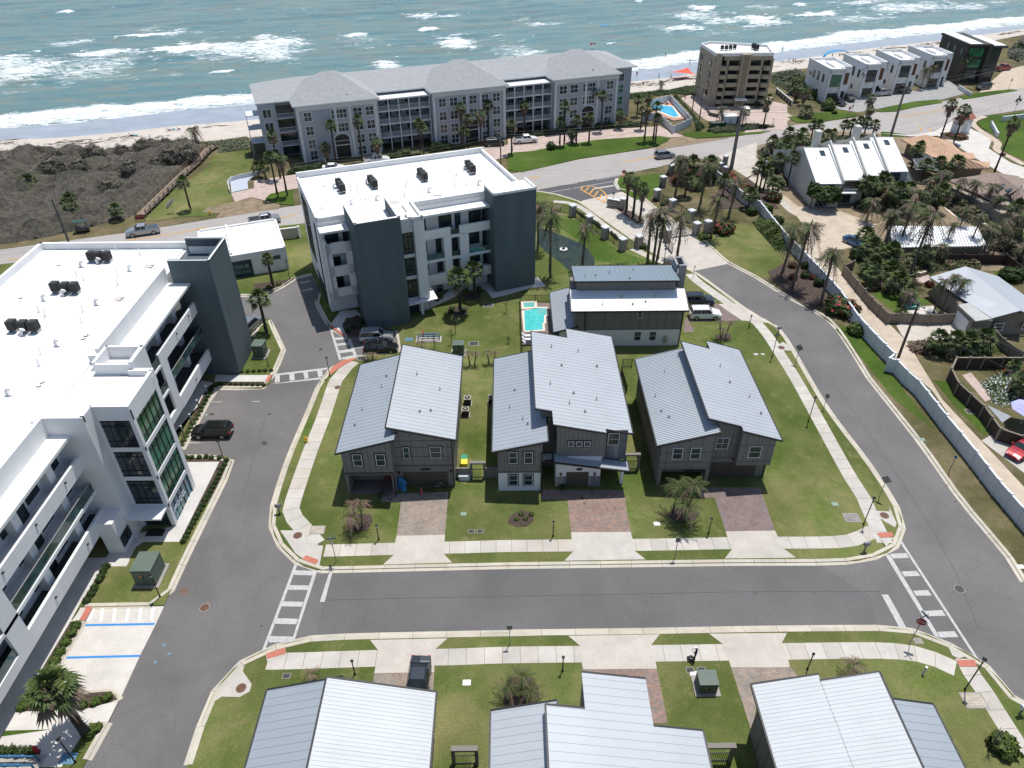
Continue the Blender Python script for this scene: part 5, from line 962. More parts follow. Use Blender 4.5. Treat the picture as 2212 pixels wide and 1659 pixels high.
for i, (u, v) in enumerate([(1697, 378), (1730, 378), (1763, 376), (1796, 372), (1945, 370), (1958, 375), (1972, 380)]): p = q('20', u, v, 13.4); inst(cp, (p.x, p.y, 12.75), 0, .9 if i < 4 else 1.1, 'black condenser in the row of four on the tan block roof' if i < 4 else 'black condenser in the cluster of three on the tan block roof', 'condensers on the tan block roof')
# ---- four white beach townhouses
for i, (px, py) in enumerate([(86.4, 204.6), (98.0, 209.5), (109.3, 214.2), (121., 219.3)]):
    b = Bld('townhouse', 'white cubic beach townhouse, %s of the row of four' % ('first from the tan block', 'second from the tan block', 'third from the tan block', 'last and farthest, beside the dark house')[i], 'house', (px, py), 5, (0, 0), 'white beach townhouses')
    m = MB(); m.box(0, 4.2, 0, 13, -.2, 8.1); m.box(4.2, 7.2, 1.7, 12.2, -.2, 7.9); m.box(-.05, 4.25, -.3, 0, 4.2, 8.1).box(-.05, .5, -.5, 0, .0, 8.1).box(3.8, 4.25, -.5, 0, 0, 8.1).box(0, 4.2, -.5, 0, 7.5, 8.1); b.part('wall', m, WHITE)
    m = MB(); m.box(.3, 3.9, -.1, 12.7, 8.1, 8.2).box(4.2, 6.9, 2, 12, 7.9, 8.); b.part('roof', m, ROOFW); m = MB()
    for s_ in ((-.05, .25, -.5, 13), (-.05, 4.25, -.5, -.2), (3.95, 4.25, -.5, 1.9), (4.2, 7.2, 1.7, 2.), (6.9, 7.2, 1.7, 12.2), (0, 7.2, 12.4, 12.7), (2.5, 2.7, 3, 8)): m.box(*s_, 7.9, 8.75)
    b.part('parapet', m, WHITE)
    b.win(.8, -.32, 4.2, 2.6, 2.9, 'F', 3, 2, gl=GLS if i else GLG); b.win(5.2, 1.66, 4.2, 1.3, 2.8, 'F', 1, 1, fm=plain('wood_slats', (.13, .055, .03), .7, .2, 4), gl=plain('wood_slats', (.13, .055, .03))); garage(b, .8, 3.6, -.02, 2.4); m = MB(); m.box(5, 6.4, 1.6, 1.7, 0, 2.4); b.part('front_door', m, DKT)
    for y, z, w_, h in ((3, 4.8, .8, 1.8), (6, 4.6, .8, 2.2), (8.6, 4.8, .8, 1.6), (5, 1.4, .8, .9), (11, 5, 1.4, .6)): b.win(-.02, y, z, w_, h, 'L', 1, 1)
# ---- dark modern house
DK = plain('dark_brown_cladding', (.05, .045, .04), .7, .1, 1)
b = Bld('dark_modern_house', 'dark brown three storey modern house with a white roof beyond the townhouses', 'house', (138, 232), 0, (138, 232))
m = b.mb(); m.box(133.5, 139.2, 225, 240.5, -.2, 10); m.box(139.2, 144.5, 226.5, 239, -.2, 9.5); m.box(133.2, 139.9, 224, 240.8, 9.9, 10.5).box(139.2, 144.9, 224.6, 239.5, 9.4, 9.9).box(139, 140.1, 223.8, 225, -.1, 10.4); b.part('wall', m, DK)
m = b.mb(); m.box(133.6, 137.2, 224.4, 240.4, 10.5, 10.6); m.box(139.6, 144.5, 225, 239, 9.9, 10); b.part('roof', m, ROOFW)
for z in (1, 4, 7): b.win(134.2, 224.98, z, 4.3, 2.3, 'F', 4, 1, gl=GLG if z > 3 else GLS); b.win(140.5, 226.48, z, 3.5, 2.2, 'F', 3, 1)
for y in (228, 232, 236): b.win(133.48, y, 7., .8, 1.8, 'L', 1, 1, gl=GLG)
# ---- white metal roofed terrace
b = Bld('stepped_townhouses', 'terrace of four units under steep white metal roofs with skylights and chimneys', 'house', (68, 143), 0, (68, 143))
PG = plain('pale_grey_stucco', (.5, .5, .47), .85, .05, .8)
OFF = [(58.6, 132.2), (63.8, 134.0), (68.8, 136.2), (73.8, 138.3)]
m = b.mb()
for i, (x, y) in enumerate(OFF):
    e = .2 if i == 0 else 0
    m.add([(x, y + .4, -.2), (x + 5, y + .4, -.2), (x + 5, y + 26, -.2), (x, y + 26, -.2), (x, y + .4, 4.8), (x + 5, y + .4, 4.8), (x + 5, y + 26, 2.8), (x, y + 26, 2.8), (x, y + 9.6, 8.3), (x + 5, y + 9.6, 8.3)],
          [(0, 1, 5, 4), (1, 2, 6, 9, 5), (2, 3, 7, 6), (3, 0, 4, 8, 7), (4, 5, 9, 8), (8, 9, 6, 7)])
    m.add([(x + 4.8, y - .2, 4.9), (x + 5.1, y - .2, 4.9), (x + 5.1, y + 10.2, 9.3), (x + 4.8, y + 10.2, 9.3), (x + 4.8, y - .2, 5.6), (x + 5.1, y - .2, 5.6), (x + 5.1, y + 10.2, 9.9), (x + 4.8, y + 10.2, 9.9), (x + 4.8, y + 20, 4.6), (x + 5.1, y + 20, 4.6)], [(0, 1, 5, 4), (4, 5, 6, 7), (1, 2, 6, 5), (3, 0, 4, 7), (7, 6, 9, 8), (3, 7, 8), (2, 9, 6)]) if i < 3 else None
b.part('wall', m, PG)
for i, (x, y) in enumerate(OFF):
    mroof(b, [(x - (.1 if i == 0 else -.12), x + 4.75, y, y + 9.7)], y, 4.95, .37, MRW, axis='y', sp=.5, trim=WHITE)
    m = b.mb(); m.slab([(x + 2.6, y + 7.4, 7.75), (x + 3.6, y + 7.4, 7.75), (x + 3.6, y + 8.9, 8.3), (x + 2.6, y + 8.9, 8.3)], .12); b.part('skylight', m, GLS)
    b.win(x + .8, y + .38, .4, 2., 2.2, 'F', 2, 1); b.win(x + .8, y + .38, 3., 2.8, 1.4, 'F', 3, 1)
for x, y in ((62.3, 146.5), (71.5, 149.5)): m = b.mb(); m.box(x, x + 1.1, y, y + 1.6, 5, 10.2); b.part('chimney', m, PG)
for x, y in ((60.2, 139), (61.8, 134), (66, 142), (68.3, 140), (71.3, 137.5), (75.5, 145)): m = b.mb(); z = 4.95 + (y - 132.4 - (x - 58.6) * .41) * .37; m.cyl(x, y, z - .3, z + .6, .07, 6); b.part('roof_vent', m, STEEL)
m = b.mb(); m.box(63.9, 66.8, 132.6, 134.4, 2.7, 2.85).box(63.9, 66.8, 132.6, 132.65, 3.6, 3.7); b.part('balcony', m, WTR)
# ---- tile roofed houses
def tilem(name, a, c):
    m, t, bb = begin(name); mp = N(t, 'ShaderNodeMapping'); t.links.new(N(t, 'ShaderNodeTexCoord').outputs['Object'], mp.inputs[0]); mp.inputs['Rotation'].default_value = (0, 0, R_(24))
    wv = N(t, 'ShaderNodeTexWave', wave_type='BANDS', bands_direction='Y', i_Scale=.75, i_Distortion=.3); t.links.new(mp.outputs[0], wv.inputs['Vector']); wx = N(t, 'ShaderNodeTexWave', wave_type='BANDS', bands_direction='X', i_Scale=1.1); t.links.new(mp.outputs[0], wx.inputs['Vector'])
    col = ramp(t, wv.outputs['Fac'], [(0, tuple(x * .5 for x in a)), (.3, a), (1, c)]); col = mix(t, 1., col, ramp(t, nz(t, 1.2, 4), [(.3, (.8,) * 3), (.7, (1.15,) * 3)]), 'MULTIPLY'); t.links.new(col, bb.inputs['Base Color']); bb.inputs['Roughness'].default_value = .85; bump(t, bb, wx.outputs['Fac'], .6, .06); _M[name] = m; return m
T1M = tilem('tan_roof_tiles', (.5, .31, .2), (.6, .4, .27)); T2M = tilem('brown_roof_tiles', (.27, .2, .165), (.34, .26, .22))
def planes(b, name, fs, mat, th=.2):
    """roof faces given as photo-traced corners with their heights"""
    m = b.mb()
    for s_ in fs:
        P_ = []; c = None
        for t in s_.split():
            if ',' in t: u, v, z = map(float, t.split(',')); P_.append(q(c, u, v, z))
            else: c = t
        m.slab([tuple(p) for p in P_], th)
    return b.part(name, m, mat)
b = Bld('tile_roofed_house', 'house with salmon tan tile roof beside the gate monument', 'house', (93, 154), 0, (93, 154))
m = b.mb(); m.prism([(90, 162.5), (95, 163.5), (96.5, 158), (98, 150), (98.5, 146.5), (92.5, 146.5), (91, 152)], -.1, 2.5); b.part('wall', m, DTAN)
planes(b, 'roof', ['30 1240,1100,3 1440,1065,4.6 1620,1155,4.6 1545,1250,3 1480,1240,3', '30 1440,1065,4.6 1470,1075,4.2 1640,1120,3.2 1660,1150,3 1620,1155,4.6', '30 1620,1155,4.6 1770,1260,4.2 1700,1330,2.8 1540,1300,2.8 1545,1250,3', '30 1620,1155,4.6 1660,1150,3 1720,1205,3.4 1810,1210,3 1830,1255,2.9 1770,1260,4.2', '30 1770,1260,4.2 1870,1278,3 1945,1285,2.8 1935,1332,2.6 1700,1332,2.7'], T1M)
b = Bld('tile_roofed_house', 'house with brown tile roof and two skylights at the right edge', 'house', (95, 133), 0, (95, 133))
m = b.mb(); m.prism([(87.2, 136.5), (97, 140.5), (108, 140), (108, 122), (90, 124), (89, 130)], -.1, 2.3); m.add([(88.5, 128, 0), (95, 122.5, 0), (102, 121, 0), (88.5, 128, 2.8), (95, 122.5, 3.7), (102, 121, 2.8)], [(0, 1, 4, 3), (1, 2, 5, 4)]); b.part('wall', m, plain('beige_stucco', (.3, .27, .22), .85, .06, 1))
planes(b, 'roof', ['30 1605,1425,2.8 1990,1365,4.8 2180,1490,4.8 2080,1545,3.4 1985,1600,2.8', '30 1990,1365,4.8 2170,1395,3 2212,1440,3 2180,1490,4.8', '30 2180,1490,4.8 2260,1500,4 2260,1690,2.8 2160,1659,2.9 2105,1540,3.4'], T2M)
planes(b, 'skylight', ['30 2000,1475,4.3 2050,1455,4.45 2068,1465,4.4 2015,1488,4.2'], GLS, .1); planes(b, 'skylight', ['30 2055,1505,4.2 2105,1487,4.4 2122,1498,4.3 2070,1520,4.1'], GLS, .1)
b = Bld('long_garage', 'long low tan garage with white metal roof behind burnt palms', 'garage', (73, 113), 0, (73, 113))
m = b.mb(); m.prism([(64.2, 110), (79.5, 110.4), (81.7, 117), (66.5, 117.6)], -.1, 2.5); b.part('wall', m, DTAN); planes(b, 'roof', ['31 1140,280,3.1 1180,450,2.5 1920,437,2.5 1840,285,3.1'], MRW, .12); m = b.mb()
for i in range(31):
    a_, c_ = q('31', 1145 + i * 23, 281, 3.15), q('31', 1186 + i * 24, 449, 2.55); m.tube([a_, c_], .04, 4)
b.part('roof_seams', m, plain('seam_grey', (.5, .5, .5), .7, .05, 2))
b = Bld('block_house', 'tan block house with white metal gable roof and a grey flat lean-to, far right', 'house', (71, 93), 0, (71, 93))
m = b.mb(); m.add([(65.2, 86.4, -.1), (76.3, 86.9, -.1), (76.3, 99.6, -.1), (65.2, 99, -.1), (65.4, 87.2, 2.6), (75.6, 87.4, 2.6), (75.6, 97.5, 2.6), (65.4, 97, 2.6), (70.9, 87.2, 3.5), (70.4, 97.2, 3.5)], [(0, 1, 5, 8, 4), (1, 2, 6, 5), (2, 3, 7, 9, 6), (3, 0, 4, 7), (4, 8, 9, 7), (8, 5, 6, 9)]); m.box(64.7, 67.5, 85.9, 90.3, -.1, 2.9); b.part('wall', m, plain('block_tan', (.24, .2, .155), .9, .1, 2))
planes(b, 'roof', ['31 1465,685,3.2 1750,600,4.3 2185,950,4.3 1960,1010,3.2', '31 1750,600,4.3 2010,680,3.2 2260,860,3.2 2260,985,4. 2185,950,4.3'], MR2, .14); planes(b, 'lean_to_roof', ['31 1690,905,3.2 1820,882,3.2 1975,1012,3.1 1830,1034,3.1'], plain('grey_flat_roof', (.42, .42, .4), .9, .06, .8), .2)
b.win(68.4, 86.35, 1.1, 1.2, 1.0, 'F', 1, 2, fm=SIGNM); b.win(72.6, 86.55, 1.1, 1.4, 1., 'F', 1, 1, fm=SIGNM); m = b.mb(); m.box(64.62, 64.7, 86.5, 89.6, 0, 2.4); b.part('garage_door', m, WHITE)
# pieces of neighbouring houses at the right edge
b = Bld('screen_enclosure', 'dark pool screen enclosure behind the white terrace', 'screen enclosure', (84, 141), 0, (84, 141)); planes(b, 'screen', ['30 1130,1360,3 1300,1355,3 1385,1540,2.8 1190,1555,2.8'], plain('screen_mesh', (.05, .055, .06), .7, .1, 3), .05)
m = b.mb()
for i in range(5): m.tube([q('30', 1135 + i * 42, 1359, 3.08), q('30', 1192 + i * 48, 1553, 2.88)], .05, 4)
for k in (0, .5, 1.): m.tube([q('30', 1130 + 60 * k, 1360 + 195 * k, 3.08), q('30', 1300 + 85 * k, 1355 + 185 * k, 2.95)], .05, 4)
for u, v in ((1190, 1553), (1383, 1540), (1132, 1362)): p = q('30', u, v, 2.85); m.tube([p, (p.x, p.y, 0)], .06, 4)
b.part('frame', m, BRZ)
b = Bld('screen_enclosure', 'grey pool screen enclosure beside the salmon tile roof', 'screen enclosure', (87, 152), 0, (87, 152)); planes(b, 'screen', ['30 1330,1260,2.8 1390,1200,3 1480,1245,3 1555,1290,2.6 1530,1350,2.4 1350,1340,2.4'], _M['screen_mesh'], .05); m = b.mb()
for a_, c_ in (((1390, 1200), (1460, 1310)), ((1335, 1262), (1390, 1340)), ((1350, 1340), (1530, 1350)), ((1480, 1245), (1500, 1340))): m.tube([q('30', *a_, 3.), q('30', *c_, 2.6)], .05, 4)
b.part('frame', m, WTR)
# ================================================================ walls and fences
def wall(name, label, cat, s, h, t_, mat, cap=None, posts=0, ptop=.12, topz=True, z0=-.1, group=None, capw=.06):
    P_ = pp(s, h if topz else .1); c_ = P_[0]; o = thing(name, label, cat, (c_.x, c_.y, 0), 0, group); M_ = Matrix.Translation((-c_.x, -c_.y, 0))
    m = MB(M_); mc = MB(M_); n_ = 0
    for a, bb in zip(P_, P_[1:]):
        d = bb - a; d.z = 0; L = d.length; d.normalize(); nn = Vector((-d.y, d.x, 0)) * t_ / 2
        m.prism([a - nn - d * .0, bb - nn, bb + nn, a + nn], z0, h)
        if cap: nc = nn * (1 + capw * 2 / t_); mc.prism([a - nc, bb - nc, bb + nc, a + nc], h + .002 + .003 * (n_ % 2), h + .07)
        n_ += 1
    part('wall_panel' if 'wall' in name else 'fence_panel', m, mat, o)
    if cap: part('cap', mc, cap, o)
    if posts:
        pts = []
        for a, bb in zip(P_, P_[1:]):
            k = max(1, round((bb - a).length / posts)); pts += [a.lerp(bb, i / k) for i in range(k)]
        pts.append(P_[-1]); pm = None
        for p in pts:
            if pm is None: mm_ = MB(); r = t_ / 2 + .06; mm_.box(-r, r, -r, r, z0, h + ptop); mm_.box(-r - .04, r + .04, -r - .04, r + .04, h + ptop, h + ptop + .06); pm = mm_.mesh('post', cap or mat)
            link('post', pm, o, (p.x - c_.x, p.y - c_.y, 0))
    return o
WV = plain('white_vinyl', (.64, .65, .67), .5, .04, 1)
wall('boundary_wall', 'long white panel wall between the street verge and the sandy lane', 'wall', '20 1600,1320 1720,1400 1850,1510 21 1870,20 2000,90 2110,230 2212,350 31 640,655 760,790 910,1000 1050,1150 1190,1290 1150,1330 1215,1345 1290,1425 32 1290,-80 1385,0 1600,270 1840,560 2020,790 2212,1010 w 52.5,40 53.5,20', 2.15, .14, WV, WTR, 2.6)
wall('boundary_wall', 'tan stucco wall along the highway behind the office', 'wall', '11 120,318 350,290', 2.1, .2, plain('tan_wall_stucco', (.33, .31, .28), .85, .06, .8), WHITE, 6.)
WF = plain('wood_fence_grey', (.22, .185, .145), .9, .25, 3, streak=True); WB = plain('brown_fence', (.05, .032, .025), .85, .2, 3, streak=True)
wall('wood_fence', 'weathered grey wood fence along the right of the sandy lane', 'fence', '31 870,560 795,590 900,720 1010,850 1145,975 1250,970 1480,985 1690,975', 1.8, .1, WF, None, 2.4)
wall('wood_fence', 'dark brown wood fence round the patio garden at the right edge', 'fence', '31 2212,1325 1900,1325 1680,1325 1640,1410 32 1700,20 1900,200 2030,380 2212,440', 1.8, .1, WB, WF, 2.4)
wall('wood_fence', 'grey fence beside the block house yard', 'fence', '31 1980,1090 2060,1180 2212,1280', 1.8, .1, WF, None, 2.4)
wall('wood_fence', 'dark fence in front of the long tan garage', 'fence', '31 1300,500 2080,512 2070,500 2212,610', 1.8, .1, WB, None, 2.4)
wall('pool_fence', 'white fence panels around the beachfront pool', 'fence', '20 1140,790 1290,755 1455,935 1310,1000 1190,890 1060,905', 1.8, .1, WTR, None, 2.)
wall('white_wall', 'low curved white wall beside the ramp of the grey building', 'wall', '00 2040,1355 1900,1380 1830,1400 1800,1430 1815,1500', .9, .15, WTR)
wall('white_wall', 'white garden wall with end pillars on the right lawn', 'wall', '30 1960,965 2010,1055', 1.2, .25, WTR, WTR, 8.); wall('white_wall', 'straight white wall running off the right edge', 'wall', '30 2050,925 2212,905', 1.2, .25, WTR, WTR, 8.); wall('dark_retaining_wall', 'dark retaining wall beside the drive of the tan block', 'wall', '20 1575,840 1600,890 1670,905', .9, .2, BRZ); wall('white_wall', 'short white wall by the dark modern house lot', 'wall', '30 1700,670 1800,735', 1.2, .2, WTR)
wall('boardwalk_fence', 'long dark ramp fence left of the beach townhouses', 'fence', '30 255,700 380,800', 1.3, .2, BRZ, WTR, 2.)
def irn(name, label, s, h, cat='fence', mat=BLK, z0=.1, sp=.28, group=None, topz=True, rails=(0.12, 1.)):
    P_ = pp(s, h if topz else .1); c_ = P_[0]; o = thing(name, label, cat, (c_.x, c_.y, 0), 0, group); m = MB(Matrix.Translation((-c_.x, -c_.y, 0))); pts = []
    for a, bb in zip(P_, P_[1:]):
        d = bb - a; d.z = 0; L = d.length; d.normalize(); nn = Vector((-d.y, d.x, 0)) * .02
        for f in rails: z = z0 + (h - z0) * f; m.prism([a - nn, bb - nn, bb + nn, a + nn], z - .03, z + .02)
        k = int(L / sp)
        for i in range(k + 1): p = a + d * (i * sp); m.box(p.x - .015, p.x + .015, p.y - .015, p.y + .015, z0, h)
        pts += [a + d * (L * i / max(1, round(L / 2.2))) for i in range(max(1, round(L / 2.2)) + 1)]
    part('railing', m, mat, o); pm = MB().box(-.05, .05, -.05, .05, 0, h + .08).mesh('post', mat)
    for p in pts: link('post', pm, o, (p.x - c_.x, p.y - c_.y, 0))
    return o
irn('iron_fence', 'black iron fence around the turquoise pool', '21 340,828 95,830 110,1235 355,1182', 1.3, sp=.16); irn('iron_fence', 'black iron fence behind the right grey house', '21 985,1338 912,1338 905,1410 945,1540', 1.3, sp=.16)
irn('iron_fence', 'dark sloped railing fence near the pond, left of the first pillar', '21 230,90 350,95 485,125', 1.5, rails=(.1, .35, .6, .85, 1))
PIL = plain('pillar_stone', (.34, .31, .27), .9, .15, 2, fine=.2)
def pillar(c, u, v, lab, s_=1.):
    p = q(c, u, v, 2.3); o = thing('gate_pillar', lab, 'pillar', (p.x, p.y, 0), .5, 'stone pillars of the entry fence'); m = MB(); m.box(-.5 * s_, .5 * s_, -.5 * s_, .5 * s_, -.1, 2.15); part('shaft', m, PIL, o); m = MB(); m.box(-.6 * s_, .6 * s_, -.6 * s_, .6 * s_, 2.15, 2.35); m.add([(-.6 * s_, -.6 * s_, 2.35), (.6 * s_, -.6 * s_, 2.35), (.6 * s_, .6 * s_, 2.35), (-.6 * s_, .6 * s_, 2.35), (0, 0, 2.6)], [(0, 1, 4), (1, 2, 4), (2, 3, 4), (3, 0, 4)]); part('cap', m, WTR, o)
LN = ('first', 'second', 'third', 'fourth', 'fifth', 'sixth', 'seventh', 'eighth')
for i, a in enumerate([(515, 115), (645, 200), (772, 288), (912, 380), (1043, 358)]): pillar('21', *a, 'stone pillar with white cap, %s from the highway on the pond side' % LN[i])
for i, (c, u, v) in enumerate([('20', 1300, 1305), ('20', 1232, 1397), ('20', 1185, 1500), ('21', 1307, 72), ('21', 1458, 155), ('21', 1590, 240), ('21', 1500, 255), ('21', 1272, 305)]): pillar(c, u, v, 'stone pillar with white cap, %s from the highway on the far side' % LN[i])
for i, (c, u, v) in enumerate([('20', 1728, 1235), ('20', 1685, 1290), ('20', 1728, 1320)]): pillar(c, u, v, 'pale stone pillar near the tall utility pole, %s from the road' % LN[i], .8)
G_ = 'dark panel fences between the entry pillars'
for i, s in enumerate(['21 540,150 620,212', '21 670,235 745,295', '21 800,318 885,385']): irn('panel_fence', 'dark railing panel over hedge on the pond side, %s from the highway' % LN[i], s, 1.7, mat=BRZ, rails=(.08, .9, 1), sp=.2, group=G_)
for i, s in enumerate(['20 1290,1320 1245,1385', '20 1225,1420 1195,1480', '21 1180,5 1285,65', '21 1330,90 1430,150', '21 1480,175 1575,235']): irn('panel_fence', 'dark railing panel on the far side of the entry, %s from the highway' % LN[i], s, 1.7, mat=BRZ, rails=(.08, .9, 1), sp=.2, group=G_)
irn('pedestrian_gate', 'small dark slatted gate between two pond side pillars', '21 948,392 1005,380', 1.8, 'gate', BRZ, rails=[i / 8 for i in range(9)], sp=.9)
irn('vehicle_gate', 'dark slatted gate half open beside the tall sign pole', '21 1255,355 1310,420', 1.8, 'gate', BRZ, rails=[i / 8 for i in range(9)], sp=.9); irn('vehicle_gate', 'dark slatted gate leaf between the far entry pillars', '21 1300,300 1475,272', 1.8, 'gate', BRZ, rails=[i / 8 for i in range(9)], sp=1.2); irn('vehicle_gate', 'dark slatted gate leaf behind the burnt palm cluster', '21 1060,370 1110,400', 1.8, 'gate', BRZ, rails=[i / 8 for i in range(9)], sp=1.2)
# grey portal gates between the houses
def portal(lab, x0, x1, y, lf=None):
    o = thing('garden_gate', lab, 'gate', ((x0 + x1) / 2, y, .1), 0, 'dark portal gates between the houses'); w_ = (x1 - x0) / 2; m = MB(); m.box(-w_, w_, -.2, .2, 2.15, 2.35).box(-w_, -w_ + .25, -.18, .18, 0, 2.15).box(w_ - .25, w_, -.18, .18, 0, 2.15); part('portal_frame', m, TAUPE, o); m = MB()
    for i in range(int((2 * w_ - .6) / .14)): m.box(-w_ + .3 + i * .14, -w_ + .33 + i * .14, -.02, .02, .05, 1.3)
    m.box(-w_ + .25, w_ - .25, -.03, .03, 1.25, 1.32).box(-w_ + .25, w_ - .25, -.03, .03, .1, .16); part('gate_leaf', m, BLK, o)
    if lf:
        for a_, c_ in lf: m = MB(); m.box(a_ - (x0 + x1) / 2, c_ - (x0 + x1) / 2, -.1, .1, 0, 1.5); part('side_wall', m, TAUPE, o)
portal('dark portal gate between the left and middle grey houses', -4.4, -2.7, 58.4, [(-6.0, -4.4), (-2.7, -1.3)]); portal('leaning dark portal gate between the middle and right grey houses', 12.6, 14.4, 59.5); portal('dark portal gate at the bottom edge, between the left and centre houses', -4.6, -2.6, 27.2); portal('dark portal gate at the bottom edge, left of the lower right house', 13.6, 16.6, 27.2)
# ================================================================ pools
PW, t, bb = begin('pool_water'); t.links.new(ramp(t, nz(t, 1.1, 4, None, .5, 1.), [(.35, (.05, .42, .42)), (.65, (.1, .55, .52))]), bb.inputs['Base Color']); bb.inputs['Roughness'].default_value = .08; bump(t, bb, nz(t, 3, 3), .25, .03)
PW2 = plain('spa_water', (.14, .42, .4), .1, .1, 1.); COP = plain('pool_coping', (.68, .58, .48), .8, .06, 1)
def pool(name, lab, parts, cat='swimming pool'):
    P0 = pp(parts[0][1])[0]; o = thing(name, lab, cat, (P0.x, P0.y, 0)); 
    for nm, s, z, mat in parts: part(nm, MB(Matrix.Translation((-P0.x, -P0.y, 0))).prism(pp(s), .02, z), mat, o)
    return o
sheet('pool_deck', '21 100,885 340,895 360,1230 120,1240', .13, PAV3)
pool('swimming_pool', 'turquoise pool with attached square spa beside the long grey house', [('coping', '21 108,960 235,930 315,930 325,1000 300,1005 303,1060 290,1065 295,1120 125,1130', .2, COP), ('water', '21 128,958 160,958 232,938 303,940 305,992 285,998 287,1052 272,1060 277,1110 135,1120', .206, PW), ('steps', '21 235,938 303,940 305,985 235,985', .21, PW2), ('spa_coping', '21 102,892 228,888 232,945 108,955', .33, COP), ('spa_water', '21 122,902 210,900 212,935 126,940', .336, PW2)])
pool('swimming_pool', 'large blue kidney pool beside the long grey beachfront building', [('deck', '20 1100,800 1290,790 1440,940 1310,960 1180,910 1060,890', .2, plain('pink_pool_deck', (.45, .25, .18), .85, .08, 1)), ('coping', '20 1095,842 1210,830 1310,848 1378,935 1310,942 1180,890', .24, COP), ('water', '20 1108,848 1210,838 1300,853 1350,925 1312,934 1200,885', .246, plain('blue_pool_water', (.05, .4, .62), .08, .1, .5))])
pool('swimming_pool', 'curved teal pool behind palms near the brown tile house', [('coping', '31 1575,140 1640,130 1700,160 1820,190 1930,240 1910,275 1800,270 1640,200', .2, COP), ('water', '31 1650,178 1720,172 1800,195 1915,255 1840,280 1700,235', .206, PW)]); pool('hot_tub', 'round stone hot tub in the palm garden', [('rim', '31 1310,640 1330,615 1400,615 1440,640 1430,670 1380,685 1320,670', .7, COP), ('water', '31 1330,645 1360,628 1410,635 1420,655 1380,668', .71, plain('dark_tub_water', (.06, .05, .04), .2, .1, 1))], 'hot tub')
# boardwalk to the beach
BW = pp('01 1115,190 00 1170,1620 1300,1520 1420,1400 1560,1280 1640,1190 1700,1150', .5); o = thing('boardwalk', 'wooden boardwalk with railings crossing the brown scrub to the beach', 'boardwalk', (BW[0].x, BW[0].y, 0)); M_ = Matrix.Translation((-BW[0].x, -BW[0].y, 0)); m = MB(M_); r1 = MB(M_); pst = MB().box(-.08, .08, -.08, .08, -.5, 1.1).mesh('post', WOOD)
for a, c in zip(BW, BW[1:]):
    d = (c - a); L = d.length; d.normalize(); nn = Vector((-d.y, d.x, 0)); m.prism([a - nn * .9, c - nn * .9, c + nn * .9, a + nn * .9], .4, .5)
    for sgn in (-1, 1):
        for z in (.75, 1.0, 1.45): e = nn * sgn; r1.prism([a + e * .95 , c + e * .95, c + e * 1.02, a + e * 1.02], z + .0, z + .12)
        for i in range(int(L / 2.2) + 1): p = a + d * (i * 2.2) + nn * sgn; link('post', pst, o, (p.x - BW[0].x, p.y - BW[0].y, .4))
part('deck', m, plain('deck_boards', (.24, .18, .14), .9, .2, 3), o); part('railing', r1, WOOD, o)
# entry monument sign, gate monument arch
p = q('20', 850, 1645); o = thing('monument_sign', 'white stone community sign at the head of the entry island', 'sign', (p.x, p.y, .1), R_(-28)); m = MB(); m.box(-1.6, 1.0, -.3, .3, 0, 1.5); part('panel', m, PIL, o); m = MB(); m.box(1.0, 1.9, -.45, .45, 0, 2.0); part('side_pillar', m, PIL, o); m = MB(); m.box(-1.7, 1.0, -.38, .38, 1.5, 1.62).box(.95, 1.98, -.52, .52, 2., 2.12); part('cap', m, WTR, o); m = MB(); m.box(-1.4, .8, -.33, -.3, .8, 1.35); part('dark_plate', m, DKT, o)
m = MB()
for i, w_ in enumerate((.28, .18, .3, .22, .26)): m.box(-1.25 + i * .4, -1.25 + i * .4 + w_, -.345, -.33, .98, 1.14)
part('raised_lettering', m, SIGNM, o)
island('planted_island', '20 780,1610 800,1600 830,1640 900,1659 960,1659 21 980,170 1080,240 1075,270 1020,265 880,170 810,110 785,75', MULCH, .16); kerb('20 830,1650 790,1625 780,1610 800,1598 21 905,60 980,140 1080,240 1075,272 1020,268 880,172 790,85', 1, 1)
p = q('30', 1695, 1060); o = thing('gate_monument', 'white arched monument with terracotta roof on a planted island', 'monument', (p.x, p.y, .1), R_(25)); m = MB(); m.box(-2.6, -1.1, -.7, .7, 0, 3.).box(1.1, 2.6, -.7, .7, 0, 3.).box(-2.6, 2.6, -.7, .7, 2.6, 3.6); part('arch', m, WHITE, o); m = MB(); m.slab([(-2.9, -1, 3.6), (2.9, -1, 3.6), (2.9, 0, 4.4), (-2.9, 0, 4.4)], .15); m.slab([(-2.9, 1, 3.6), (2.9, 1, 3.6), (2.9, 0, 4.4), (-2.9, 0, 4.4)], .15); part('roof', m, plain('terracotta', (.36, .13, .08), .8, .15, 3), o)
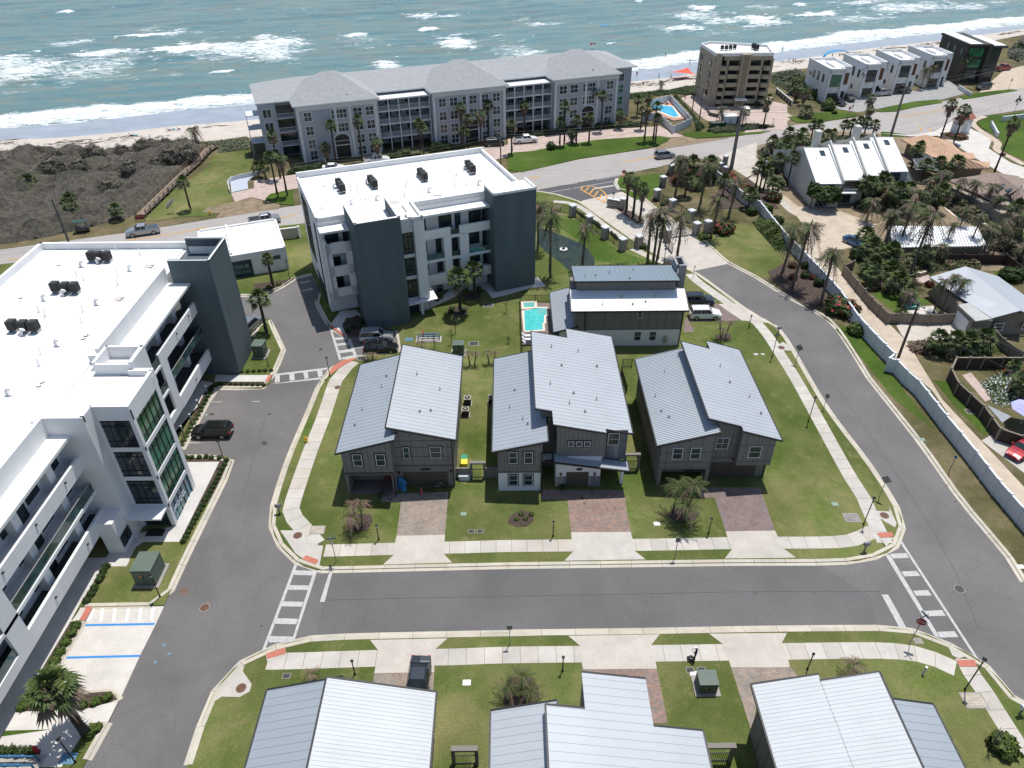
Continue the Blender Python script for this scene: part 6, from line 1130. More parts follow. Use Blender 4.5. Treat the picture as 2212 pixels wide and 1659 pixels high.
# ================================================================ vegetation
def hpx(c, u, v, vt):
    """height of an upright thing from its foot and the photo row of its top"""
    B = q(c, u, v, .1); V = OY[int(c[1])] + vt * SS; lo, hi = 0, 40
    for _ in range(30):
        m_ = (lo + hi) / 2; d = RM.transposed() @ (Vector((B.x, B.y, m_)) - Vector((0, 0, H)))
        if CY + FP * d.y / d.z > V: lo = m_
        else: hi = m_
    return lo
def fan(m, b_, az, el, L, rnd, k=0, droop=.5, nb=9):
    d = Vector((math.cos(az) * math.cos(el), math.sin(az) * math.cos(el), math.sin(el))); s_ = Vector((-math.sin(az), math.cos(az), 0))
    e = b_ + d * L * .5 + Vector((0, 0, -.06 * droop)); u = d.cross(s_)
    m.add([b_ - s_ * .02, b_ + s_ * .02, e + s_ * .015, e - s_ * .015], [(0, 1, 2, 3)], k)
    for i in range(nb):
        g = (i / (nb - 1) - .5) * 2.3; dd = (d * math.cos(g) + s_ * math.sin(g)).normalized(); l_ = L * .58 * rnd.uniform(.8, 1.1) * (1 - .2 * abs(g) / 1.2)
        p1 = e + dd * l_ * .55; p2 = e + dd * l_ + Vector((0, 0, -droop * l_ * rnd.uniform(.3, .8))); w_ = dd.cross(u) * .055 * L
        m.add([e, p1 - w_, p2, p1 + w_], [(0, 1, 2, 3)], k)
def pinn(m, b_, az, el, L, rnd, k=0, droop=1., n=13, lw=.045, ll=.34):
    d = Vector((math.cos(az), math.sin(az), 0)); s_ = Vector((-d.y, d.x, 0)); P_ = []
    for i in range(7):
        t_ = i / 6; P_.append(b_ + d * L * t_ * math.cos(el * (1 - t_ * .3)) + Vector((0, 0, L * (math.sin(el) * t_ - droop * .75 * t_ * t_))))
    for a, c in zip(P_, P_[1:]): m.add([a - s_ * .02, a + s_ * .02, c + s_ * .015, c - s_ * .015], [(0, 1, 2, 3)], k)
    for i in range(1, n + 1):
        t_ = i / n * 5.99; j = int(t_); a = P_[j].lerp(P_[j + 1], t_ - j); f = (P_[j + 1] - P_[j]).normalized(); l_ = L * ll * math.sin(math.pi * (.12 + .8 * i / n)) * rnd.uniform(.8, 1.15)
        for sg in (-1, 1):
            dd = (s_ * sg * .8 + f * .55 + Vector((0, 0, -.35 - .5 * droop * rnd.random()))).normalized(); e = a + dd * l_
            m.add([a, a + dd * l_ * .5 + f * lw * L * .4, e, a + dd * l_ * .5 - f * lw * L * .4], [(0, 1, 2, 3)], k)
def crown(kind, seed):
    rnd = random.Random(seed); m = MB(); z0 = Vector((0, 0, 0))
    if kind == 'fan':
        for i in range(34): fan(m, Vector((0, 0, -.05 - .1 * i / 34)), i * 2.4 + rnd.uniform(-.2, .2), 1.35 - 1.9 * i / 34 + rnd.uniform(-.15, .15), rnd.uniform(.85, 1.1), rnd, 0 if i < 27 else (1 if rnd.random() < .6 else 0), .35 + i / 45)
        return m, [LPM, LDRY]
    if kind == 'wash':
        for i in range(36): fan(m, z0, i * 2.4, 1.2 - 2.3 * i / 36 + rnd.uniform(-.2, .2), rnd.uniform(.8, 1.1), rnd, 0 if i < 22 else 1, .7 + i / 40)
        for i in range(16): fan(m, Vector((0, 0, -.3 - i * .05)), i * 2.4, -1.25, .8, rnd, 1, .4, 5)
        return m, [LPM, LDRY]
    if kind == 'burnt':
        wz = rnd.uniform(2.6, 3.6)
        for i in range(34):
            az = i * 2.4 + rnd.uniform(-.3, .3); az += .7 * math.sin(wz - az); g = rnd.random() < .42
            pinn(m, z0, az, rnd.uniform(.5, 1.1) - i * .04, rnd.uniform(.55, 1.), rnd, 0 if g else (1 if rnd.random() < .65 else 2), rnd.uniform(.5, 1.3), 11, .085, .3)
        for i in range(12): pinn(m, Vector((0, 0, -.2)), i * 2.4, -1.1, .9, rnd, 2 if i % 2 else 1, 1.1, 8, .07, .3)
        return m, [LPM, LGREY, LDRY]
    if kind == 'queen':
        for i in range(15): pinn(m, z0, i * 2.4, 1.1 - i * .06, rnd.uniform(.85, 1.1), rnd, 0 if i < 10 else 1, .95 + i * .03, 16, .035, .26)
        return m, [LPM, LDRY]
    if kind == 'dead':
        for i in range(15): pinn(m, z0, i * 2.4, 1. - i * .05, rnd.uniform(.7, 1.05), rnd, 1 if i % 4 else 0, 1.3, 10, .06, .3)
        return m, [LPM, LDRY]
_cr = {}; _tr = {}
def crown_mesh(kind, seed):
    if (kind, seed) not in _cr: m, mats = crown(kind, seed); _cr[(kind, seed)] = m.mesh(kind + '_crown', mats)
    return _cr[(kind, seed)]
def trunk_mesh(seed, dark=False):
    if (seed, dark) not in _tr:
        r = random.Random(seed); a = r.uniform(-.04, .04); b_ = r.uniform(-.03, .03)
        _tr[(seed, dark)] = MB().tube([(a * math.sin(t_ * 3.1), b_ * math.sin(t_ * 2), t_) for t_ in [i / 7 for i in range(8)]], [1.35, 1.05, .95, .92, .9, .88, .85, .95], 8).mesh('palm_trunk', DBARK if dark else BARK, True)
    return _tr[(seed, dark)]
_pn = [0]
def palm(c, u, v, h, kind='fan', cr=1.6, r=.17, label='', group=None, lean=0., laz=0., wh=None, z=.1, dark=True, skirt=0.):
    p = Vector((u, v, 0)) if c == 'w' else q(c, u, v, .1); _pn[0] += 1; i = _pn[0]; rnd = random.Random(i * 7)
    th = h - cr * .45; o = thing('palm_tree', label, 'palm tree', (p.x, p.y, z), 0, group)
    t_ = link('trunk', trunk_mesh(i % 3, dark), o); tip = Vector((math.sin(lean) * math.cos(laz), math.sin(lean) * math.sin(laz), math.cos(lean))) * th
    t_.scale = (r, r, th); t_.rotation_mode = 'QUATERNION'; t_.rotation_quaternion = Vector((0, 0, 1)).rotation_difference(tip)
    link('crown', crown_mesh(kind, i % 3), o, tip, rnd.uniform(0, 6.28), cr)
    if skirt:
        m = MB(); rr = random.Random(3)
        if 'sk' not in _cr:
            for k in range(40): fan(m, Vector((0, 0, -k * .023)), k * 2.4, -1.3, .4, rr, 0, .3, 4)
            _cr['sk'] = m.mesh('dead_frond_skirt', LDRY if kind == 'wash' else LGREY)
        link('dead_frond_skirt', _cr['sk'], o, tip, 0, (1.7, 1.7, skirt))
    return o
G1 = 'palms in front of the beachfront building'
for c, L in (('10', [(210, 1410, 1070), (265, 1550, 1255), (190, 1560, 1235), (545, 1165, 1025), (585, 1290, 1165), (650, 1280, 985), (860, 1270, 945), (990, 1290, 1125), (1320, 1205, 975), (1345, 1245, 1010), (1648, 1150, 850), (1665, 1195, 1040), (1700, 1170, 940), (1800, 1165, 910), (1860, 1110, 830)]),
             ('20', [(30, 1215, 985), (130, 1060, 830), (410, 1150, 970), (445, 1145, 840), (505, 1130, 1060), (540, 1135, 950), (640, 1130, 930), (575, 980, 765), (675, 1000, 725), (735, 1035, 755), (885, 1020, 905), (1020, 920, 790), (1050, 1025, 880), (1080, 1120, 860), (1150, 1110, 840), (1165, 1130, 935), (1095, 960, 770)])):
    for i, (u, v, vt) in enumerate(L):
        k = i + (0 if c == '10' else 15); hh = hpx(c, u, v, vt - 20)
        palm(c, u, v, max(3, hh), 'wash' if k % 3 == 1 else 'fan', 1.5, .2, '%s palm in the frontage planting of the beachfront building' % ('tall' if hh > 6.5 else 'short'), G1)
for a in [('11', 1635, 970, 6.9, 'fan', 2.1, 'fan palm in a lawn mulch bed, nearer of the pair by the teal tower'), ('11', 1748, 842, 5.6, 'fan', 1.8, 'fan palm nearer the white building, right of the pair'), ('01', 2165, 765, 5.6, 'fan', 1.2, 'thin palm beside the low sales office'), ('01', 2112, 1122, 6.4, 'fan', 1.7, 'fan palm on the kerbed island behind the corner tower'),
          ('21', 935, 175, 7.6, 'wash', 1.5, 'palm on the entry island, left of three'), ('21', 990, 212, 7.4, 'wash', 1.5, 'palm on the entry island, middle of three'), ('21', 1045, 243, 7., 'wash', 1.5, 'palm on the entry island, right of three')]: palm(*a[:6], .24, a[6])
palm('03', 690, 1395, 6.6, 'fan', 2.15, .33, 'large fan palm leaning left beside the parking slab, lower left', None, .2, 2.6)
G2 = 'wind burnt royal palms'
for c, u, v, h, cr, ln, az, lab in [('21', 335, 690, 12.3, 3., .04, 2, 'tall wind burnt palm left of the pond beside the dark tower'), ('21', 590, 600, 8.3, 2.2, .02, 0, 'broken burnt palm right of the pond'), ('21', 235, 480, 9.5, 2.6, .03, 1, 'burnt palm half hidden by the dark tower'),
      ('21', 1105, 575, 9.4, 2.3, .03, 3, 'burnt palm in the cluster by the entry, left trunk'), ('21', 1150, 570, 10.4, 2.6, .02, 1, 'burnt palm in the cluster by the entry, tallest trunk'), ('21', 1175, 578, 8.6, 2.1, .06, 0, 'burnt palm in the cluster by the entry, leaning right trunk'), ('21', 1340, 530, 8.8, 2.6, .02, 2, 'burnt palm standing by the gate leaf'),
      ('20', 1320, 1570, 9.5, 2.7, .05, 0, 'tall burnt palm on the far side of the entry, left one'), ('20', 1515, 1650, 9.8, 2.8, .04, 0, 'tall burnt palm on the far side of the entry, right one'), ('21', 1605, 380, 8.6, 2.4, .05, 0, 'burnt palm over the red oleander near the gate'), ('21', 1745, 215, 8.5, 2.4, .06, 0, 'dark skirted palm by the curved white wall'),
      ('31', 285, 690, 9.4, 2.6, .1, .6, 'leaning burnt palm in the roadside bed, left one'), ('31', 378, 768, 11.6, 3., .08, .8, 'tall burnt palm in the roadside bed, middle one'), ('31', 600, 905, 9.6, 2.7, .2, 1.2, 'strongly leaning burnt palm in the roadside bed'),
      ('31', 1285, 725, 12.6, 3.4, .16, .9, 'largest grey palm in the garden, leaning right'), ('31', 1205, 480, 9.8, 3., .12, .9, 'grey palm in front of the long garage, left'), ('31', 1100, 520, 9., 2.6, .08, 2, 'dark grey palm at the left of the palm garden'), ('31', 1240, 970, 4.2, 1.6, .15, .8, 'small burnt palm near the green bench'),
      ('31', 1490, 980, 5.8, 1.5, .25, 1., 'slim burnt palm at the fence, left of the clump'), ('31', 1540, 985, 6.8, 1.6, .28, .8, 'slim burnt palm at the fence, middle of the clump'), ('31', 1590, 975, 6.2, 1.6, .32, .5, 'slim burnt palm at the fence, right of the clump'),
      ('31', 1650, 420, 7., 1.6, .18, .9, 'slim bare palm before the long garage roof, first'), ('31', 1750, 500, 7.5, 1.6, .22, .8, 'slim bare palm before the long garage roof, second'), ('31', 1560, 500, 6., 1.5, .1, .8, 'slim bare palm before the long garage roof, third'), ('31', 1850, 560, 6.4, 1.8, .15, .8, 'slim palm at the right end of the long garage'), ('31', 1960, 520, 7., 2., .1, .6, 'burnt palm in the thicket right of the garage, first'), ('31', 2060, 480, 7.4, 2.2, .1, .9, 'burnt palm in the thicket right of the garage, second'), ('31', 2150, 420, 7., 2.2, .1, .8, 'burnt palm in the thicket right of the garage, third'),
      ('31', 1640, 120, 6., 2.1, .08, .5, 'grey palm behind the garage roof, first'), ('31', 1760, 140, 6., 2.1, .08, .5, 'grey palm behind the garage roof, second'), ('31', 1880, 160, 6., 2.2, .1, .4, 'grey palm near the brown tile roof, first'), ('31', 1500, 60, 6.2, 2.2, .08, .5, 'grey palm below the terrace screens'), ('31', 1950, 220, 5., 1.8, .1, .4, 'grey palm near the brown tile roof, second'),
      ('30', 870, 715, 7., 2.2, .06, .9, 'burnt palm before the second townhouse, left'), ('30', 915, 765, 8., 2.2, .06, .9, 'burnt palm before the second townhouse, right'), ('30', 1145, 692, 7.6, 2.2, .06, .6, 'burnt palm before the third townhouse, left'), ('30', 1195, 695, 7.8, 2.2, .04, .6, 'burnt palm before the third townhouse, right'), ('30', 1388, 706, 6.6, 2., .05, .6, 'burnt palm before the fourth townhouse, left'), ('30', 1435, 695, 6.8, 2., .05, .6, 'burnt palm before the fourth townhouse, right'), ('30', 728, 775, 4.6, 2., .02, .6, 'burnt palm at the first townhouse garage'), ('30', 1690, 650, 8.2, 2.6, .06, .6, 'burnt palm before the dark modern house'),
      ('20', 1665, 990, 5.2, 1.9, .04, 0, 'burnt palm in the court of the tan block, left'), ('20', 1850, 1000, 5., 2., .04, 0, 'burnt palm in the court of the tan block, right'), ('20', 1210, 715, 3.2, 1.8, 0, 0, 'dark palm on the dune behind the pool'), ('30', 470, 700, 4.4, 2.2, .05, 0, 'burnt palm left of the first townhouse')]:
    palm(c, u, v, h, 'burnt', cr, .22 if h > 8 else .12, lab, G2, ln, az, dark=False, skirt=2.2 if h > 8 and cr > 2.5 else 0)
palm('00', 1555, 1120, 4.2, 'burnt', 2.6, .2, 'wind bent palm at the top of the scrub by the beach', None, .12, 2.4)
G3 = 'green fan palms'
for i, (c, u, v, h, k, cr) in enumerate([('30', 150, 995, 7.2, 'wash', 1.5), ('30', 950, 965, 6.4, 'wash', 1.5), ('30', 962, 1000, 4.6, 'wash', 1.3), ('30', 1545, 1110, 9., 'wash', 1.7), ('30', 1655, 1130, 8.2, 'wash', 1.9), ('30', 1978, 1362, 11.2, 'wash', 1.7), ('30', 522, 1110, 4.4, 'fan', 1.6), ('30', 560, 1120, 4.6, 'fan', 1.6), ('30', 690, 1120, 2.6, 'fan', 1.2), ('30', 775, 1080, 3.6, 'fan', 1.5), ('30', 830, 1078, 3.8, 'fan', 1.5), ('30', 890, 1070, 4., 'fan', 1.6), ('30', 945, 1066, 3.8, 'fan', 1.5), ('30', 1010, 1075, 3.4, 'fan', 1.5),
      ('30', 85, 1495, 5.2, 'fan', 1.8), ('30', 150, 1500, 4.6, 'fan', 1.6), ('30', 205, 1570, 3.6, 'fan', 1.8), ('30', 335, 1470, 6.8, 'fan', 1.7), ('30', 1320, 1330, 4.6, 'fan', 1.7), ('30', 1350, 1290, 4.4, 'fan', 1.6), ('30', 1640, 1410, 4.2, 'fan', 2.1), ('30', 940, 1640, 5.6, 'fan', 2.2), ('31', 1050, 90, 5.4, 'fan', 2.3), ('30', 200, 1250, 4.5, 'fan', 1.8), ('30', 300, 1290, 5., 'fan', 2.), ('30', 400, 1250, 4.8, 'fan', 2.), ('30', 330, 1180, 4.6, 'fan', 1.8), ('30', 430, 1180, 4.4, 'fan', 1.8), ('30', 250, 1370, 3.8, 'fan', 1.9), ('20', 1400, 1560, 4.5, 'fan', 2.), ('20', 1580, 1440, 5., 'fan', 2.2), ('20', 1450, 1440, 5., 'fan', 2.2), ('20', 1370, 1450, 4.6, 'fan', 2.),
      ('31', 920, 480, 4., 'fan', 1.9), ('31', 980, 560, 3.6, 'fan', 2.2), ('31', 1080, 640, 3.6, 'fan', 2.3), ('31', 1000, 680, 3., 'fan', 2.2), ('31', 1130, 720, 3., 'fan', 2.2), ('31', 1120, 640, 4.6, 'fan', 2.), ('30', 400, 800, 4.2, 'wash', 1.8), ('30', 460, 830, 4.4, 'wash', 1.8), ('30', 480, 930, 2.6, 'fan', 2.2), ('30', 390, 740, 4.6, 'wash', 2.), ('31', 1500, 1290, 3.2, 'fan', 1.8), ('31', 1620, 1300, 3.2, 'fan', 1.9), ('31', 1730, 1290, 3., 'fan', 1.9), ('31', 1850, 1270, 3., 'fan', 2.), ('31', 2100, 1470, 2.2, 'fan', 1.1), ('31', 2170, 1640, 2.8, 'fan', 1.6), ('32', 2150, 90, 2.6, 'fan', 1.5), ('00', 1510, 1659, 6.3, 'fan', 1.5), ('00', 250, 1500, 2.6, 'fan', 2.6), ('00', 570, 1640, 2.4, 'fan', 2.2), ('01', 600, 240, 3.4, 'wash', 2.4), ('01', 940, 230, 2.8, 'fan', 1.6), ('10', 95, 1420, 3.4, 'fan', 1.6), ('10', 40, 1400, 3., 'fan', 1.5)]):
    palm(c, u, v, h, k, cr, .19, ('slender palm' if h > 6 else 'fan palm') + (' with shaggy crown ' if k == 'wash' else ' with full green crown ') + {'30': 'beside the highway and white terrace', '31': 'in the lane side gardens', '32': 'over the brown fence', '20': 'behind the entry pillars', '00': 'near the brown scrub', '01': 'at the scrub edge', '10': 'by the beachfront building corner'}[c], G3)
def qclump(c, u, v, hs, cr, kind, lab, r=.09):
    p = q(c, u, v, .1); o = thing('palm_clump', lab, 'palm tree', (p.x, p.y, .1))
    for i, (h, ln, az) in enumerate(hs):
        tip = Vector((math.sin(ln) * math.cos(az), math.sin(ln) * math.sin(az), math.cos(ln))) * h; b0 = Vector((math.cos(az), math.sin(az), 0)) * .3; t_ = link('trunk', trunk_mesh(i % 3), o, b0); t_.scale = (r, r, h); t_.rotation_mode = 'QUATERNION'; t_.rotation_quaternion = Vector((0, 0, 1)).rotation_difference(tip); link('crown', crown_mesh(kind, i % 3), o, b0 + tip, i * 1.3, cr)
qclump('22', 1395, 1095, [(4.6, .05, .5), (3.8, .12, 2.2), (3., .2, 4.5)], 2., 'queen', 'tall queen palm clump with green and browned fronds before the right grey house'); qclump('22', 1300, 1055, [(3.6, .06, 1.)], 1.9, 'queen', 'single queen palm left of the clump before the right house')
qclump('12', 835, 1165, [(3., .1, 2.4), (3.2, .08, .6), (2.4, .2, 4.2)], 1.5, 'dead', 'small palm clump with dry pale fronds on the lower left house lawn'); qclump('13', 2110, 1080, [(2.2, .05, 1.2), (1.8, .4, 3.4), (1.8, .4, 5.6)], 1.5, 'queen', 'dark palm clump in a stone ringed bed at the bottom centre'); qclump('21', 1700, 1180, [(2.8, .2, 2.6), (2.7, .2, .4), (2., .1, 4.)], 1., 'dead', 'three thin young palms on the lawn beside the white SUV drive')
qclump('11', 1730, 1395, [(2.2, .15, 2.8), (2., .15, .5)], 1.1, 'dead', 'small dry palm behind the left grey house, left of two'); qclump('11', 1880, 1380, [(2., .15, 2.8), (1.8, .15, .5)], 1., 'dead', 'small dry palm behind the middle gap, right of two'); qclump('11', 1350, 1270, [(1.2, .15, 2.8)], 1.1, 'dead', 'dry drooping palm behind the left house roof'); qclump('11', 920, 1350, [(1., .15, 2.8), (1., .2, .4)], 1., 'dead', 'dry palm shrub below the black sedan'); qclump('13', 480, 1010, [(1.2, .1, 2)], 1.2, 'dead', 'dry palm head behind the lower left roof'); qclump('33', 870, 960, [(1.6, .1, 2), (1.3, .3, 4)], 1.5, 'dead', 'dry fringed palm behind the lower right roof')
# ---- leafy bushes
def leafball(m, c, r, n, rnd, k=0, sz=.13, sq=(1, 1, .8), flower=0.):
    for i in range(n):
        u_ = rnd.uniform(-.35, 1); a = rnd.uniform(0, 6.283); s_ = math.sqrt(max(0, 1 - u_ * u_)); dr = Vector((s_ * math.cos(a), s_ * math.sin(a), u_))
        rr = r * (.72 + .38 * noise.noise(dr * 2.2 + Vector((n, r, 1)))) * rnd.uniform(.72, 1.08); p = Vector(c) + Vector((dr.x * sq[0], dr.y * sq[1], dr.z * sq[2])) * rr
        t_ = Vector((rnd.gauss(0, 1), rnd.gauss(0, 1), rnd.gauss(0, .6))).normalized(); w_ = t_.cross(dr + Vector((0, 0, .01))).normalized() * sz * rnd.uniform(.5, 1.); t_ = t_ * sz * rnd.uniform(.8, 1.5)
        m.add([p - t_, p + w_, p + t_, p - w_], [(0, 1, 2, 3)], 2 if (flower and rnd.random() < flower) else (k if rnd.random() < .72 else 1))
_bm = {}; TW1_ = plain('grey_twig_tips', (.27, .245, .21), .95, .25, 1); TW2_ = plain('olive_twig_tips', (.13, .12, .085), .95, .25, 1)
BK = {'round': (1, .085, [LFD, LF], (1, 1, .95), 900), 'loose': (1, .14, [LF, LFY], (1, 1, .75), 700), 'flower': (1, .1, [LFD, LF, FLR], (1, 1, .8), 1000), 'spiky': (1, .16, [LF, LFY], (1, 1, .6), 500), 'red': (1, .1, [LRED, LFD], (1, 1, .8), 500), 'grey': (1, .04, [TW2_, TW1_], (1, 1, .8), 4500), 'tree': (1, .07, [LFD, LF], (1, 1, .8), 3800)}
def bush(c, u, v, r, kind='round', label='', group=None, h=1., z=.1, name='bush', cat='bush', trunk=0.):
    k_ = (kind, int(u + v) % 2)
    if k_ not in _bm:
        m = MB(); rnd = random.Random(len(_bm)); _, sz, mats, sq, n = BK[kind]; leafball(m, (0, 0, .35), .95, n, rnd, 0, sz, sq, .12 if kind == 'flower' else 0)
        if kind in ('tree', 'flower', 'loose'):
            for i in range(7): a = rnd.uniform(0, 6.28); leafball(m, (math.cos(a) * .55, math.sin(a) * .55, rnd.uniform(.2, .75)), rnd.uniform(.3, .5), n // 9, rnd, 0, sz, (1, 1, 1), .12 if kind == 'flower' else 0)
        m.ball((0, 0, .3), .5, 8, 0, (1, 1, .7)); _bm[k_] = m.mesh('foliage', mats)
    p = Vector((u, v, 0)) if c == 'w' else q(c, u, v, .1); o = thing(name, label, cat, (p.x, p.y, z), (u * 7 % 6.28), group)
    link('foliage', _bm[k_], o, (0, 0, trunk), 0, (r, r, r * h))
    if trunk: part('trunk', MB().tube([(0, 0, 0), (.1, .05, trunk * .6), (0, 0, trunk + r * .3)], [.16, .13, .1], 7), DBARK, o)
    return o
def row(c, pts, r, kind, lab, group): 
    for u, v in pts: bush(c, u, v, r, kind, lab, group)
def lerpn(a, b_, n): return [(a[0] + (b_[0] - a[0]) * i / (n - 1), a[1] + (b_[1] - a[1]) * i / (n - 1)) for i in range(n)]
row('02', lerpn((1695, 45), (1600, 215), 7), .42, 'round', 'clipped shrub in the strip between parking bays and left condo walk', 'parking hedge shrubs'); row('02', lerpn((1590, 240), (1440, 510), 9), .36, 'loose', 'loose green shrub behind the black SUV parking bay', 'low parking shrubs')
row('01', lerpn((1735, 1535), (2090, 1545), 9), .36, 'round', 'clipped shrub along the walkway with the red ramp', 'walkway shrubs'); row('01', lerpn((1915, 1440), (2150, 1430), 6), .36, 'round', 'clipped shrub behind the upper green transformer', 'transformer shrubs'); row('02', [(1475, 610), (1520, 612), (1580, 610), (1635, 605), (1675, 612), (1740, 615), (1795, 635)], .4, 'round', 'clipped shrub at the kerb nose by the lamp', 'kerb nose shrubs'); row('02', lerpn((1780, 670), (1455, 1275), 18), .42, 'round', 'clipped shrub in the long hedge beside the entrance walk', 'entrance hedge shrubs')
row('03', [(845, 70), (820, 105), (805, 150), (790, 180), (750, 245), (725, 290), (690, 340)], .5, 'round', 'clipped shrub left of the large transformer lawn', 'lawn edge shrubs'); row('03', [(605, 540), (570, 600), (530, 670), (480, 745), (445, 815), (395, 885), (300, 1030), (290, 1100), (190, 1180)], .55, 'loose', 'leafy shrub in the mulch strip beside the parking slab', 'slab edge shrubs'); row('03', [(10, 1540), (90, 1540), (170, 1545), (250, 1540)], .62, 'round', 'clipped shrub at the bottom left corner beds', 'corner shrubs'); row('03', [(660, 1170), (760, 1140), (850, 1110), (720, 1400), (770, 1350)], .5, 'loose', 'low shrub around the large leaning palm', 'low palm shrubs')
row('11', [(740, 1120), (790, 1090), (850, 1050), (860, 1090)], .55, 'round', 'dark shrub in the bed by the silver SUV', 'dark bed shrubs'); row('11', [(1570, 940), (1560, 965), (1660, 960), (1450, 870), (1480, 850), (1680, 800), (1780, 780), (1790, 800), (190, 370), (250, 370), (300, 370), (350, 370), (120, 770), (200, 750), (30, 790)], .5, 'loose', 'small shrub at the foot of the white buildings', 'foundation shrubs'); row('12', [(2115, 1060), (2080, 1100), (2150, 1095), (2195, 1060)], .35, 'spiky', 'small yellow green plant in the round mulch bed', 'round bed plants'); row('22', [(425, 855), (430, 835)], .4, 'round', 'round shrub before the stone garage pier', 'garage shrubs')
for a in [('31', 760, 960, 3., 'flower', 'large oleander with red flowers against the white wall', .75), ('31', 880, 1130, 1.7, 'spiky', 'bright green leafy shrub against the white wall', 1.), ('21', 1700, 330, 2.4, 'flower', 'red flowering oleander beside the entry palms', .8), ('20', 2100, 1590, 1.8, 'flower', 'red flowering bush by the curved wall', 1.), ('21', 1930, 190, 1.4, 'round', 'clipped dark ball shrub by the curved white wall', 1.), ('31', 475, 615, .95, 'round', 'clipped ball shrub in the roadside bed, upper', 1.2), ('31', 470, 690, .9, 'round', 'clipped ball shrub in the roadside bed, middle', 1.2), ('31', 577, 755, 1., 'round', 'clipped ball shrub in the roadside bed, lower', 1.3), ('31', 375, 610, 1., 'red', 'dark red leaved shrub in the roadside bed, upper', 1.), ('31', 380, 700, 1., 'red', 'dark red leaved shrub in the roadside bed, lower', 1.), ('31', 530, 700, .9, 'red', 'dark red leaved shrub between ball shrubs', 1.), ('21', 1160, 85, .75, 'round', 'low clipped hedge ball at the far fence, upper', .8), ('21', 1225, 118, .75, 'round', 'low clipped hedge ball at the far fence, lower', .8), ('21', 1222, 368, .9, 'round', 'round shrub beside the half open gate', 1.), ('21', 1260, 600, .9, 'flower', 'small red flowering shrub behind the long house roof', .8), ('20', 340, 1180, 1.6, 'round', 'large clipped block shrub on the roadside lawn', 1.), ('21', 1070, 450, 1., 'loose', 'bright shrub under the pedestrian gate', .6), ('21', 1550, 375, 1.2, 'loose', 'shrub at the foot of the burnt palm near the gate', .6),
          ('30', 660, 870, 2.1, 'loose', 'bright green rounded tree before the first townhouse', 1.3), ('30', 545, 770, 1.8, 'loose', 'green shrub left of the first townhouse', 1.2), ('30', 710, 900, 1., 'round', 'dark low shrub by the mailbox', .8), ('30', 2040, 1230, .8, 'red', 'small shrub on the far right lawn', .8), ('20', 1975, 850, 1.3, 'round', 'round shrub at the right foot of the tan block', 1.), ('30', 165, 880, 1.2, 'round', 'round shrub beside the tan block court', 1.), ('31', 1455, 760, .9, 'red', 'dark purple plant by the hot tub patio', 1.2), ('33', 2040, 1500, 1.3, 'loose', 'half bare shrubby tree at the lower right sidewalk', 1.), ('31', 2100, 700, 2.2, 'tree', 'dark bush behind the block house', .9)]: bush(*a[:5], a[5], None, a[6])
bush('30', 600, 1645, 3.7, 'tree', 'large round dark green tree in front of the white roofed terrace', None, .85, name='broadleaf_tree', cat='tree', trunk=1.6)
def bare(c, u, v, h, lab):
    p = q(c, u, v, .1); o = thing('young_tree', lab, 'tree', (p.x, p.y, .1)); rnd = random.Random(int(u)); m = MB(); m.tube([(0, 0, 0), (.03, 0, h * .5), (0, .02, h)], [.05, .035, .01], 6); part('trunk', m, DBARK, o); m = MB()
    for i in range(34): z = h * rnd.uniform(.35, .95); a = rnd.uniform(0, 6.28); l_ = (h - z) * .55 + .15; m.tube([(0, 0, z), (math.cos(a) * l_, math.sin(a) * l_, z + l_ * .6)], [.014, .005], 3, cap=False)
    part('branches', m, DBARK, o)
bare('11', 1997, 965, 3., 'thin leafless young tree near the storm drain'); bare('11', 1597, 1130, 2.8, 'thin leafless sapling right of two by the backflow pipes'); bare('11', 1567, 1215, 2.6, 'thin leafless sapling left of two by the backflow pipes'); bare('11', 1432, 1250, 2.2, 'thin bare sapling behind the left house'); bare('11', 2015, 1210, 1.2, 'tiny bare sapling left of the pool'); bare('33', 1925, 1510, 2.8, 'bare crooked sapling by the lower right sidewalk')
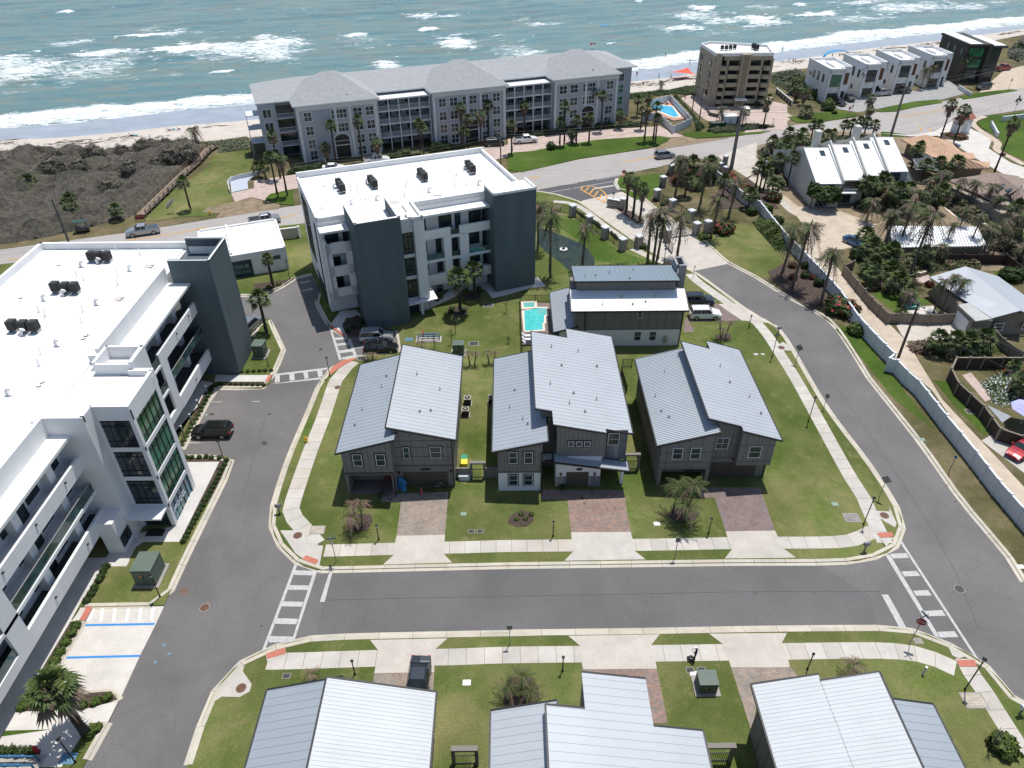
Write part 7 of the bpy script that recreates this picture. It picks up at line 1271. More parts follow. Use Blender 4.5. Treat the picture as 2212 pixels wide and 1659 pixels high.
# ---- uncounted plant masses
def inside(p, P_):
    r = False; j = len(P_) - 1
    for i in range(len(P_)):
        if (P_[i].y > p.y) != (P_[j].y > p.y) and p.x < (P_[j].x - P_[i].x) * (p.y - P_[i].y) / (P_[j].y - P_[i].y) + P_[i].x: r = not r
        j = i
    return r
def mass(name, label, s, h, mats, base, n, sz=.25, cell=1.2, twig=False, cat='scrub', z=.05, seed=1, edge=3.):
    P_ = pp(s, 0) ; xs = [p.x for p in P_]; ys = [p.y for p in P_]; rnd = random.Random(seed); nx_ = int((max(xs) - min(xs)) / cell) + 2; ny_ = int((max(ys) - min(ys)) / cell) + 2; idx = {}; m = MB()
    def ed(p): return min(((p - a) - (b_ - a) * max(0, min(1, (p - a).dot(b_ - a) / max(.01, (b_ - a).length_squared)))).length for a, b_ in zip(P_, P_[1:] + P_[:1]))
    def hh(p, e): return h * min(1, e / edge) ** .6 * (.6 + .85 * noise.noise(Vector((p.x / 6.5, p.y / 6.5, seed))) + .4 * noise.noise(Vector((p.x / 1.6, p.y / 1.6, seed + 4))))
    vs_ = []; fs_ = []
    for j in range(ny_):
        for i in range(nx_):
            p = Vector((min(xs) + i * cell, min(ys) + j * cell, 0)); ins = inside(p, P_); e = ed(p) if ins else 0
            if ins or True: idx[i, j] = len(vs_); vs_.append((p.x, p.y, z + (hh(p, e) * .85 if ins else -.4)))
    ok_ = {k for k in idx if vs_[idx[k]][2] > z - .3}
    for j in range(ny_ - 1):
        for i in range(nx_ - 1):
            q4 = [(i, j), (i + 1, j), (i + 1, j + 1), (i, j + 1)]
            if sum(k in ok_ for k in q4) >= 2: fs_.append([idx[k] for k in q4])
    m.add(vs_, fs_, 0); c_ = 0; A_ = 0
    while c_ < n and A_ < n * 8:
        A_ += 1; p = Vector((rnd.uniform(min(xs), max(xs)), rnd.uniform(min(ys), max(ys)), 0))
        if not inside(p, P_): continue
        e = ed(p); zz = z + hh(p, e) * rnd.uniform(.75, 1.1); c_ += 1; b_ = Vector((p.x, p.y, zz))
        if twig:
            t_ = Vector((rnd.gauss(0, .5), rnd.gauss(0, .5), rnd.uniform(.3, 1))).normalized() * sz * rnd.uniform(.7, 2.); s_ = t_.cross(Vector((rnd.random(), rnd.random(), .3))).normalized() * .035; m.add([b_ - t_ * .5 - s_, b_ - t_ * .5 + s_, b_ + t_], [(0, 1, 2)], rnd.choice((1, 1, 2)))
        else:
            t_ = Vector((rnd.gauss(0, 1), rnd.gauss(0, 1), rnd.uniform(-.2, .9))).normalized() * sz * rnd.uniform(.6, 1.4); s_ = t_.cross(Vector((rnd.random() - .5, rnd.random() - .5, 1))).normalized() * sz * .38; m.add([b_ - t_, b_ + s_, b_ + t_, b_ - s_], [(0, 1, 2, 3)], rnd.choice(range(1, len(mats) + 1)))
    return tag(link(name, m.mesh(name, [base] + mats)), label, cat, kind='stuff')
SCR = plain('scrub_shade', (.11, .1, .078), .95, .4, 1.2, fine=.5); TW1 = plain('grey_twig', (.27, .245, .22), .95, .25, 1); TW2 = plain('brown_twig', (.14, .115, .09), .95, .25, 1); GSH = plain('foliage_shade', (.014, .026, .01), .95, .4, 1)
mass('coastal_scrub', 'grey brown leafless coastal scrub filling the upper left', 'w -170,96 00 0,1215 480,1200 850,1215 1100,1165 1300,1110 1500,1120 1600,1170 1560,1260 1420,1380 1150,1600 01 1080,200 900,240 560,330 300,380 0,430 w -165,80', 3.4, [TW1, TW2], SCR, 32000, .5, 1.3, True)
mass('coastal_scrub', 'green leafy patches within the brown scrub', '01 460,30 00 470,1500 620,1450 780,1540 700,1659 01 700,60 690,240 560,210', 2.5, [LF, LFY], GSH, 1800, .2, seed=3); mass('coastal_scrub', 'green leafy scrub at the left frame edge', 'w -142,110 00 0,1450 120,1460 140,1560 0,1659 w -145,105', 2.5, [LF, LFY], GSH, 1200, .2, seed=5)
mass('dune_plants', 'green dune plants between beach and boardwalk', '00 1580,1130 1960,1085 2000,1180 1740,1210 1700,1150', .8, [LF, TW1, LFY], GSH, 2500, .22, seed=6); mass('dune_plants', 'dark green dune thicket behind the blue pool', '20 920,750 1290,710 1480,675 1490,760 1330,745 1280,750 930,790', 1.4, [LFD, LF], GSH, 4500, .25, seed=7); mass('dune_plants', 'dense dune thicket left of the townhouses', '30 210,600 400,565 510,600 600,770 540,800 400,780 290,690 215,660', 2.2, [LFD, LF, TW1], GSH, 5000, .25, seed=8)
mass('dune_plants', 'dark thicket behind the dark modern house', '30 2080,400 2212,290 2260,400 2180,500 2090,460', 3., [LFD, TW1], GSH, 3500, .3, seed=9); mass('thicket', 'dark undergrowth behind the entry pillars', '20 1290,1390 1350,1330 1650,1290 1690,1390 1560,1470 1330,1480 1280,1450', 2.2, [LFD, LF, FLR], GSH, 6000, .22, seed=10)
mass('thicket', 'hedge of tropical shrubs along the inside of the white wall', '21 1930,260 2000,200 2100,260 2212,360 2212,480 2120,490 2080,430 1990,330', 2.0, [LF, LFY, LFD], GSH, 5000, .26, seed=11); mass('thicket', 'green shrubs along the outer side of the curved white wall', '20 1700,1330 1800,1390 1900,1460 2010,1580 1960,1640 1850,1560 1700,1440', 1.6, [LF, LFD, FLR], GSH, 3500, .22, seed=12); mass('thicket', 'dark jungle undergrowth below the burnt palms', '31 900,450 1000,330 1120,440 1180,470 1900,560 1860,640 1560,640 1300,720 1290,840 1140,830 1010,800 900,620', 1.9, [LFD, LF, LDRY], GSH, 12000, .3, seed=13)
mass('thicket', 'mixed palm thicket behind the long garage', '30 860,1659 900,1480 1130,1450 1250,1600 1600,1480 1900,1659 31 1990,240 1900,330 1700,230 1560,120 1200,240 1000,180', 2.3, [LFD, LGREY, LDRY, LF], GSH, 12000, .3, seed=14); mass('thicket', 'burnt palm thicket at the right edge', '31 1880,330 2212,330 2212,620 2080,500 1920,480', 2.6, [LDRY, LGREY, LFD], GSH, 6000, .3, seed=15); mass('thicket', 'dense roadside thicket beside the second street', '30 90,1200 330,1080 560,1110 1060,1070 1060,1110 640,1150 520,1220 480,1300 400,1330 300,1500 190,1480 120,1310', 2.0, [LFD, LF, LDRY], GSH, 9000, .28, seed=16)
mass('thicket', 'green hedge bed beside the lane and palm stumps', '31 1400,1260 1500,1200 1850,1190 2000,1240 2060,1300 1700,1310 1560,1330', 1.0, [LF, LFD, LFY], GSH, 3500, .22, seed=17); mass('debris_pile', 'pile of cut dry palm fronds beside the sandy lane', '31 1295,1240 1340,1210 1450,1200 1500,1290 1440,1310 1330,1290', .9, [LDRY, LGREY, LDRY], plain('debris_shade', (.12, .09, .07), .95), 900, .5, .8, False, 'debris', seed=18); mass('flower_bed', 'colourful garden beds inside the brown fence', '32 1480,-140 2212,-140 2212,0 1980,60 1960,-60 1700,-100', .6, [LF, LFD, FLR, LFY], GSH, 3500, .2, seed=19); mass('flower_bed', 'garden bed with white and green plants at the right edge', '32 1860,20 2000,-60 2212,-80 2212,160 2080,240 1960,200', 1.0, [LF, LFD, WTR, LFY], GSH, 3500, .2, seed=20)
mass('hedge', 'long clipped hedge before the grey beachfront building', '20 185,1065 500,1020 545,1040 190,1090', 1.2, [LF, LFD], GSH, 1500, .18, .5, seed=21, edge=.6, cat='hedge'); mass('hedge', 'clipped hedge at the right bay of the beachfront building', '20 680,1000 1050,975 1055,1005 690,1035', 1.2, [LF, LFD], GSH, 1500, .18, .5, seed=22, edge=.6, cat='hedge'); mass('hedge', 'clipped hedge behind the condo roof, left', '10 260,1370 540,1300 580,1320 270,1390', 1.3, [LF, LFD], GSH, 1200, .18, .5, seed=23, edge=.6, cat='hedge'); mass('hedge', 'clipped hedge behind the condo roof, middle', '10 1040,1220 1240,1195 1250,1235 1050,1262', 1.4, [LF, LFD], GSH, 1200, .18, .5, seed=24, edge=.6, cat='hedge'); mass('hedge', 'clipped hedge behind the condo roof, right', '10 1385,1180 1570,1155 1575,1185 1390,1212', 1.4, [LF, LFD], GSH, 1200, .18, .5, seed=25, edge=.6, cat='hedge'); mass('hedge', 'low shrubs round the blue pool and roadside', '20 1570,1040 1620,1010 2110,985 2115,1010 1640,1065', 1.0, [LF, LFD, LGREY], GSH, 1800, .2, .5, seed=26, edge=.6, cat='hedge'); mass('hedge', 'shrub strip along the wall of the blue pool', '20 1310,760 1340,755 1560,1010 1500,1050 1450,900', 1.0, [LFD, LF], GSH, 1600, .2, .6, seed=27, edge=.8, cat='hedge'); mass('hedge', 'low planting around the arched monument', '30 1570,1075 1620,1055 1760,1080 1760,1110 1690,1120', .7, [LFD, LFY, FLR], GSH, 900, .2, .5, seed=28, edge=.6, cat='hedge')
for i, s in enumerate(['21 530,170 545,165 620,225 605,232', '21 665,255 680,250 745,305 730,312', '21 805,345 820,340 880,395 865,402']): mass('hedge', 'low dark hedge behind the pond side fence panel, %s from the highway' % LN[i], s, 1.2, [LFD, LF], GSH, 500, .16, .4, seed=30 + i, edge=.4, cat='hedge')
mass('pond_reeds', 'reeds and low plants at the near bank of the pond', '21 470,640 540,590 680,600 950,570 960,590 700,640 480,700', .7, [LF, LFY, LFD], GSH, 1500, .22, .8, seed=34)
# short grass blades would be invisible at this distance; tufts of longer grass break up the lawns instead
# extra greenery between the terrace, the garage and the block house
for i, (c, u, v, h, k, cr) in enumerate([('30', 880, 1600, 5., 'fan', 2.1), ('30', 1010, 1600, 4.8, 'burnt', 2.2), ('30', 1120, 1650, 5.4, 'burnt', 2.3), ('30', 1250, 1640, 4.6, 'fan', 2.), ('30', 1430, 1560, 4.6, 'burnt', 2.2), ('30', 1530, 1520, 4.4, 'fan', 2.), ('30', 1400, 1430, 4.2, 'fan', 1.9), ('30', 1500, 1400, 4., 'fan', 1.8), ('31', 960, 250, 5.4, 'burnt', 2.4), ('31', 1180, 180, 5.6, 'fan', 2.2), ('31', 1330, 200, 6., 'burnt', 2.4), ('31', 1500, 170, 5.2, 'fan', 2.), ('31', 1390, 620, 3.6, 'fan', 1.8), ('31', 1520, 570, 4., 'burnt', 1.8), ('31', 2080, 300, 5., 'fan', 2.), ('31', 2180, 560, 4., 'burnt', 2.2), ('31', 1900, 480, 5.4, 'burnt', 2.), ('31', 1280, 900, 2.6, 'fan', 1.6), ('31', 1180, 820, 3.4, 'fan', 2.), ('31', 1000, 760, 3., 'fan', 1.9), ('20', 1700, 1560, 4., 'fan', 1.8), ('20', 1900, 1650, 3.8, 'fan', 1.8), ('30', 560, 1210, 4.2, 'fan', 1.9), ('30', 480, 1300, 4., 'burnt', 2.), ('30', 640, 1180, 4., 'fan', 1.8)]):
    palm(c, u, v, h, k, cr, .15, ('grey brown burnt' if k == 'burnt' else 'dense green') + ' palm in the thickets around the white terrace and garage', 'thicket palms', .06, i * 1.7, dark=k != 'burnt')
for i, (u, v) in enumerate([(330, 1250), (520, 1300), (760, 1290), (980, 1250), (1150, 1230), (1330, 1180), (1450, 1230), (1500, 1290), (1250, 1350), (1050, 1400), (850, 1400), (640, 1380), (430, 1400), (150, 1330), (900, 1560), (1080, 1540), (60, 1380), (1380, 1310)]):
    bush('00', u, v, 2.0 + (i * 37 % 5) * .35, 'grey', 'rounded grey leafless bush rising from the coastal scrub', 'grey scrub bushes', 1.1, z=.6)
for i, (c, u, v, r) in enumerate([('30', 760, 1580, 1.8), ('30', 1090, 1530, 1.9), ('30', 1290, 1560, 2.), ('30', 1450, 1640, 2.2), ('30', 1560, 1600, 2.), ('31', 1480, 60, 2.2), ('31', 1180, 300, 1.8), ('31', 900, 540, 1.7), ('31', 1330, 560, 1.7), ('31', 1950, 380, 2.2), ('31', 2100, 380, 2.2), ('30', 300, 1230, 1.9), ('30', 180, 1330, 1.8), ('30', 520, 1180, 1.8), ('20', 1480, 1500, 2.), ('20', 1600, 1430, 1.9), ('31', 2080, 120, 2.), ('31', 60, 90, 1.6), ('31', 160, 170, 1.6), ('31', 250, 260, 1.5)]):
    bush(c, u, v, r, 'tree' if i % 2 else 'loose', 'full leafy green shrub filling the planted thickets on the right', 'thicket shrubs', 1.)
# ================================================================ vehicles
TYR = plain('tyre_rubber', (.018, .018, .018), .8, .1, 4); RIM = plain('alloy_rim', (.35, .35, .36), .35, .08, 4, metal=.7); CGL = glass('car_glass', (.012, .016, .02), .05); HLT = plain('headlight_lens', (.75, .76, .78), .15, .03, 4); TLT = plain('tail_light_lens', (.35, .01, .01), .25, .05, 4)
def paint(name, c, met=.5, rough=.28):
    m, t, b = begin(name); t.links.new(ramp(t, nz(t, 1.5, 2), [(.3, tuple(x * .95 for x in c)), (.7, tuple(min(1, x * 1.05) for x in c))]), b.inputs['Base Color']); b.inputs['Metallic'].default_value = met; b.inputs['Roughness'].default_value = rough; b.inputs['Coat Weight'].default_value = .6; b.inputs['Coat Roughness'].default_value = .08; return m
PB, PS, PW_, PN, PR, PBL, PG_, PGN = paint('black_paint', (.008, .008, .009), .2), paint('silver_paint', (.42, .43, .44), .6), paint('white_paint', (.78, .78, .77), .0), paint('navy_paint', (.02, .028, .04), .3), paint('red_paint', (.35, .02, .025), .3), paint('blue_paint', (.02, .09, .22), .4), paint('dark_grey_paint', (.09, .095, .1), .5), paint('pewter_paint', (.25, .27, .28), .5)
CK = {'sedan': dict(L=4.8, W=1.84, zb=.2, hood=.88, belt=.95, H=1.45, wb=1.42, wr=.33, cab=(.95, -1.75, .25, -1.05), tail=.98),
      'suv': dict(L=4.75, W=1.9, zb=.25, hood=1.02, belt=1.08, H=1.7, wb=1.38, wr=.37, cab=(1.05, -2.25, .45, -1.95), tail=1.1),
      'pickup': dict(L=5.8, W=2.0, zb=.35, hood=1.22, belt=1.25, H=1.88, wb=1.8, wr=.41, cab=(1.35, -.75, .75, -.55), tail=1.25)}
def car(kind, mat, name=None, cover=False):
    k = CK[kind]; L, W = k['L'] / 2, k['W'] / 2; o = thing(name or {'sedan': 'parked_sedan', 'suv': 'parked_suv', 'pickup': 'pickup_truck'}[kind], 'car', 'car' if kind != 'pickup' else 'pickup truck'); m = MB(); zb = k['zb']
    st = [(-L, .55, k['tail'] - .25, .8), (-L + .12, zb + .05, k['tail'], .93), (-L + .6, zb, k['tail'], 1), (-k['wb'], zb, k['belt'], 1.01), (0, zb, k['belt'], 1), (k['cab'][0] - .1, zb, k['belt'], 1), (k['wb'], zb, k['hood'], 1.01), (L - .45, zb, k['hood'] - .1, .96), (L - .1, zb + .05, k['hood'] - .25, .88), (L, .45, k['hood'] - .42, .74)]
    S = []
    for x, b_, t_, f in st:
        w_ = W * f; S.append([(x, -w_ * .93, b_), (x, -w_, b_ + (t_ - b_) * .35), (x, -w_ * .985, b_ + (t_ - b_) * .75), (x, -w_ * .88, t_), (x, 0, t_ + .04), (x, w_ * .88, t_), (x, w_ * .985, b_ + (t_ - b_) * .75), (x, w_, b_ + (t_ - b_) * .35), (x, w_ * .93, b_)])
    vs_ = [p for s_ in S for p in s_]; fs_ = [(i * 9 + j, i * 9 + (j + 1) % 9, (i + 1) * 9 + (j + 1) % 9, (i + 1) * 9 + j) for i in range(len(S) - 1) for j in range(9)] + [tuple(range(9))[::-1], tuple(range(len(vs_) - 9, len(vs_)))]
    m.add(vs_, [f[::-1] for f in fs_])
    if kind == 'pickup': m.box(-L + .2, k['cab'][1] - .08, -W * .8, W * .8, k['belt'] + .02, k['belt'] + .05, 1)
    part('body', m, [mat, DKT if not cover else PG_], o, smooth=False)
    a, b_, c_, d_ = k['cab']; z0, z1 = k['belt'] - .02, k['H'] - .05; w0, w1 = W * .9, W * .72
    m = MB(); m.add([(a, -w0, z0), (b_, -w0, z0), (b_, w0, z0), (a, w0, z0), (c_, -w1, z1), (d_, -w1, z1), (d_, w1, z1), (c_, w1, z1)], [(0, 1, 5, 4), (1, 2, 6, 5), (2, 3, 7, 6), (3, 0, 4, 7), (4, 5, 6, 7)]); part('windows', m, CGL, o)
    m = MB(); m.add([(c_ + .04, -w1 - .03, z1 - .02), (d_ - .05, -w1 - .03, z1 - .02), (d_ - .05, w1 + .03, z1 - .02), (c_ + .04, w1 + .03, z1 - .02), (c_ - .1, -w1 + .1, z1 + .06), (d_ + .1, -w1 + .1, z1 + .06), (d_ + .1, w1 - .1, z1 + .06), (c_ - .1, w1 - .1, z1 + .06)], [(3, 2, 1, 0), (0, 1, 5, 4), (1, 2, 6, 5), (2, 3, 7, 6), (3, 0, 4, 7), (4, 5, 6, 7)])
    for sy in (-1, 1):
        for (xa, xb) in ((a, c_), (b_, d_), ((a + b_) / 2 - .1, (c_ + d_) / 2)): m.tube([(xa, sy * (w0 + .005), z0), (xb, sy * (w1 + .005), z1)], .045, 4)
        if kind == 'suv': m.tube([(c_ - .1, sy * w1, z1 + .08), (d_ + .1, sy * w1, z1 + .08)], .03, 4)
    part('roof', m, mat, o)
    wk = ('wheel', k['wr'])
    if wk not in _C:
        r = k['wr']; _C[wk] = (MB().tube([(0, -.11, 0), (0, .11, 0)], r, 18).mesh('wheel', TYR), MB().tube([(0, -.13, 0), (0, .13, 0)], r * .62, 10).mesh('rim', RIM))
    for x in (-k['wb'], k['wb']):
        for y in (-W + .1, W - .1): wo = link('wheel', _C[wk][0], o, (x, y, k['wr'])); link('rim', _C[wk][1], wo)
    for sy in (-1, 1):
        m = MB(); m.box(L - .32, L - .04, sy * W * .55, sy * W * .84, k['hood'] - .42, k['hood'] - .26); part('headlight', m, HLT, o)
        m = MB(); m.box(-L - .01, -L + .2, sy * W * .6, sy * W * .9, k['tail'] - .3, k['tail'] - .12); part('tail_light', m, TLT, o)
        m = MB(); m.box(a - .35, a - .15, sy * W, sy * (W + .18), k['belt'], k['belt'] + .15); part('mirror', m, mat, o)
    m = MB(); m.box(L - .08, L + .01, -W * .5, W * .5, zb + .15, k['hood'] - .45); part('grille', m, DKT, o); m = MB(); m.box(-L - .015, -L + .02, -.26, .26, .62, .76); part('licence_plate', m, SIGNM, o)
    return o
def put(o, c, u, v, deg, lab, z=.03): p = q(c, u, v, z); o.location = (p.x, p.y, z); o.rotation_euler.z = R_(deg); o['label'] = lab; return o
put(car('suv', PB), '02', 1690, 425, 180, 'black SUV parked alone in the left car park bays'); put(car('suv', PS), '11', 972, 1182, 4, 'silver SUV parked below the teal tower, beside a black sedan'); put(car('sedan', PB), '11', 1008, 1268, 2, 'black sedan parked between the silver SUV and the left house roof'); put(car('suv', PGN), '01', 1990, 1090, 75, 'grey SUV half hidden behind the left condo corner tower')
put(car('pickup', PS, cover=True), '01', 1140, 345, 200, 'silver pickup with covered bed driving left on the highway'); put(car('pickup', PS), '01', 2100, 258, 20, 'silver pickup with open black bed driving right on the highway'); put(car('suv', PGN, 'moving_suv'), '20', 1240, 1248, 17, 'grey SUV driving on the highway near the entry')
put(car('suv', PW_), '21', 1555, 1003, 0, 'white SUV in the drive of the long grey house', .14); put(car('suv', PN), '21', 1505, 893, 0, 'dark navy SUV behind the white SUV', .14); put(car('sedan', PN), '13', 1302, 1018, -92, 'black sedan in the driveway of the lower left house', .14); put(car('sedan', PR), '32', 2190, 565, 212, 'red car cut by the right edge of the photo', .16); put(car('sedan', PBL), '31', 878, 432, -62, 'blue hatchback parked in the lane by the palm garden', .16)
put(car('pickup', PW_), '20', 140, 1128, 12, 'white pickup in the pink drive of the grey beachfront building', .06); put(car('pickup', PW_, cover=True), '10', 975, 1290, 12, 'white work pickup parked behind the central condo roof', .06); put(car('sedan', PW_), '10', 632, 1345, 10, 'white sedan half hidden by the central condo roof', .06); put(car('suv', PB), '10', 1905, 1152, 10, 'black SUV under palms by the beachfront building', .06); put(car('suv', PW_), '20', 1880, 895, 80, 'white SUV parked at the tan block entrance', .06)
put(car('suv', PB), '30', 738, 828, -70, 'black SUV before the first beach townhouse', .05); put(car('pickup', PG_), '30', 808, 790, -80, 'dark pickup between the first two beach townhouses', .05); put(car('pickup', PS), '30', 1080, 755, 190, 'silver pickup at the second beach townhouse', .05); put(car('suv', PB), '30', 1248, 727, -60, 'black SUV under the tall pole at the third townhouse', .05); put(car('suv', PG_), '30', 1885, 705, 200, 'dark SUV with pale load by the dark modern house', .05); put(car('pickup', PR), '30', 2040, 555, 20, 'red truck on the sandy lot, far upper right', .05)
# golf cart
p = q('01', 660, 322, .1); o = thing('golf_cart', 'dark golf cart with flat green roof parked at the scrub edge', 'golf cart', (p.x, p.y, .05), R_(20)); m = MB(); m.box(-1.2, 1.2, -.6, .6, .35, .6).box(.5, 1.2, -.55, .55, .6, .9).box(-.9, -.2, -.55, .55, .6, .85).box(-1., -.85, -.55, .55, .85, 1.25); part('body', m, PG_, o); m = MB(); m.box(-1.3, 1.1, -.68, .68, 1.95, 2.03); part('roof', m, plain('green_canopy', (.03, .07, .06), .5, .1, 2), o); m = MB()
for x in (-1.1, .9):
    for y in (-.55, .55): m.tube([(x, y, .6), (x, y, 1.96)], .025, 4)
part('roof_frame', m, BLK, o)
for x in (-.85, .85):
    for y in (-.55, .55): part('wheel', MB().tube([(x, y - .08, .22), (x, y + .08, .22)], .22, 12), TYR, o)
# ================================================================ people (skin-modifier bodies turned to mesh)
SKN = plain('skin', (.42, .25, .18), .6, .05, 5); HAIR = plain('brown_hair', (.05, .03, .02), .8, .2, 8)
def body(J, E, mats, zsplit):
    """J: joints (x,y,z,r); E: edges; one continuous surface, material chosen by height bands"""
    me = bpy.data.meshes.new('body'); me.from_pydata([j[:3] for j in J], E, []); o = bpy.data.objects.new('tmp', me); sc.collection.objects.link(o); md = o.modifiers.new('s', 'SKIN'); sv = me.skin_vertices[0].data
    for i, j in enumerate(J): sv[i].radius = (j[3], j[3]); sv[i].use_root = i == 0
    o.modifiers.new('u', 'SUBSURF').levels = 1; dg = bpy.context.evaluated_depsgraph_get(); dg.update(); r = bpy.data.meshes.new_from_object(o.evaluated_get(dg)); bpy.data.objects.remove(o)
    r.materials.clear()
    for m_ in mats: r.materials.append(m_)
    for pl in r.polygons: pl.material_index = zsplit(pl.center); pl.use_smooth = True
    r.name = 'person_body'; return r
def skeleton(h, stride=.12, arms='down', lean=0.):
    s = h / 1.75; A = lambda x, y, z, r: (x * s, y * s, z * s, r * s)
    J = [A(0, 0, .95, .14), A(0, 0, 1.15, .13), A(0, 0, 1.38, .15), A(0, 0, 1.5, .06), A(.02, 0, 1.62, .1), A(.01, 0, 1.7, .085)]; E = [(0, 1), (1, 2), (2, 3), (3, 4), (4, 5)]
    for sg, st_ in ((-1, stride), (1, -stride)):
        b_ = len(J); J += [A(0, sg * .1, .88, .1), A(st_ * .6 + .02, sg * .11, .5, .065), A(st_, sg * .11, .1, .045), A(st_ + .14, sg * .12, .04, .04)]; E += [(0, b_), (b_, b_ + 1), (b_ + 1, b_ + 2), (b_ + 2, b_ + 3)]
        b_ = len(J); el, wr_ = {'down': ((-.02 - st_ * .3, .26, 1.12), (.04 - st_ * .6, .28, .86)), 'hold': ((.05, .24, 1.15), (.3, .1, 1.18)), 'up': ((.1, .42, 1.3), (.2, .5, 1.55))}[arms]
        J += [A(0, sg * .19, 1.42, .06), A(el[0], sg * el[1], el[2], .045), A(wr_[0], sg * wr_[1], wr_[2], .03)]; d = (Vector(wr_) - Vector(el)).normalized(); w_ = Vector(wr_); E += [(2, b_), (b_, b_ + 1), (b_ + 1, b_ + 2)]
        pm = w_ + d * .06; J.append(A(pm.x, sg * pm.y, pm.z, .03)); pi_ = len(J) - 1; E.append((b_ + 2, pi_))
        for f in range(4): t_ = pm + d * (.055 + .012 * (1.5 - abs(f - 1.5))) + Vector((.012 * (f - 1.5) * 2, 0, 0)); J.append(A(t_.x, sg * t_.y, t_.z, .009)); E.append((pi_, len(J) - 1))
        t_ = w_ + d * .05 + Vector((.04, -.01, 0)); J.append(A(t_.x, sg * t_.y, t_.z, .01)); E.append((b_ + 2, len(J) - 1))
    return J, E, s
def person(c, u, v, h, deg, top, bot, lab, arms='down', stride=.12, hat=None, z=.13, group=None, hair=HAIR, shoe=DKT):
    J, E, s = skeleton(h, stride, arms); me = body(J, E, [SKN, top, bot, shoe], lambda p: (3 if p.z < .09 * s else 2 if p.z < .98 * s and abs(p.y) < .24 * s and p.x < .26 * s else 1 if (p.z < 1.5 * s and abs(p.y) < .36 * s and p.z > .95 * s and p.x < .16 * s) else 0))
    p = q(c, u, v, z); o = tag(link('person', me, None, (p.x, p.y, z), R_(deg)), lab, 'person', group)
    m = MB(); m.ball((.0, 0, 1.69 * s), .105 * s, 10, 0, (1, .9, .85)); part('hair' if not hat else 'cap', m, hat or hair, o)
    if hat: m = MB(); m.box(.05 * s, .2 * s, -.07 * s, .07 * s, 1.68 * s, 1.7 * s); part('cap_brim', m, hat, o)
    m = MB(); m.box(.1 * s, .125 * s, -.012 * s, .012 * s, 1.6 * s, 1.64 * s); part('nose', m, SKN, o)
    return o
NAVY = plain('navy_cloth', (.012, .02, .06), .8, .1, 4); KHA = plain('olive_trousers', (.1, .08, .05), .85, .1, 4); PNK = plain('pink_cloth', (.6, .08, .16), .8, .1, 4); DCL = plain('dark_swimwear', (.02, .025, .04), .8, .1, 4); TQ = plain('turquoise_cloth', (.03, .3, .35), .8, .1, 4); RDC = plain('red_cloth', (.5, .04, .03), .8, .1, 4)
person('23', 1476, 800, 1.78, 150, NAVY, KHA, 'person in navy shirt and white cap standing on the sidewalk holding a controller', 'hold', .05, plain('white_cap', (.75, .75, .75), .7, .05, 4))
p = q('23', 1447, 800, .13); o = thing('dark_bag', 'dark folded landing pad bag at the feet of the standing person', 'bag', (p.x, p.y, .13)); m = MB(); m.ball((0, 0, .16), .34, 10, 0, (1, .8, .5)).box(-.3, .2, -.25, .25, 0, .12); part('bag_body', m, DKT, o); m = MB(); m.tube([(-.2, 0, .3), (-.1, .05, .55), (.1, .05, .5), (.2, 0, .25)], .02, 5); part('strap', m, DKT, o)
person('12', 1330, 900, 1.15, 200, PNK, PNK, 'small child in a pink outfit with bare legs walking on the tan paver drive', 'down', .22, shoe=SKN)
for i, (c, u, v, h, dg_, tp, ar, lab) in enumerate([('20', 962, 600, 1.7, 90, DCL, 'down', 'distant bather in dark clothes on the wet sand, farthest left of the group'), ('20', 1020, 608, 1.7, 60, RDC, 'down', 'distant person in red on the wet sand by the building corner'), ('20', 1193, 622, 1.7, 0, TQ, 'down', 'distant person in blue on the sand left of the red canopy'), ('20', 1289, 637, 1.75, 0, TQ, 'down', 'distant person in turquoise just left of the red canopy'), ('20', 1438, 510, 1.75, 0, DCL, 'up', 'distant dark figure standing in the white surf, arms raised'), ('20', 1070, 692, 1.7, 30, RDC, 'down', 'distant person in red by the seaweed line'), ('20', 1245, 455, 1.7, 0, DCL, 'down', 'distant dark bather in the breaking wave'), ('30', 347, 503, 1.7, 0, RDC, 'down', 'distant walker on the sand, left of three'), ('30', 378, 505, 1.75, 0, DCL, 'down', 'distant walker on the sand, middle of three'), ('30', 396, 510, 1.6, 0, PNK, 'down', 'distant walker on the sand, right of three'), ('30', 298, 410, 1.75, 0, DCL, 'down', 'distant dark figure in the surf near the tan block'), ('20', 1402, 785, 1.7, 0, RDC, 'down', 'person in red on the paver court left of the tan block'), ('30', 690, 462, 1.7, 0, DCL, 'down', 'distant person under the blue kite, left'), ('30', 745, 462, 1.7, 0, DCL, 'down', 'distant person under the blue kite, right')]):
    person(c, u, v, h, dg_, tp, DCL, lab, ar, .1, z=-.9 if c + str(u) != '201402' else .1, group='people on the beach' if u != 1402 else None)
# red canopy, beach kit, kites
p = q('20', 1380, 625, -.5); o = thing('beach_canopy', 'red orange stretched beach canopy on the sand', 'canopy', (p.x, p.y, -.5), .3); m = MB()
G = [[(-3 + 6 * i / 6, -2.5 + 5 * j / 6, 2.1 + .5 * ((i / 3 - 1) * (j / 3 - 1)) - .5 * (1 - abs(i / 3 - 1)) * 0) for i in range(7)] for j in range(7)]
G = [[(x * (1 - .18 * (1 - (y / 2.5) ** 2)), y * (1 - .2 * (1 - (x / 3) ** 2)), z) for x, y, z in r_] for r_ in G]
for j in range(6):
    for i in range(6): m.slab([G[j][i], G[j][i + 1], G[j + 1][i + 1], G[j + 1][i]], .02)
part('fabric', m, plain('red_orange_fabric', (.8, .1, .05), .8, .05, 1), o); m = MB()
for x, y in ((-3, -2.5), (3, -2.5), (3, 2.5), (-3, 2.5)): m.tube([(x, y, 0), (x, y, 2.6)], .04, 5)
part('poles', m, STEEL, o)
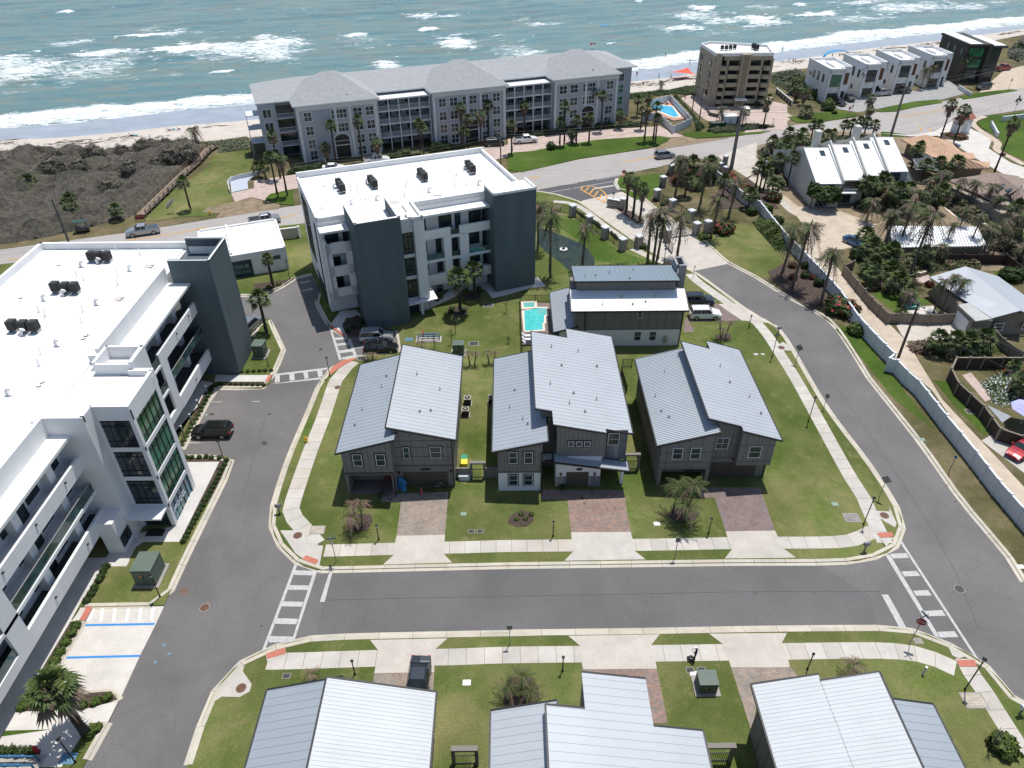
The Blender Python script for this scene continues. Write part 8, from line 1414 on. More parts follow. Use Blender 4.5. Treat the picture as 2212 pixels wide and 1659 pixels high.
for i, (u, v, cc) in enumerate([(1045, 1078, DCL), (1080, 1078, TQ), (1342, 1035, plain('purple_cloth', (.1, .03, .2), .8)), (1378, 1030, TQ), (1420, 1028, _M['purple_cloth'])]):
    p = q('00', u, v, -.3); o = thing('beach_chair', ('dark', 'blue', 'purple', 'teal', 'violet')[i] + ' folding chair on the sand above the scrub', 'beach chair', (p.x, p.y, -.35), 2., 'beach chairs'); part('seat', MB().box(-.35, .35, -.3, .3, .3, .36), cc, o); part('backrest', MB().slab([(-.35, .3, .36), (.35, .3, .36), (.35, .6, 1.), (-.35, .6, 1.)], .05), cc, o); m = MB()
    for x in (-.32, .32):
        for y in (-.28, .28): m.tube([(x, y, 0), (x, y, .3)], .02, 4)
    part('chair_frame', m, STEEL, o)
def kite(c, u, v, zz, w_, mt, lab, rz):
    p = q(c, u, v, zz); o = thing('kite', lab, 'kite', p, rz); m = MB(); P_ = [(w_ * math.cos(a), 0, w_ * .45 * math.sin(a)) for a in [math.pi * i / 10 for i in range(11)]]
    for a, c_ in zip(P_, P_[1:]): m.slab([(a[0], -.5, a[2]), (c_[0], -.5, c_[2]), (c_[0], .5, c_[2] + .05), (a[0], .5, a[2] + .05)], .12)
    part('canopy', m, mt, o); part('strut', MB().tube([(x, -.52, z) for x, _, z in P_], .09, 6), mt, o)
kite('30', 725, 450, 1.2, 4.6, plain('blue_kite', (.02, .35, .7), .6, .1, 1), 'arched blue kite lying on the beach behind the townhouses', .2); kite('20', 768, 216, 3., 1.5, _M['blue_kite'], 'small blue kite low over the sea', 0); kite('20', 670, 350, .6, .9, plain('dark_red_kite', (.3, .02, .04), .6, .1, 1), 'tiny dark red float out in the waves', .6)
# motorcycles with riders
for i, (u, v, lab) in enumerate([(2165, 805, 'far right'), (1628, 880, 'beside the left tall palm'), (1778, 915, 'behind the right tall palm')]):
    p = q('30', u, v, .02); a = R_(200 if i else 20); o = thing('motorcycle', 'dark motorcycle on the highway, ' + lab, 'motorcycle', (p.x, p.y, .02), a, 'motorcycles on the highway'); m = MB(); m.box(-.5, .45, -.15, .15, .45, .85).box(-.75, .0, -.14, .14, .75, .9); m.tube([(.45, 0, .85), (.78, 0, .35)], .05, 5).tube([(.4, -.35, 1.05), (.4, .35, 1.05)], .03, 5); part('frame', m, PB, o)
    for x in (-.72, .78): part('wheel', MB().tube([(x, -.07, .33), (x, .07, .33)], .33, 12), TYR, o)
    pr = person('30', u, v, 1.5, 0, DKT, DKT, 'rider in dark clothes on the motorcycle ' + lab, 'hold', .02, DKT, z=.3, group='motorcycle riders'); pr.location = (p.x - .1 * math.cos(a), p.y - .1 * math.sin(a), .28); pr.rotation_euler.z = a
# ================================================================ street furniture
LGL = plain('lamp_lens', (.45, .46, .45), .4, .05, 3)
def lamp(c, u, v, vt, lab, z=.1, name='street_lamp'):
    h = hpx(c, u, v, vt); p = q(c, u, v, z); tall = h > 2.6; o = thing(name, lab, 'street lamp', (p.x, p.y, z)); m = MB(); m.cyl(0, 0, 0, h - .3, .05, 8); part('pole', m, BLK, o); part('base', MB().cyl(0, 0, 0, .3, .11, 8, r2=.07), BLK, o)
    m = MB(); r = .2 if tall else .14; m.cyl(0, 0, h - .32, h - .05, r * .6, 4, r2=r); part('lantern', m, LGL, o); part('lantern_cap', MB().cyl(0, 0, h - .05, h + .06, r * 1.15, 4, r2=r * .5), BLK, o)
for a in [('32', 940, 1137, 928, 'black lamp post at the right sidewalk bend beside the corner manhole'), ('32', 503, 325, 132, 'black lamp post on the right lawn by the straight sidewalk'), ('31', 215, 1325, 1140, 'black lamp post beside the upper right sidewalk near the name sign'), ('31', 35, 1080, 993, 'black lamp post by the white SUV drive'), ('33', 1742, 1040, 800, 'tall black lamp post by the orange ramp at lower right'), ('33', 495, 880, 757, 'short black yard lamp at the lower right house'), ('13', 800, 920, 812, 'short black yard lamp at the lower left house'), ('23', 432, 893, 782, 'short black yard lamp at the bottom centre house'), ('22', 357, 1232, 1118, 'short black yard lamp on the middle house lawn'), ('22', 1588, 1208, 1093, 'short black yard lamp on the right house lawn'), ('12', 988, 1258, 1148, 'short black yard lamp on the left house lawn'), ('11', 602, 1472, 1325, 'black lamp post at the upper crosswalk red curb'), ('11', 284, 705, 558, 'black lamp post right of the sales office'), ('01', 2126, 1395, 1230, 'black lamp post in front of the upper green transformer'), ('02', 1782, 655, 480, 'black lamp post at the kerb nose below the black SUV'), ('03', 1268, 305, 135, 'black lamp post beside the large green transformer'), ('03', 598, 1615, 1432, 'black lamp post at the bottom left palm'), ('21', 1235, 572, 463, 'black lamp post by the entry path behind the long house'), ('30', 222, 985, 945, 'white globe lamp by the tan block court')]: lamp(*a)
for i, (u, v, vt) in enumerate([(1645, 98, 45), (1577, 212, 163), (1518, 325, 265), (1452, 418, 373)]):
    h = 1.1; p = q('02', u, v, .13); o = thing('bollard_light', 'silver bollard light beside the left condo walk, ' + LN[i] + ' from the top', 'bollard', (p.x, p.y, .13), 0, 'silver bollard lights'); part('post', MB().cyl(0, 0, 0, h, .1, 10), STEEL, o); part('light_head', MB().cyl(0, 0, h, h + .14, .11, 10), WTR, o)
SRED = plain('sign_red', (.4, .01, .015), .5, .05, 3); SGR = plain('sign_back_grey', (.2, .2, .21), .5, .08, 3, metal=.3); SGN = plain('sign_blade_grey', (.12, .16, .19), .5, .05, 3); SBL = plain('sign_blue', (.03, .12, .35), .5, .05, 3); SOR = plain('sign_orange', (.7, .25, .02), .5, .05, 3)
def sign(kind, c, u, v, vt, deg, lab, z=.1, s_=1.):
    h = hpx(c, u, v, vt); p = q(c, u, v, z); o = thing({'stop': 'stop_sign', 'diamond': 'warning_sign'}.get(kind, 'road_sign'), lab, 'sign', (p.x, p.y, z), R_(deg)); part('pole', MB().box(-.03, .03, -.03, .03, 0, h - (.3 if kind == 'stop' else .05)), SGR, o)
    if kind == 'stop':
        zc = h - .5; f = lambda r, y: [(r * math.cos(R_(22.5 + 45 * i)), y, zc + r * math.sin(R_(22.5 + 45 * i))) for i in range(8)]
        m = MB(); m.slab(f(.45, -.06), .02, dirn=(0, 1, 0)); part('border', m, WTR, o); m = MB(); m.slab(f(.41, -.066), .004, dirn=(0, 1, 0)); part('face', m, SRED, o); text('STOP', .3, o, (0, -.075, zc - .1), (R_(90), 0, 0), SIGNM)
    elif kind == 'diamond': m = MB(); zc = h - .55; m.slab([(0, -.05, zc + .55), (.55, -.05, zc), (0, -.05, zc - .55), (-.55, -.05, zc)], .02, dirn=(0, 1, 0)); part('panel', m, SGR if z < 1 and s_ == 1. else SOR, o)
    else: m = MB(); w_, hh_, mt = {'plate': (.23, .6, SGR), 'name': (.55, .2, SGN), 'blue': (.15, .35, SBL), 'white': (.3, .6, WTR), 'box': (.3, .45, SGR)}[kind]; m.box(-w_, w_, -.05, -.03, h - hh_ , h); part('panel', m, mt, o)
    return o
sign('stop', '12', 652, 1432, 1262, -60, 'stop sign at the lower left crosswalk, seen edge on, with a street name blade'); sign('stop', '33', 1303, 680, 475, -28, 'stop sign facing the camera at the lower right crosswalk'); sign('stop', '20', 912, 1450, 1345, -8, 'distant stop sign where the entry meets the highway'); sign('stop', '30', 1740, 975, 915, 20, 'distant stop sign under the right tall palm'); sign('stop', '30', 815, 925, 842, 20, 'distant stop sign at the townhouse drive'); sign('stop', '20', 2000, 1235, 1165, 30, 'distant stop sign at the second street mouth')
for c, u, v, vt, dg_, lb in (('12', 652, 1432, 1242, 8, 'street name blades on top of the lower left stop post'), ('33', 1303, 680, 452, 20, 'street name blades above the lower right stop sign')):
    h = hpx(c, u, v, vt); p = q(c, u, v, .1); o = thing('street_name_sign', lb, 'sign', (p.x, p.y, h - .2), R_(dg_)); part('blade', MB().box(-.45, .45, -.015, .015, 0, .2), SGN, o); part('blade', MB().box(-.015, .015, -.4, .4, .22, .42), SGN, o)
sign('plate', '13', 2025, 682, 533, 0, 'small grey sign seen from behind at the south kerb'); sign('plate', '22', 1320, 1397, 1245, 0, 'small dark sign on the grass strip before the right house'); sign('diamond', '31', 402, 1370, 1222, -40, 'dark diamond sign seen from behind beside the right road, upper'); sign('diamond', '32', 1063, 926, 755, -40, 'dark diamond sign seen from behind at the right bend, lower'); sign('plate', '32', 625, 222, 108, -40, 'narrow dark sign on the strip by the right road'); sign('blue', '32', 1615, 725, 598, -60, 'narrow blue sign on the verge before the white wall'); sign('white', '21', 1065, 232, 143, -20, 'white keep right sign at the end of the entry island'); sign('white', '21', 1260, 380, 258, -20, 'pale sign beside the near gate pillar'); sign('plate', '21', 830, 120, 12, -20, 'dark thin sign behind the stone community sign'); sign('plate', '21', 1640, 450, 352, -30, 'small white sign on the far gate lawn'); sign('diamond', '30', 2085, 715, 620, 30, 'orange warning sign on the sandy lot', .1, .9); sign('plate', '30', 835, 925, 832, 20, 'small sign by the townhouse drive mailbox'); sign('white', '30', 2130, 895, 815, 20, 'white sign on the far right verge'); sign('name', '31', 575, 560, 543, -40, 'low grey sign standing behind the white wall')
sign('box', '21', 1465, 690, 690 - 90, 60, 'grey sign panel by the entrance sidewalk')
for c, u, v, lb in (('12', 205, 1045, 'grey mailbox on the left verge at the bend'), ('32', 945, 1350, 'dark grey mailbox on the strip at the right corner'), ('33', 2175, 1232, 'white mailbox by the lower right kerb'), ('31', 262, 1140, 'pale post box on the upper right sidewalk')):
    p = q(c, u, v, .12); o = thing('mailbox', lb, 'mailbox', (p.x, p.y, .12), .2); part('post', MB().box(-.06, .06, -.06, .06, 0, .95), SGR, o); m = MB(); m.box(-.32, .32, -.14, .14, .95, 1.2); m.tube([(-.32, 0, 1.2), (.32, 0, 1.2)], .14, 10); part('box', m, SGR if c != '33' else WTR, o); part('flag', MB().box(.05, .15, -.17, -.14, 1.1, 1.35), LGL, o)
# transformers and cabinets
TGR = plain('utility_green', (.1, .135, .11), .6, .1, 1.5)
def trafo(c, u, v, sx, sy, h, deg, lab):
    p = q(c, u, v, .12); o = thing('utility_cabinet', lab, 'utility box', (p.x, p.y, .12), R_(deg)); part('pad', MB().box(-sx / 2 - .3, sx / 2 + .3, -sy / 2 - .3, sy / 2 + .3, 0, .1), CON, o); m = MB(); m.box(-sx / 2, sx / 2, -sy / 2, sy / 2, .1, h); m.box(-sx / 2 - .04, sx / 2 + .04, -sy / 2 - .04, sy / 2 + .04, h, h + .07); part('cabinet', m, TGR, o); m = MB(); m.box(-sx * .46, -.03, -sy / 2 - .03, -sy / 2, .2, h - .1).box(.03, sx * .46, -sy / 2 - .03, -sy / 2, .2, h - .1); part('door', m, TGR, o); part('door_handle', MB().box(.06, .12, -sy / 2 - .07, -sy / 2 - .03, h * .5, h * .65), BLK, o); part('warning_label', MB().box(-.3, -.12, -sy / 2 - .034, -sy / 2 - .03, h * .6, h * .72), SOR, o)
trafo('02', 1200, 1545, 1.9, 2.3, 2.1, 0, 'largest green utility cabinet on the lawn by the parking slab'); trafo('01', 2068, 1300, 1.5, 1.7, 1.9, 0, 'green utility cabinet behind the left condo corner tower'); trafo('11', 1622, 1290, 1.5, 1.2, 1.7, 0, 'dark green cabinet behind the houses near the dry palms'); trafo('23', 1565, 1012, 1.5, 1.3, 1.25, 0, 'low green transformer on a pale pad in dry grass at the bottom')
p = q('12', 1667, 775, .12); o = thing('white_box', 'white storage box beside the dark portal gate', 'box', (p.x, p.y, .12)); part('box_body', MB().box(-.6, .6, -.3, .3, 0, .6), WTR, o); part('lid', MB().box(-.63, .63, -.33, .33, .6, .66), WTR, o)
for u, v, mt, lb in ((1668, 655, plain('bin_green', (.01, .25, .13), .5, .05, 3), 'wheeled bin with a green lid by the portal gate'), (1668, 690, plain('bin_yellow', (.75, .6, .02), .5, .05, 3), 'wheeled bin with a yellow lid by the portal gate')):
    p = q('12', u, v, .12); o = thing('wheelie_bin', lb, 'bin', (p.x, p.y, .12)); part('bin_body', MB().add([(-.25, -.25, 0), (.25, -.25, 0), (.25, .25, 0), (-.25, .25, 0), (-.33, -.33, .95), (.33, -.33, .95), (.33, .36, .95), (-.33, .36, .95)], [(3, 2, 1, 0), (0, 1, 5, 4), (1, 2, 6, 5), (2, 3, 7, 6), (3, 0, 4, 7), (4, 5, 6, 7)]), mt, o); part('lid', MB().slab([(-.36, -.38, .98), (.36, -.38, .98), (.36, .38, 1.05), (-.36, .38, 1.05)], .06), mt, o)
    for x in (-.24, .24): part('wheel', MB().tube([(x - .03, .3, .1), (x + .03, .3, .1)], .1, 10), TYR, o)
BEI = plain('beige_metal', (.35, .32, .28), .6, .08, 2)
for c, u, v, lb in (('12', 1692, 180, 'beige air conditioner beside the left house, upper one'), ('12', 1676, 270, 'beige air conditioner beside the left house, lower one'), ('12', 1885, 175, 'beige air conditioner at the left wall of the middle house'), ('11', 1475, 800, 'beige air conditioner at the foot of the central white building')):
    p = q(c, u, v, .12); o = thing('air_conditioner', lb, 'air conditioner', (p.x, p.y, .12)); part('pad', MB().box(-.55, .55, -.55, .55, 0, .08), CON, o); m = MB(); m.box(-.42, .42, -.42, .42, .08, .95, 1).box(-.45, .45, -.45, .45, .9, 1.); part('housing', m, [BEI, DKT], o); m = MB(); m.cyl(0, 0, 1., 1.03, .36, 16); part('fan_grille', m, DKT, o); part('fan_hub', MB().cyl(0, 0, 1.03, 1.07, .14, 10), BEI, o)
def hydrant(c, u, v, mt, lb): p = q(c, u, v, .12); o = thing('fire_hydrant', lb, 'fire hydrant', (p.x, p.y, .12)); m = MB(); m.cyl(0, 0, 0, .08, .18, 10).cyl(0, 0, .08, .6, .12, 10).ball((0, 0, .62), .15, 8).cyl(0, 0, .74, .82, .04, 6); part('barrel', m, mt, o); part('outlets', MB().tube([(-.24, 0, .42), (.24, 0, .42)], .07, 8).tube([(0, -.22, .36), (0, 0, .36)], .09, 8), mt, o)
hydrant('12', 417, 482, plain('hydrant_yellow', (.75, .45, .03), .5, .1, 4), 'yellow fire hydrant on the left grass strip'); hydrant('03', 292, 1530, plain('hydrant_red', (.5, .03, .03), .5, .1, 4), 'red fire hydrant at the bottom left shrubs'); hydrant('01', 1663, 188, _M['hydrant_yellow'], 'orange yellow hydrant on the grass by the highway')
def backflow(c, u, v, lb, w_=3.):
    p = q(c, u, v, .12); o = thing('backflow_assembly', lb, 'pipes', (p.x, p.y, .12)); part('pad', MB().box(-w_ / 2 - .3, w_ / 2 + .3, -.8, .8, 0, .08), CONW, o); pb = plain('pipe_blue', (.04, .13, .24), .5, .1, 4); pr = plain('pipe_red', (.35, .04, .03), .5, .1, 4)
    for k, y in enumerate((-.35, .3)): m = MB(); m.tube([(-w_ / 2, y, .05), (-w_ / 2, y, .75), (w_ / 2, y, .75), (w_ / 2, y, .05)], .09, 8); part('pipe', m, pb, o); m = MB(); [m.ball((x, y, .78), .17, 8) for x in (-w_ * .25, 0., w_ * .25)]; m.tube([(-w_ * .25, y, .78), (0, y, .78), (w_ * .25, y, .78)], .12, 8); part('valve_body', m, pb, o); m = MB(); m.tube([(-w_ * .25, y, .75), (-w_ * .25, y, 1.3), (-w_ * .25, y + .02, 1.32)], .02, 5).cyl(-w_ * .25, y, 1.25, 1.29, .16, 10); part('hand_wheel', m, pr, o)
backflow('11', 1385, 1180, 'blue and red pipe assembly on a pad behind the left house'); backflow('03', 90, 1640, 'blue pipe assembly at the bottom left corner', 4.)
# bicycles at the left house
def bike(c, u, v, deg, lab, col):
    p = q(c, u, v, .14); o = thing('bicycle', lab, 'bicycle', (p.x, p.y, .14), R_(deg), 'bicycles by the garage')
    for x in (-.52, .52): m = MB(); m.tube([(x + .33 * math.cos(a), 0, .34 + .33 * math.sin(a)) for a in [i * math.pi / 8 for i in range(17)]], .025, 5, cap=False); part('wheel', m, TYR, o)
    m = MB(); P_ = {'b': (-.52, 0, .34), 'p': (-.08, 0, .32), 's': (-.2, 0, .8), 'h': (.34, 0, .82), 'f': (.52, 0, .34)}
    for a, b_ in ('bp', 'bs', 'ps', 'ph', 'sh', 'hf'): m.tube([P_[a], P_[b_]], .022, 5)
    part('frame', m, col, o); part('saddle', MB().box(-.32, -.08, -.06, .06, .84, .9), BLK, o); part('handlebar', MB().tube([(.34, 0, .8), (.34, 0, 1.0), (.36, 0, 1.)], .018, 5).tube([(.34, -.28, 1.), (.34, .28, 1.)], .018, 5), BLK, o)
bike('12', 1380, 870, -12, 'bicycle lying near the child at the garage', PG_); bike('12', 1470, 850, 4, 'bicycle against the right part of the garage door', PS); bike('12', 1045, 930, -15, 'dark bicycle on the walk before the porch', PB); bike('12', 1015, 885, 80, 'dark bicycle standing inside the porch', PB)
p = q('12', 1172, 862, .14); o = thing('beach_bundle', 'blue and white patterned float leaning at the left house wall', 'pool float', (p.x, p.y, .14), -.2); part('float', MB().slab([(-.55, 0, .05), (.5, -.2, .0), (.6, .1, 1.1), (.1, .35, 1.5), (-.5, .3, 1.3)], .16), plain('blue_pattern', (.03, .2, .4), .6, .9, 2.5), o)
# pool furniture and others
for i, (u, v) in enumerate([(170, 1162), (168, 1190), (175, 1218)]):
    p = q('21', u, v, .2); o = thing('sun_lounger', ('white sun lounger at the near end of the turquoise pool, upper', 'white sun lounger at the near end of the turquoise pool, middle', 'sun lounger with blue cushion at the near end of the turquoise pool')[i], 'sun lounger', (p.x, p.y, .2), 0, 'poolside loungers'); part('seat', MB().box(-.6, .8, -.25, .25, .25, .33), WTR if i < 2 else NAVY, o); part('backrest', MB().slab([(-.6, -.25, .33), (-.6, .25, .33), (-1.1, .25, .75), (-1.1, -.25, .75)], .06), WTR, o); m = MB(); [m.box(x, x + .05, y, y + .05, 0, .25) for x in (-.5, .7) for y in (-.22, .18)]; part('legs', m, WTR, o)
for i, (u, v) in enumerate([(1130, 818), (1165, 818), (1225, 815), (1260, 818), (1310, 1015)]):
    p = q('20', u, v, .3); o = thing('sun_lounger', 'white lounger at the blue pool, ' + LN[i] + ' from the left', 'sun lounger', (p.x, p.y, .25), 1.2, 'loungers at the blue pool'); part('seat', MB().box(-.7, .9, -.35, .35, .3, .4), WTR, o); part('backrest', MB().slab([(-.7, -.35, .4), (-.7, .35, .4), (-1.2, .35, .95), (-1.2, -.35, .95)], .06), WTR, o)
p = q('31', 1320, 935, .15); o = thing('garden_bench', 'turquoise garden swing bench on the pale patio', 'bench', (p.x, p.y, .15)); tq = plain('turquoise_paint', (.12, .42, .38), .6, .08, 2); part('seat', MB().box(-1., 1., -.35, .35, .4, .5), tq, o); part('backrest', MB().box(-1., 1., .3, .38, .5, 1.1), tq, o)
for x in (-.95, .95): part('armrest', MB().box(x - .05, x + .05, -.35, .35, .5, .75).box(x - .05, x + .05, -.35, -.27, 0, .5).box(x - .05, x + .05, .28, .36, 0, .5), tq, o)
p = q('20', 1740, 995, .06); o = thing('site_shed', 'small white shed in the court of the tan block', 'shed', (p.x, p.y, .06), .1); part('wall', MB().box(-1.6, 1.6, -1.2, 1.2, 0, 2.5), WTR, o); part('roof', MB().box(-1.7, 1.7, -1.3, 1.3, 2.5, 2.65), WTR, o); part('door', MB().box(-.4, .5, -1.24, -1.2, 0, 2.), LGL, o)
p = q('20', 1797, 990, .06); o = thing('portable_toilet', 'dark blue portable toilet right of the white shed', 'toilet', (p.x, p.y, .06), .1); part('cabin', MB().box(-.55, .55, -.55, .55, 0, 2.2), NAVY, o); part('roof', MB().box(-.6, .6, -.6, .6, 2.2, 2.35), LGL, o); part('door', MB().box(-.4, .4, -.58, -.55, .1, 2.), NAVY, o)
p = q('20', 1655, 1005, .06); o = thing('waste_skip', 'green waste skip heaped with debris left of the white shed', 'skip', (p.x, p.y, .06), .1); part('skip_body', MB().add([(-1.6, -.9, 0), (1.6, -.9, 0), (1.6, .9, 0), (-1.6, .9, 0), (-2., -1.1, 1.2), (2., -1.1, 1.2), (2., 1.1, 1.2), (-2., 1.1, 1.2)], [(3, 2, 1, 0), (0, 1, 5, 4), (1, 2, 6, 5), (2, 3, 7, 6), (3, 0, 4, 7), (4, 5, 6, 7)]), plain('skip_green', (.02, .07, .04), .6, .1, 2), o); m = MB(); rnd = random.Random(9); [m.ball((rnd.uniform(-1.5, 1.5), rnd.uniform(-.7, .7), 1.2), rnd.uniform(.2, .45), 6) for _ in range(14)]; part('debris', m, plain('rubble', (.4, .36, .3), .9, .4, 4), o)
p = q('21', 440, 470, .14); o = thing('pond_fountain', 'white floating fountain head in the dark pond', 'fountain', (p.x, p.y, .14)); part('float', MB().cyl(0, 0, 0, .2, .75, 6), WTR, o); part('nozzle', MB().cyl(0, 0, .2, .4, .3, 8), DKT, o)
p = q('01', 1372, 175, .06); o = thing('dolphin_sculpture', 'silver leaping dolphin sculpture on the lawn beside the boardwalk', 'sculpture', (p.x, p.y, .06), .4); part('body', MB().tube([(-.9, 0, .9), (-.7, 0, 1.3), (-.3, 0, 1.75), (.2, 0, 2.2), (.6, 0, 2.7), (.8, 0, 3.1)], [.12, .26, .3, .24, .12, .03], 10), STEEL, o, smooth=True); part('tail', MB().slab([(.75, -.35, 3.1), (.8, 0, 2.95), (.75, .35, 3.1), (.9, 0, 3.25)], .05), STEEL, o); part('post', MB().cyl(0, 0, 0, 2., .04, 6), STEEL, o)
p = q('01', 1115, 240, .1); o = thing('notice_board', 'small red notice board at the lower end of the boardwalk', 'sign', (p.x, p.y, .05), .1); part('board', MB().box(-.8, .8, -.05, .05, .3, 1.), plain('faded_red', (.25, .05, .05), .7, .2, 3), o); part('post', MB().box(-.9, -.8, -.06, .06, 0, 1.1), WOOD, o); part('post', MB().box(.8, .9, -.06, .06, 0, 1.1), WOOD, o)
p = q('32', 2185, 340, .15); o = thing('parasol', 'lavender patio parasol at the right edge over the brown fence', 'parasol', (p.x, p.y, .15)); part('canopy', MB().cyl(0, 0, 2.3, 2.9, 1.9, 8, r2=.05), plain('lavender_fabric', (.4, .4, .65), .8, .05, 2), o); part('pole', MB().cyl(0, 0, 0, 2.9, .04, 6), WTR, o)
o = thing('shade_sail', 'grey triangular shade sail over the garden at the right edge', 'shade sail', q('32', 2020, 270, .1)); P0 = o.location; L_ = [q('32', 1920, 190, 2.2) - P0, q('32', 2110, 280, 2.4) - P0, q('32', 2040, 330, 2.) - P0]; part('sail', MB().slab([tuple(x) for x in L_], .04), plain('grey_sail', (.3, .32, .34), .8, .05, 1), o)
p = q('33', 1410, 915, .12); o = thing('marker_post', 'white utility marker post leaning on the lower right lawn', 'post', (p.x, p.y, .12)); part('post', MB().tube([(0, 0, 0), (.02, .02, .95)], .09, 8), WTR, o); part('cap', MB().tube([(.02, .02, .95), (.02, .02, 1.0)], .11, 8), SIGNM, o)
# ================================================================ utility poles and wires
TOPS = {}
def upole(key, c, u, v, vt, r, lab, mat, arms=1, deg=-70, xf=0):
    h = hpx(c, u, v, vt); p = q(c, u, v, .05); o = thing('utility_pole', lab, 'utility pole', (p.x, p.y, .05)); m = MB(); m.tube([(0, 0, -.1), (0, 0, h)], [r, r * .65], 10); part('pole', m, mat, o); d = Vector((math.cos(R_(deg)), math.sin(R_(deg)), 0)); pts = []
    for k in range(arms):
        m = MB(); z = h - .3 - k * 1.1; n_ = Vector((-d.y, d.x, 0)) * .05; m.prism([-d * 1.1 - n_, d * 1.1 - n_, d * 1.1 + n_, -d * 1.1 + n_], z, z + .12); part('crossarm', m, WOOD, o)
        for f in (-1., 1.): m = MB(); m.cyl(d.x * f, d.y * f, z + .12, z + .34, .06, 6); part('insulator', m, LGL, o); pts.append(o.location + d * f + Vector((0, 0, z + .34)))
    if xf: m = MB(); m.cyl(d.x * .45, d.y * .45, h - 2.6, h - 1.7, .28, 10); part('transformer', m, STEEL, o)
    TOPS[key] = pts + [o.location + Vector((0, 0, h - 2.8))]
upole('a', '01', 542, 400, 55, .2, 'grey utility pole at the edge of the brown scrub', plain('pole_grey', (.1, .105, .1), .85, .15, 2), 1); upole('b', '10', 590, 1450, 1268, .16, 'utility pole behind the left of the central white roof', WOOD, 1); upole('c', '10', 1955, 1330, 1060, .17, 'utility pole by the banana plants behind the central roof', WOOD, 1); upole('d', '20', 1768, 1335, 855, .42, 'thick pale concrete pole by the curved white wall', plain('pole_concrete', (.2, .19, .17), .85, .1, 1), 2); upole('e', '30', 1155, 1085, 680, .32, 'tall grey pole rising behind the white roofed terrace', _M['pole_concrete'], 2); upole('f', '31', 1212, 1335, 895, .2, 'leaning looking wooden pole beside the white wall corner', plain('pole_brown', (.09, .07, .05), .85, .15, 2), 1); upole('g', '20', 1457, 890, 655, .16, 'wooden pole left of the tan block, farther one', WOOD, 1, -70, 0); upole('h', '20', 1507, 1010, 692, .17, 'wooden pole left of the tan block, nearer one with transformer', WOOD, 1, -70, 1); upole('i', '20', 1990, 1505, 1205, .18, 'dark pole with transformer beside the second street', DBARK, 1, -70, 1); upole('j', '30', 1768, 640, 408, .17, 'thin pole before the dark modern house', WOOD, 1); upole('k', '30', 515, 1655, 1535, .13, 'thin dark pole before the large dark green tree', DBARK, 1)
def wires(a, b_, lab, n=3, sag=1.2, r=.022):
    A_, B_ = TOPS[a], TOPS[b_]; o = thing('overhead_wire', lab, 'wire', tuple(A_[0])); o0_ = Vector(A_[0])
    for i in range(min(n, len(A_), len(B_))):
        P_ = [A_[i].lerp(B_[i], t_ / 12) - Vector((0, 0, sag * 4 * (t_ / 12) * (1 - t_ / 12))) - o0_ for t_ in range(13)]; part('cable', MB().tube(P_, r, 4), plain('cable_grey', (.12, .12, .12), .6, .1, 1), o)
TOPS['z'] = [t_ + Vector((-75, -22, 0)) for t_ in TOPS['a']]; TOPS['y'] = [t_ + Vector((60, -90, 0)) for t_ in TOPS['f']]; TOPS['x'] = [t_ + Vector((70, 45, 0)) for t_ in TOPS['e']]
wires('z', 'a', 'wires running left from the grey pole over the scrub'); wires('a', 'b', 'wires from the grey pole over the left lawn'); wires('b', 'c', 'wires passing behind the central white roof'); wires('c', 'd', 'long wires from the banana plants pole to the concrete pole'); wires('d', 'e', 'wires between the two tall grey poles', 3, 2.); wires('e', 'x', 'wires leaving the frame at upper right', 3, 1.5); wires('i', 'k', 'wires along the second street', 2); wires('k', 'f', 'wires over the sandy lane', 2, 1.5, .015); wires('f', 'y', 'wires running down the right edge over the brown fence', 3, 1., .015); wires('d', 'i', 'wires from the concrete pole to the dark pole', 2, .6); wires('h', 'g', 'wires between the two wooden poles by the tan block', 2, .4)
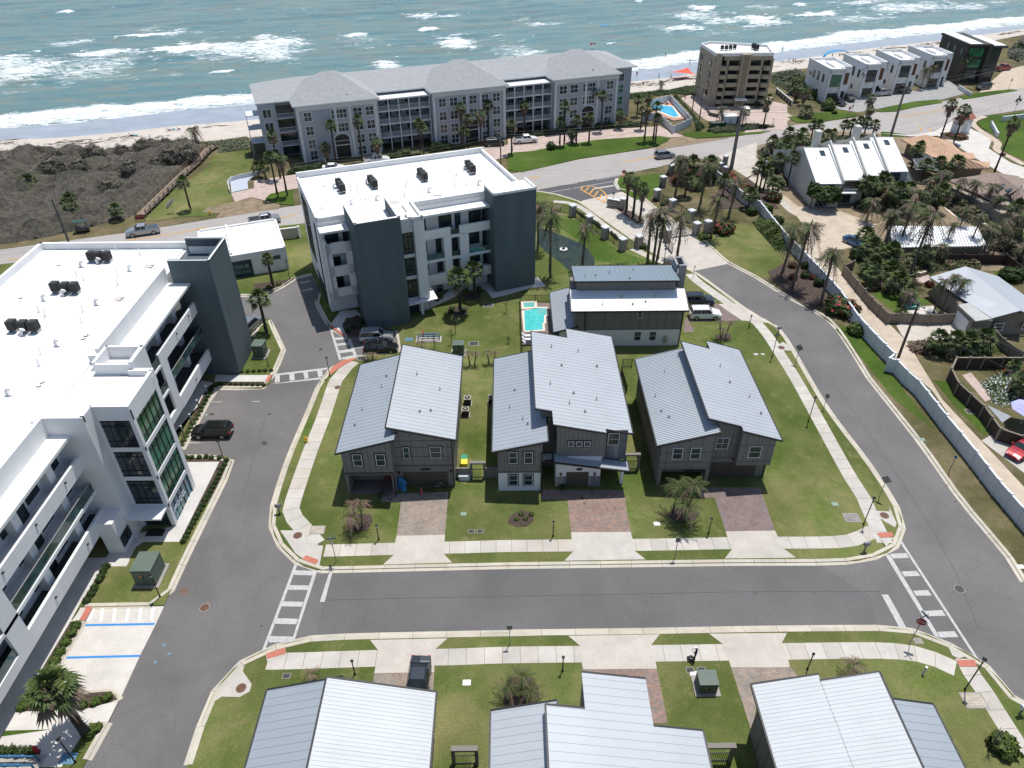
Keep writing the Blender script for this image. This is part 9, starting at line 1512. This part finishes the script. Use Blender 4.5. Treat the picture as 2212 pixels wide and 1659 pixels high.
# worn marks on the asphalt
def blot(c, u, v, ru, rv, mat, z=.028, name='oil_stain', seed=0):
    rnd = random.Random(seed + int(u)); P_ = [q(c, u + ru * (.7 + .45 * rnd.random()) * math.cos(a), v + rv * (.7 + .45 * rnd.random()) * math.sin(a), z) for a in [i * 6.283 / 16 for i in range(16)]]; return MB().poly([tuple(x) for x in P_[::-1]])
DS = plain('oil_stain', (.05, .047, .045), .7, .3, 3); RS = plain('rust_stain', (.16, .105, .08), .85, .2, 2, fine=.2)
for i, (c, u, v, ru, rv, mt) in enumerate([('03', 1455, 255, 38, 30, RS), ('22', 485, 90, 10, 10, DS), ('12', 120, 262, 14, 6, DS), ('12', 390, 152, 8, 3, DS), ('02', 1675, 262, 28, 10, DS), ('02', 2090, 490, 24, 14, DS), ('02', 2135, 262, 12, 7, DS), ('12', 85, 492, 26, 16, DS), ('33', 1700, 243, 1, 1, DS), ('32', 1665, 955, 14, 5, DS), ('32', 1605, 826, 9, 4, DS), ('13', 60, 535, 10, 8, DS)]): struct('road_stain', blot(c, u, v, ru, rv, mt, .028 + i * .001), mt)
for i, (c, u, v, ru, rv) in enumerate([('22', 585, 925, 16, 13), ('22', 605, 970, 10, 8), ('22', 850, 1003, 9, 6)]): struct('drive_stain', blot(c, u, v, ru, rv, DS, .142 + i * .001), plain('dark_patch', (.1, .07, .06), .9, .2, 3))
# ================================================================ labels that depend on where things ended up
def sx(o): d = RM.transposed() @ (o.location - Vector((0, 0, H))); return CX + FP * d.x / d.z, CY + FP * d.y / d.z
ORD = lambda n_: str(n_) + ('th' if 10 <= n_ % 100 <= 20 else {1: 'st', 2: 'nd', 3: 'rd'}.get(n_ % 10, 'th'))
from collections import defaultdict
gr_ = defaultdict(list)
for o in sc.objects:
    if o.parent is None and 'label' in o and 'group' in o and o.get('kind') is None: gr_[(o['group'], o['label'].split(', number')[0])].append(o)
for (g, l), L in gr_.items():
    if len(L) < 2: continue
    X = [sx(o) for o in L]; wx = max(x for x, _ in X) - min(x for x, _ in X); wy = max(y for _, y in X) - min(y for _, y in X); k = 0 if wx >= wy else 1
    for i, o in enumerate(sorted(L, key=lambda o: sx(o)[k])): o['label'] = l + ', ' + ORD(i + 1) + (' from left' if k == 0 else ' from top')
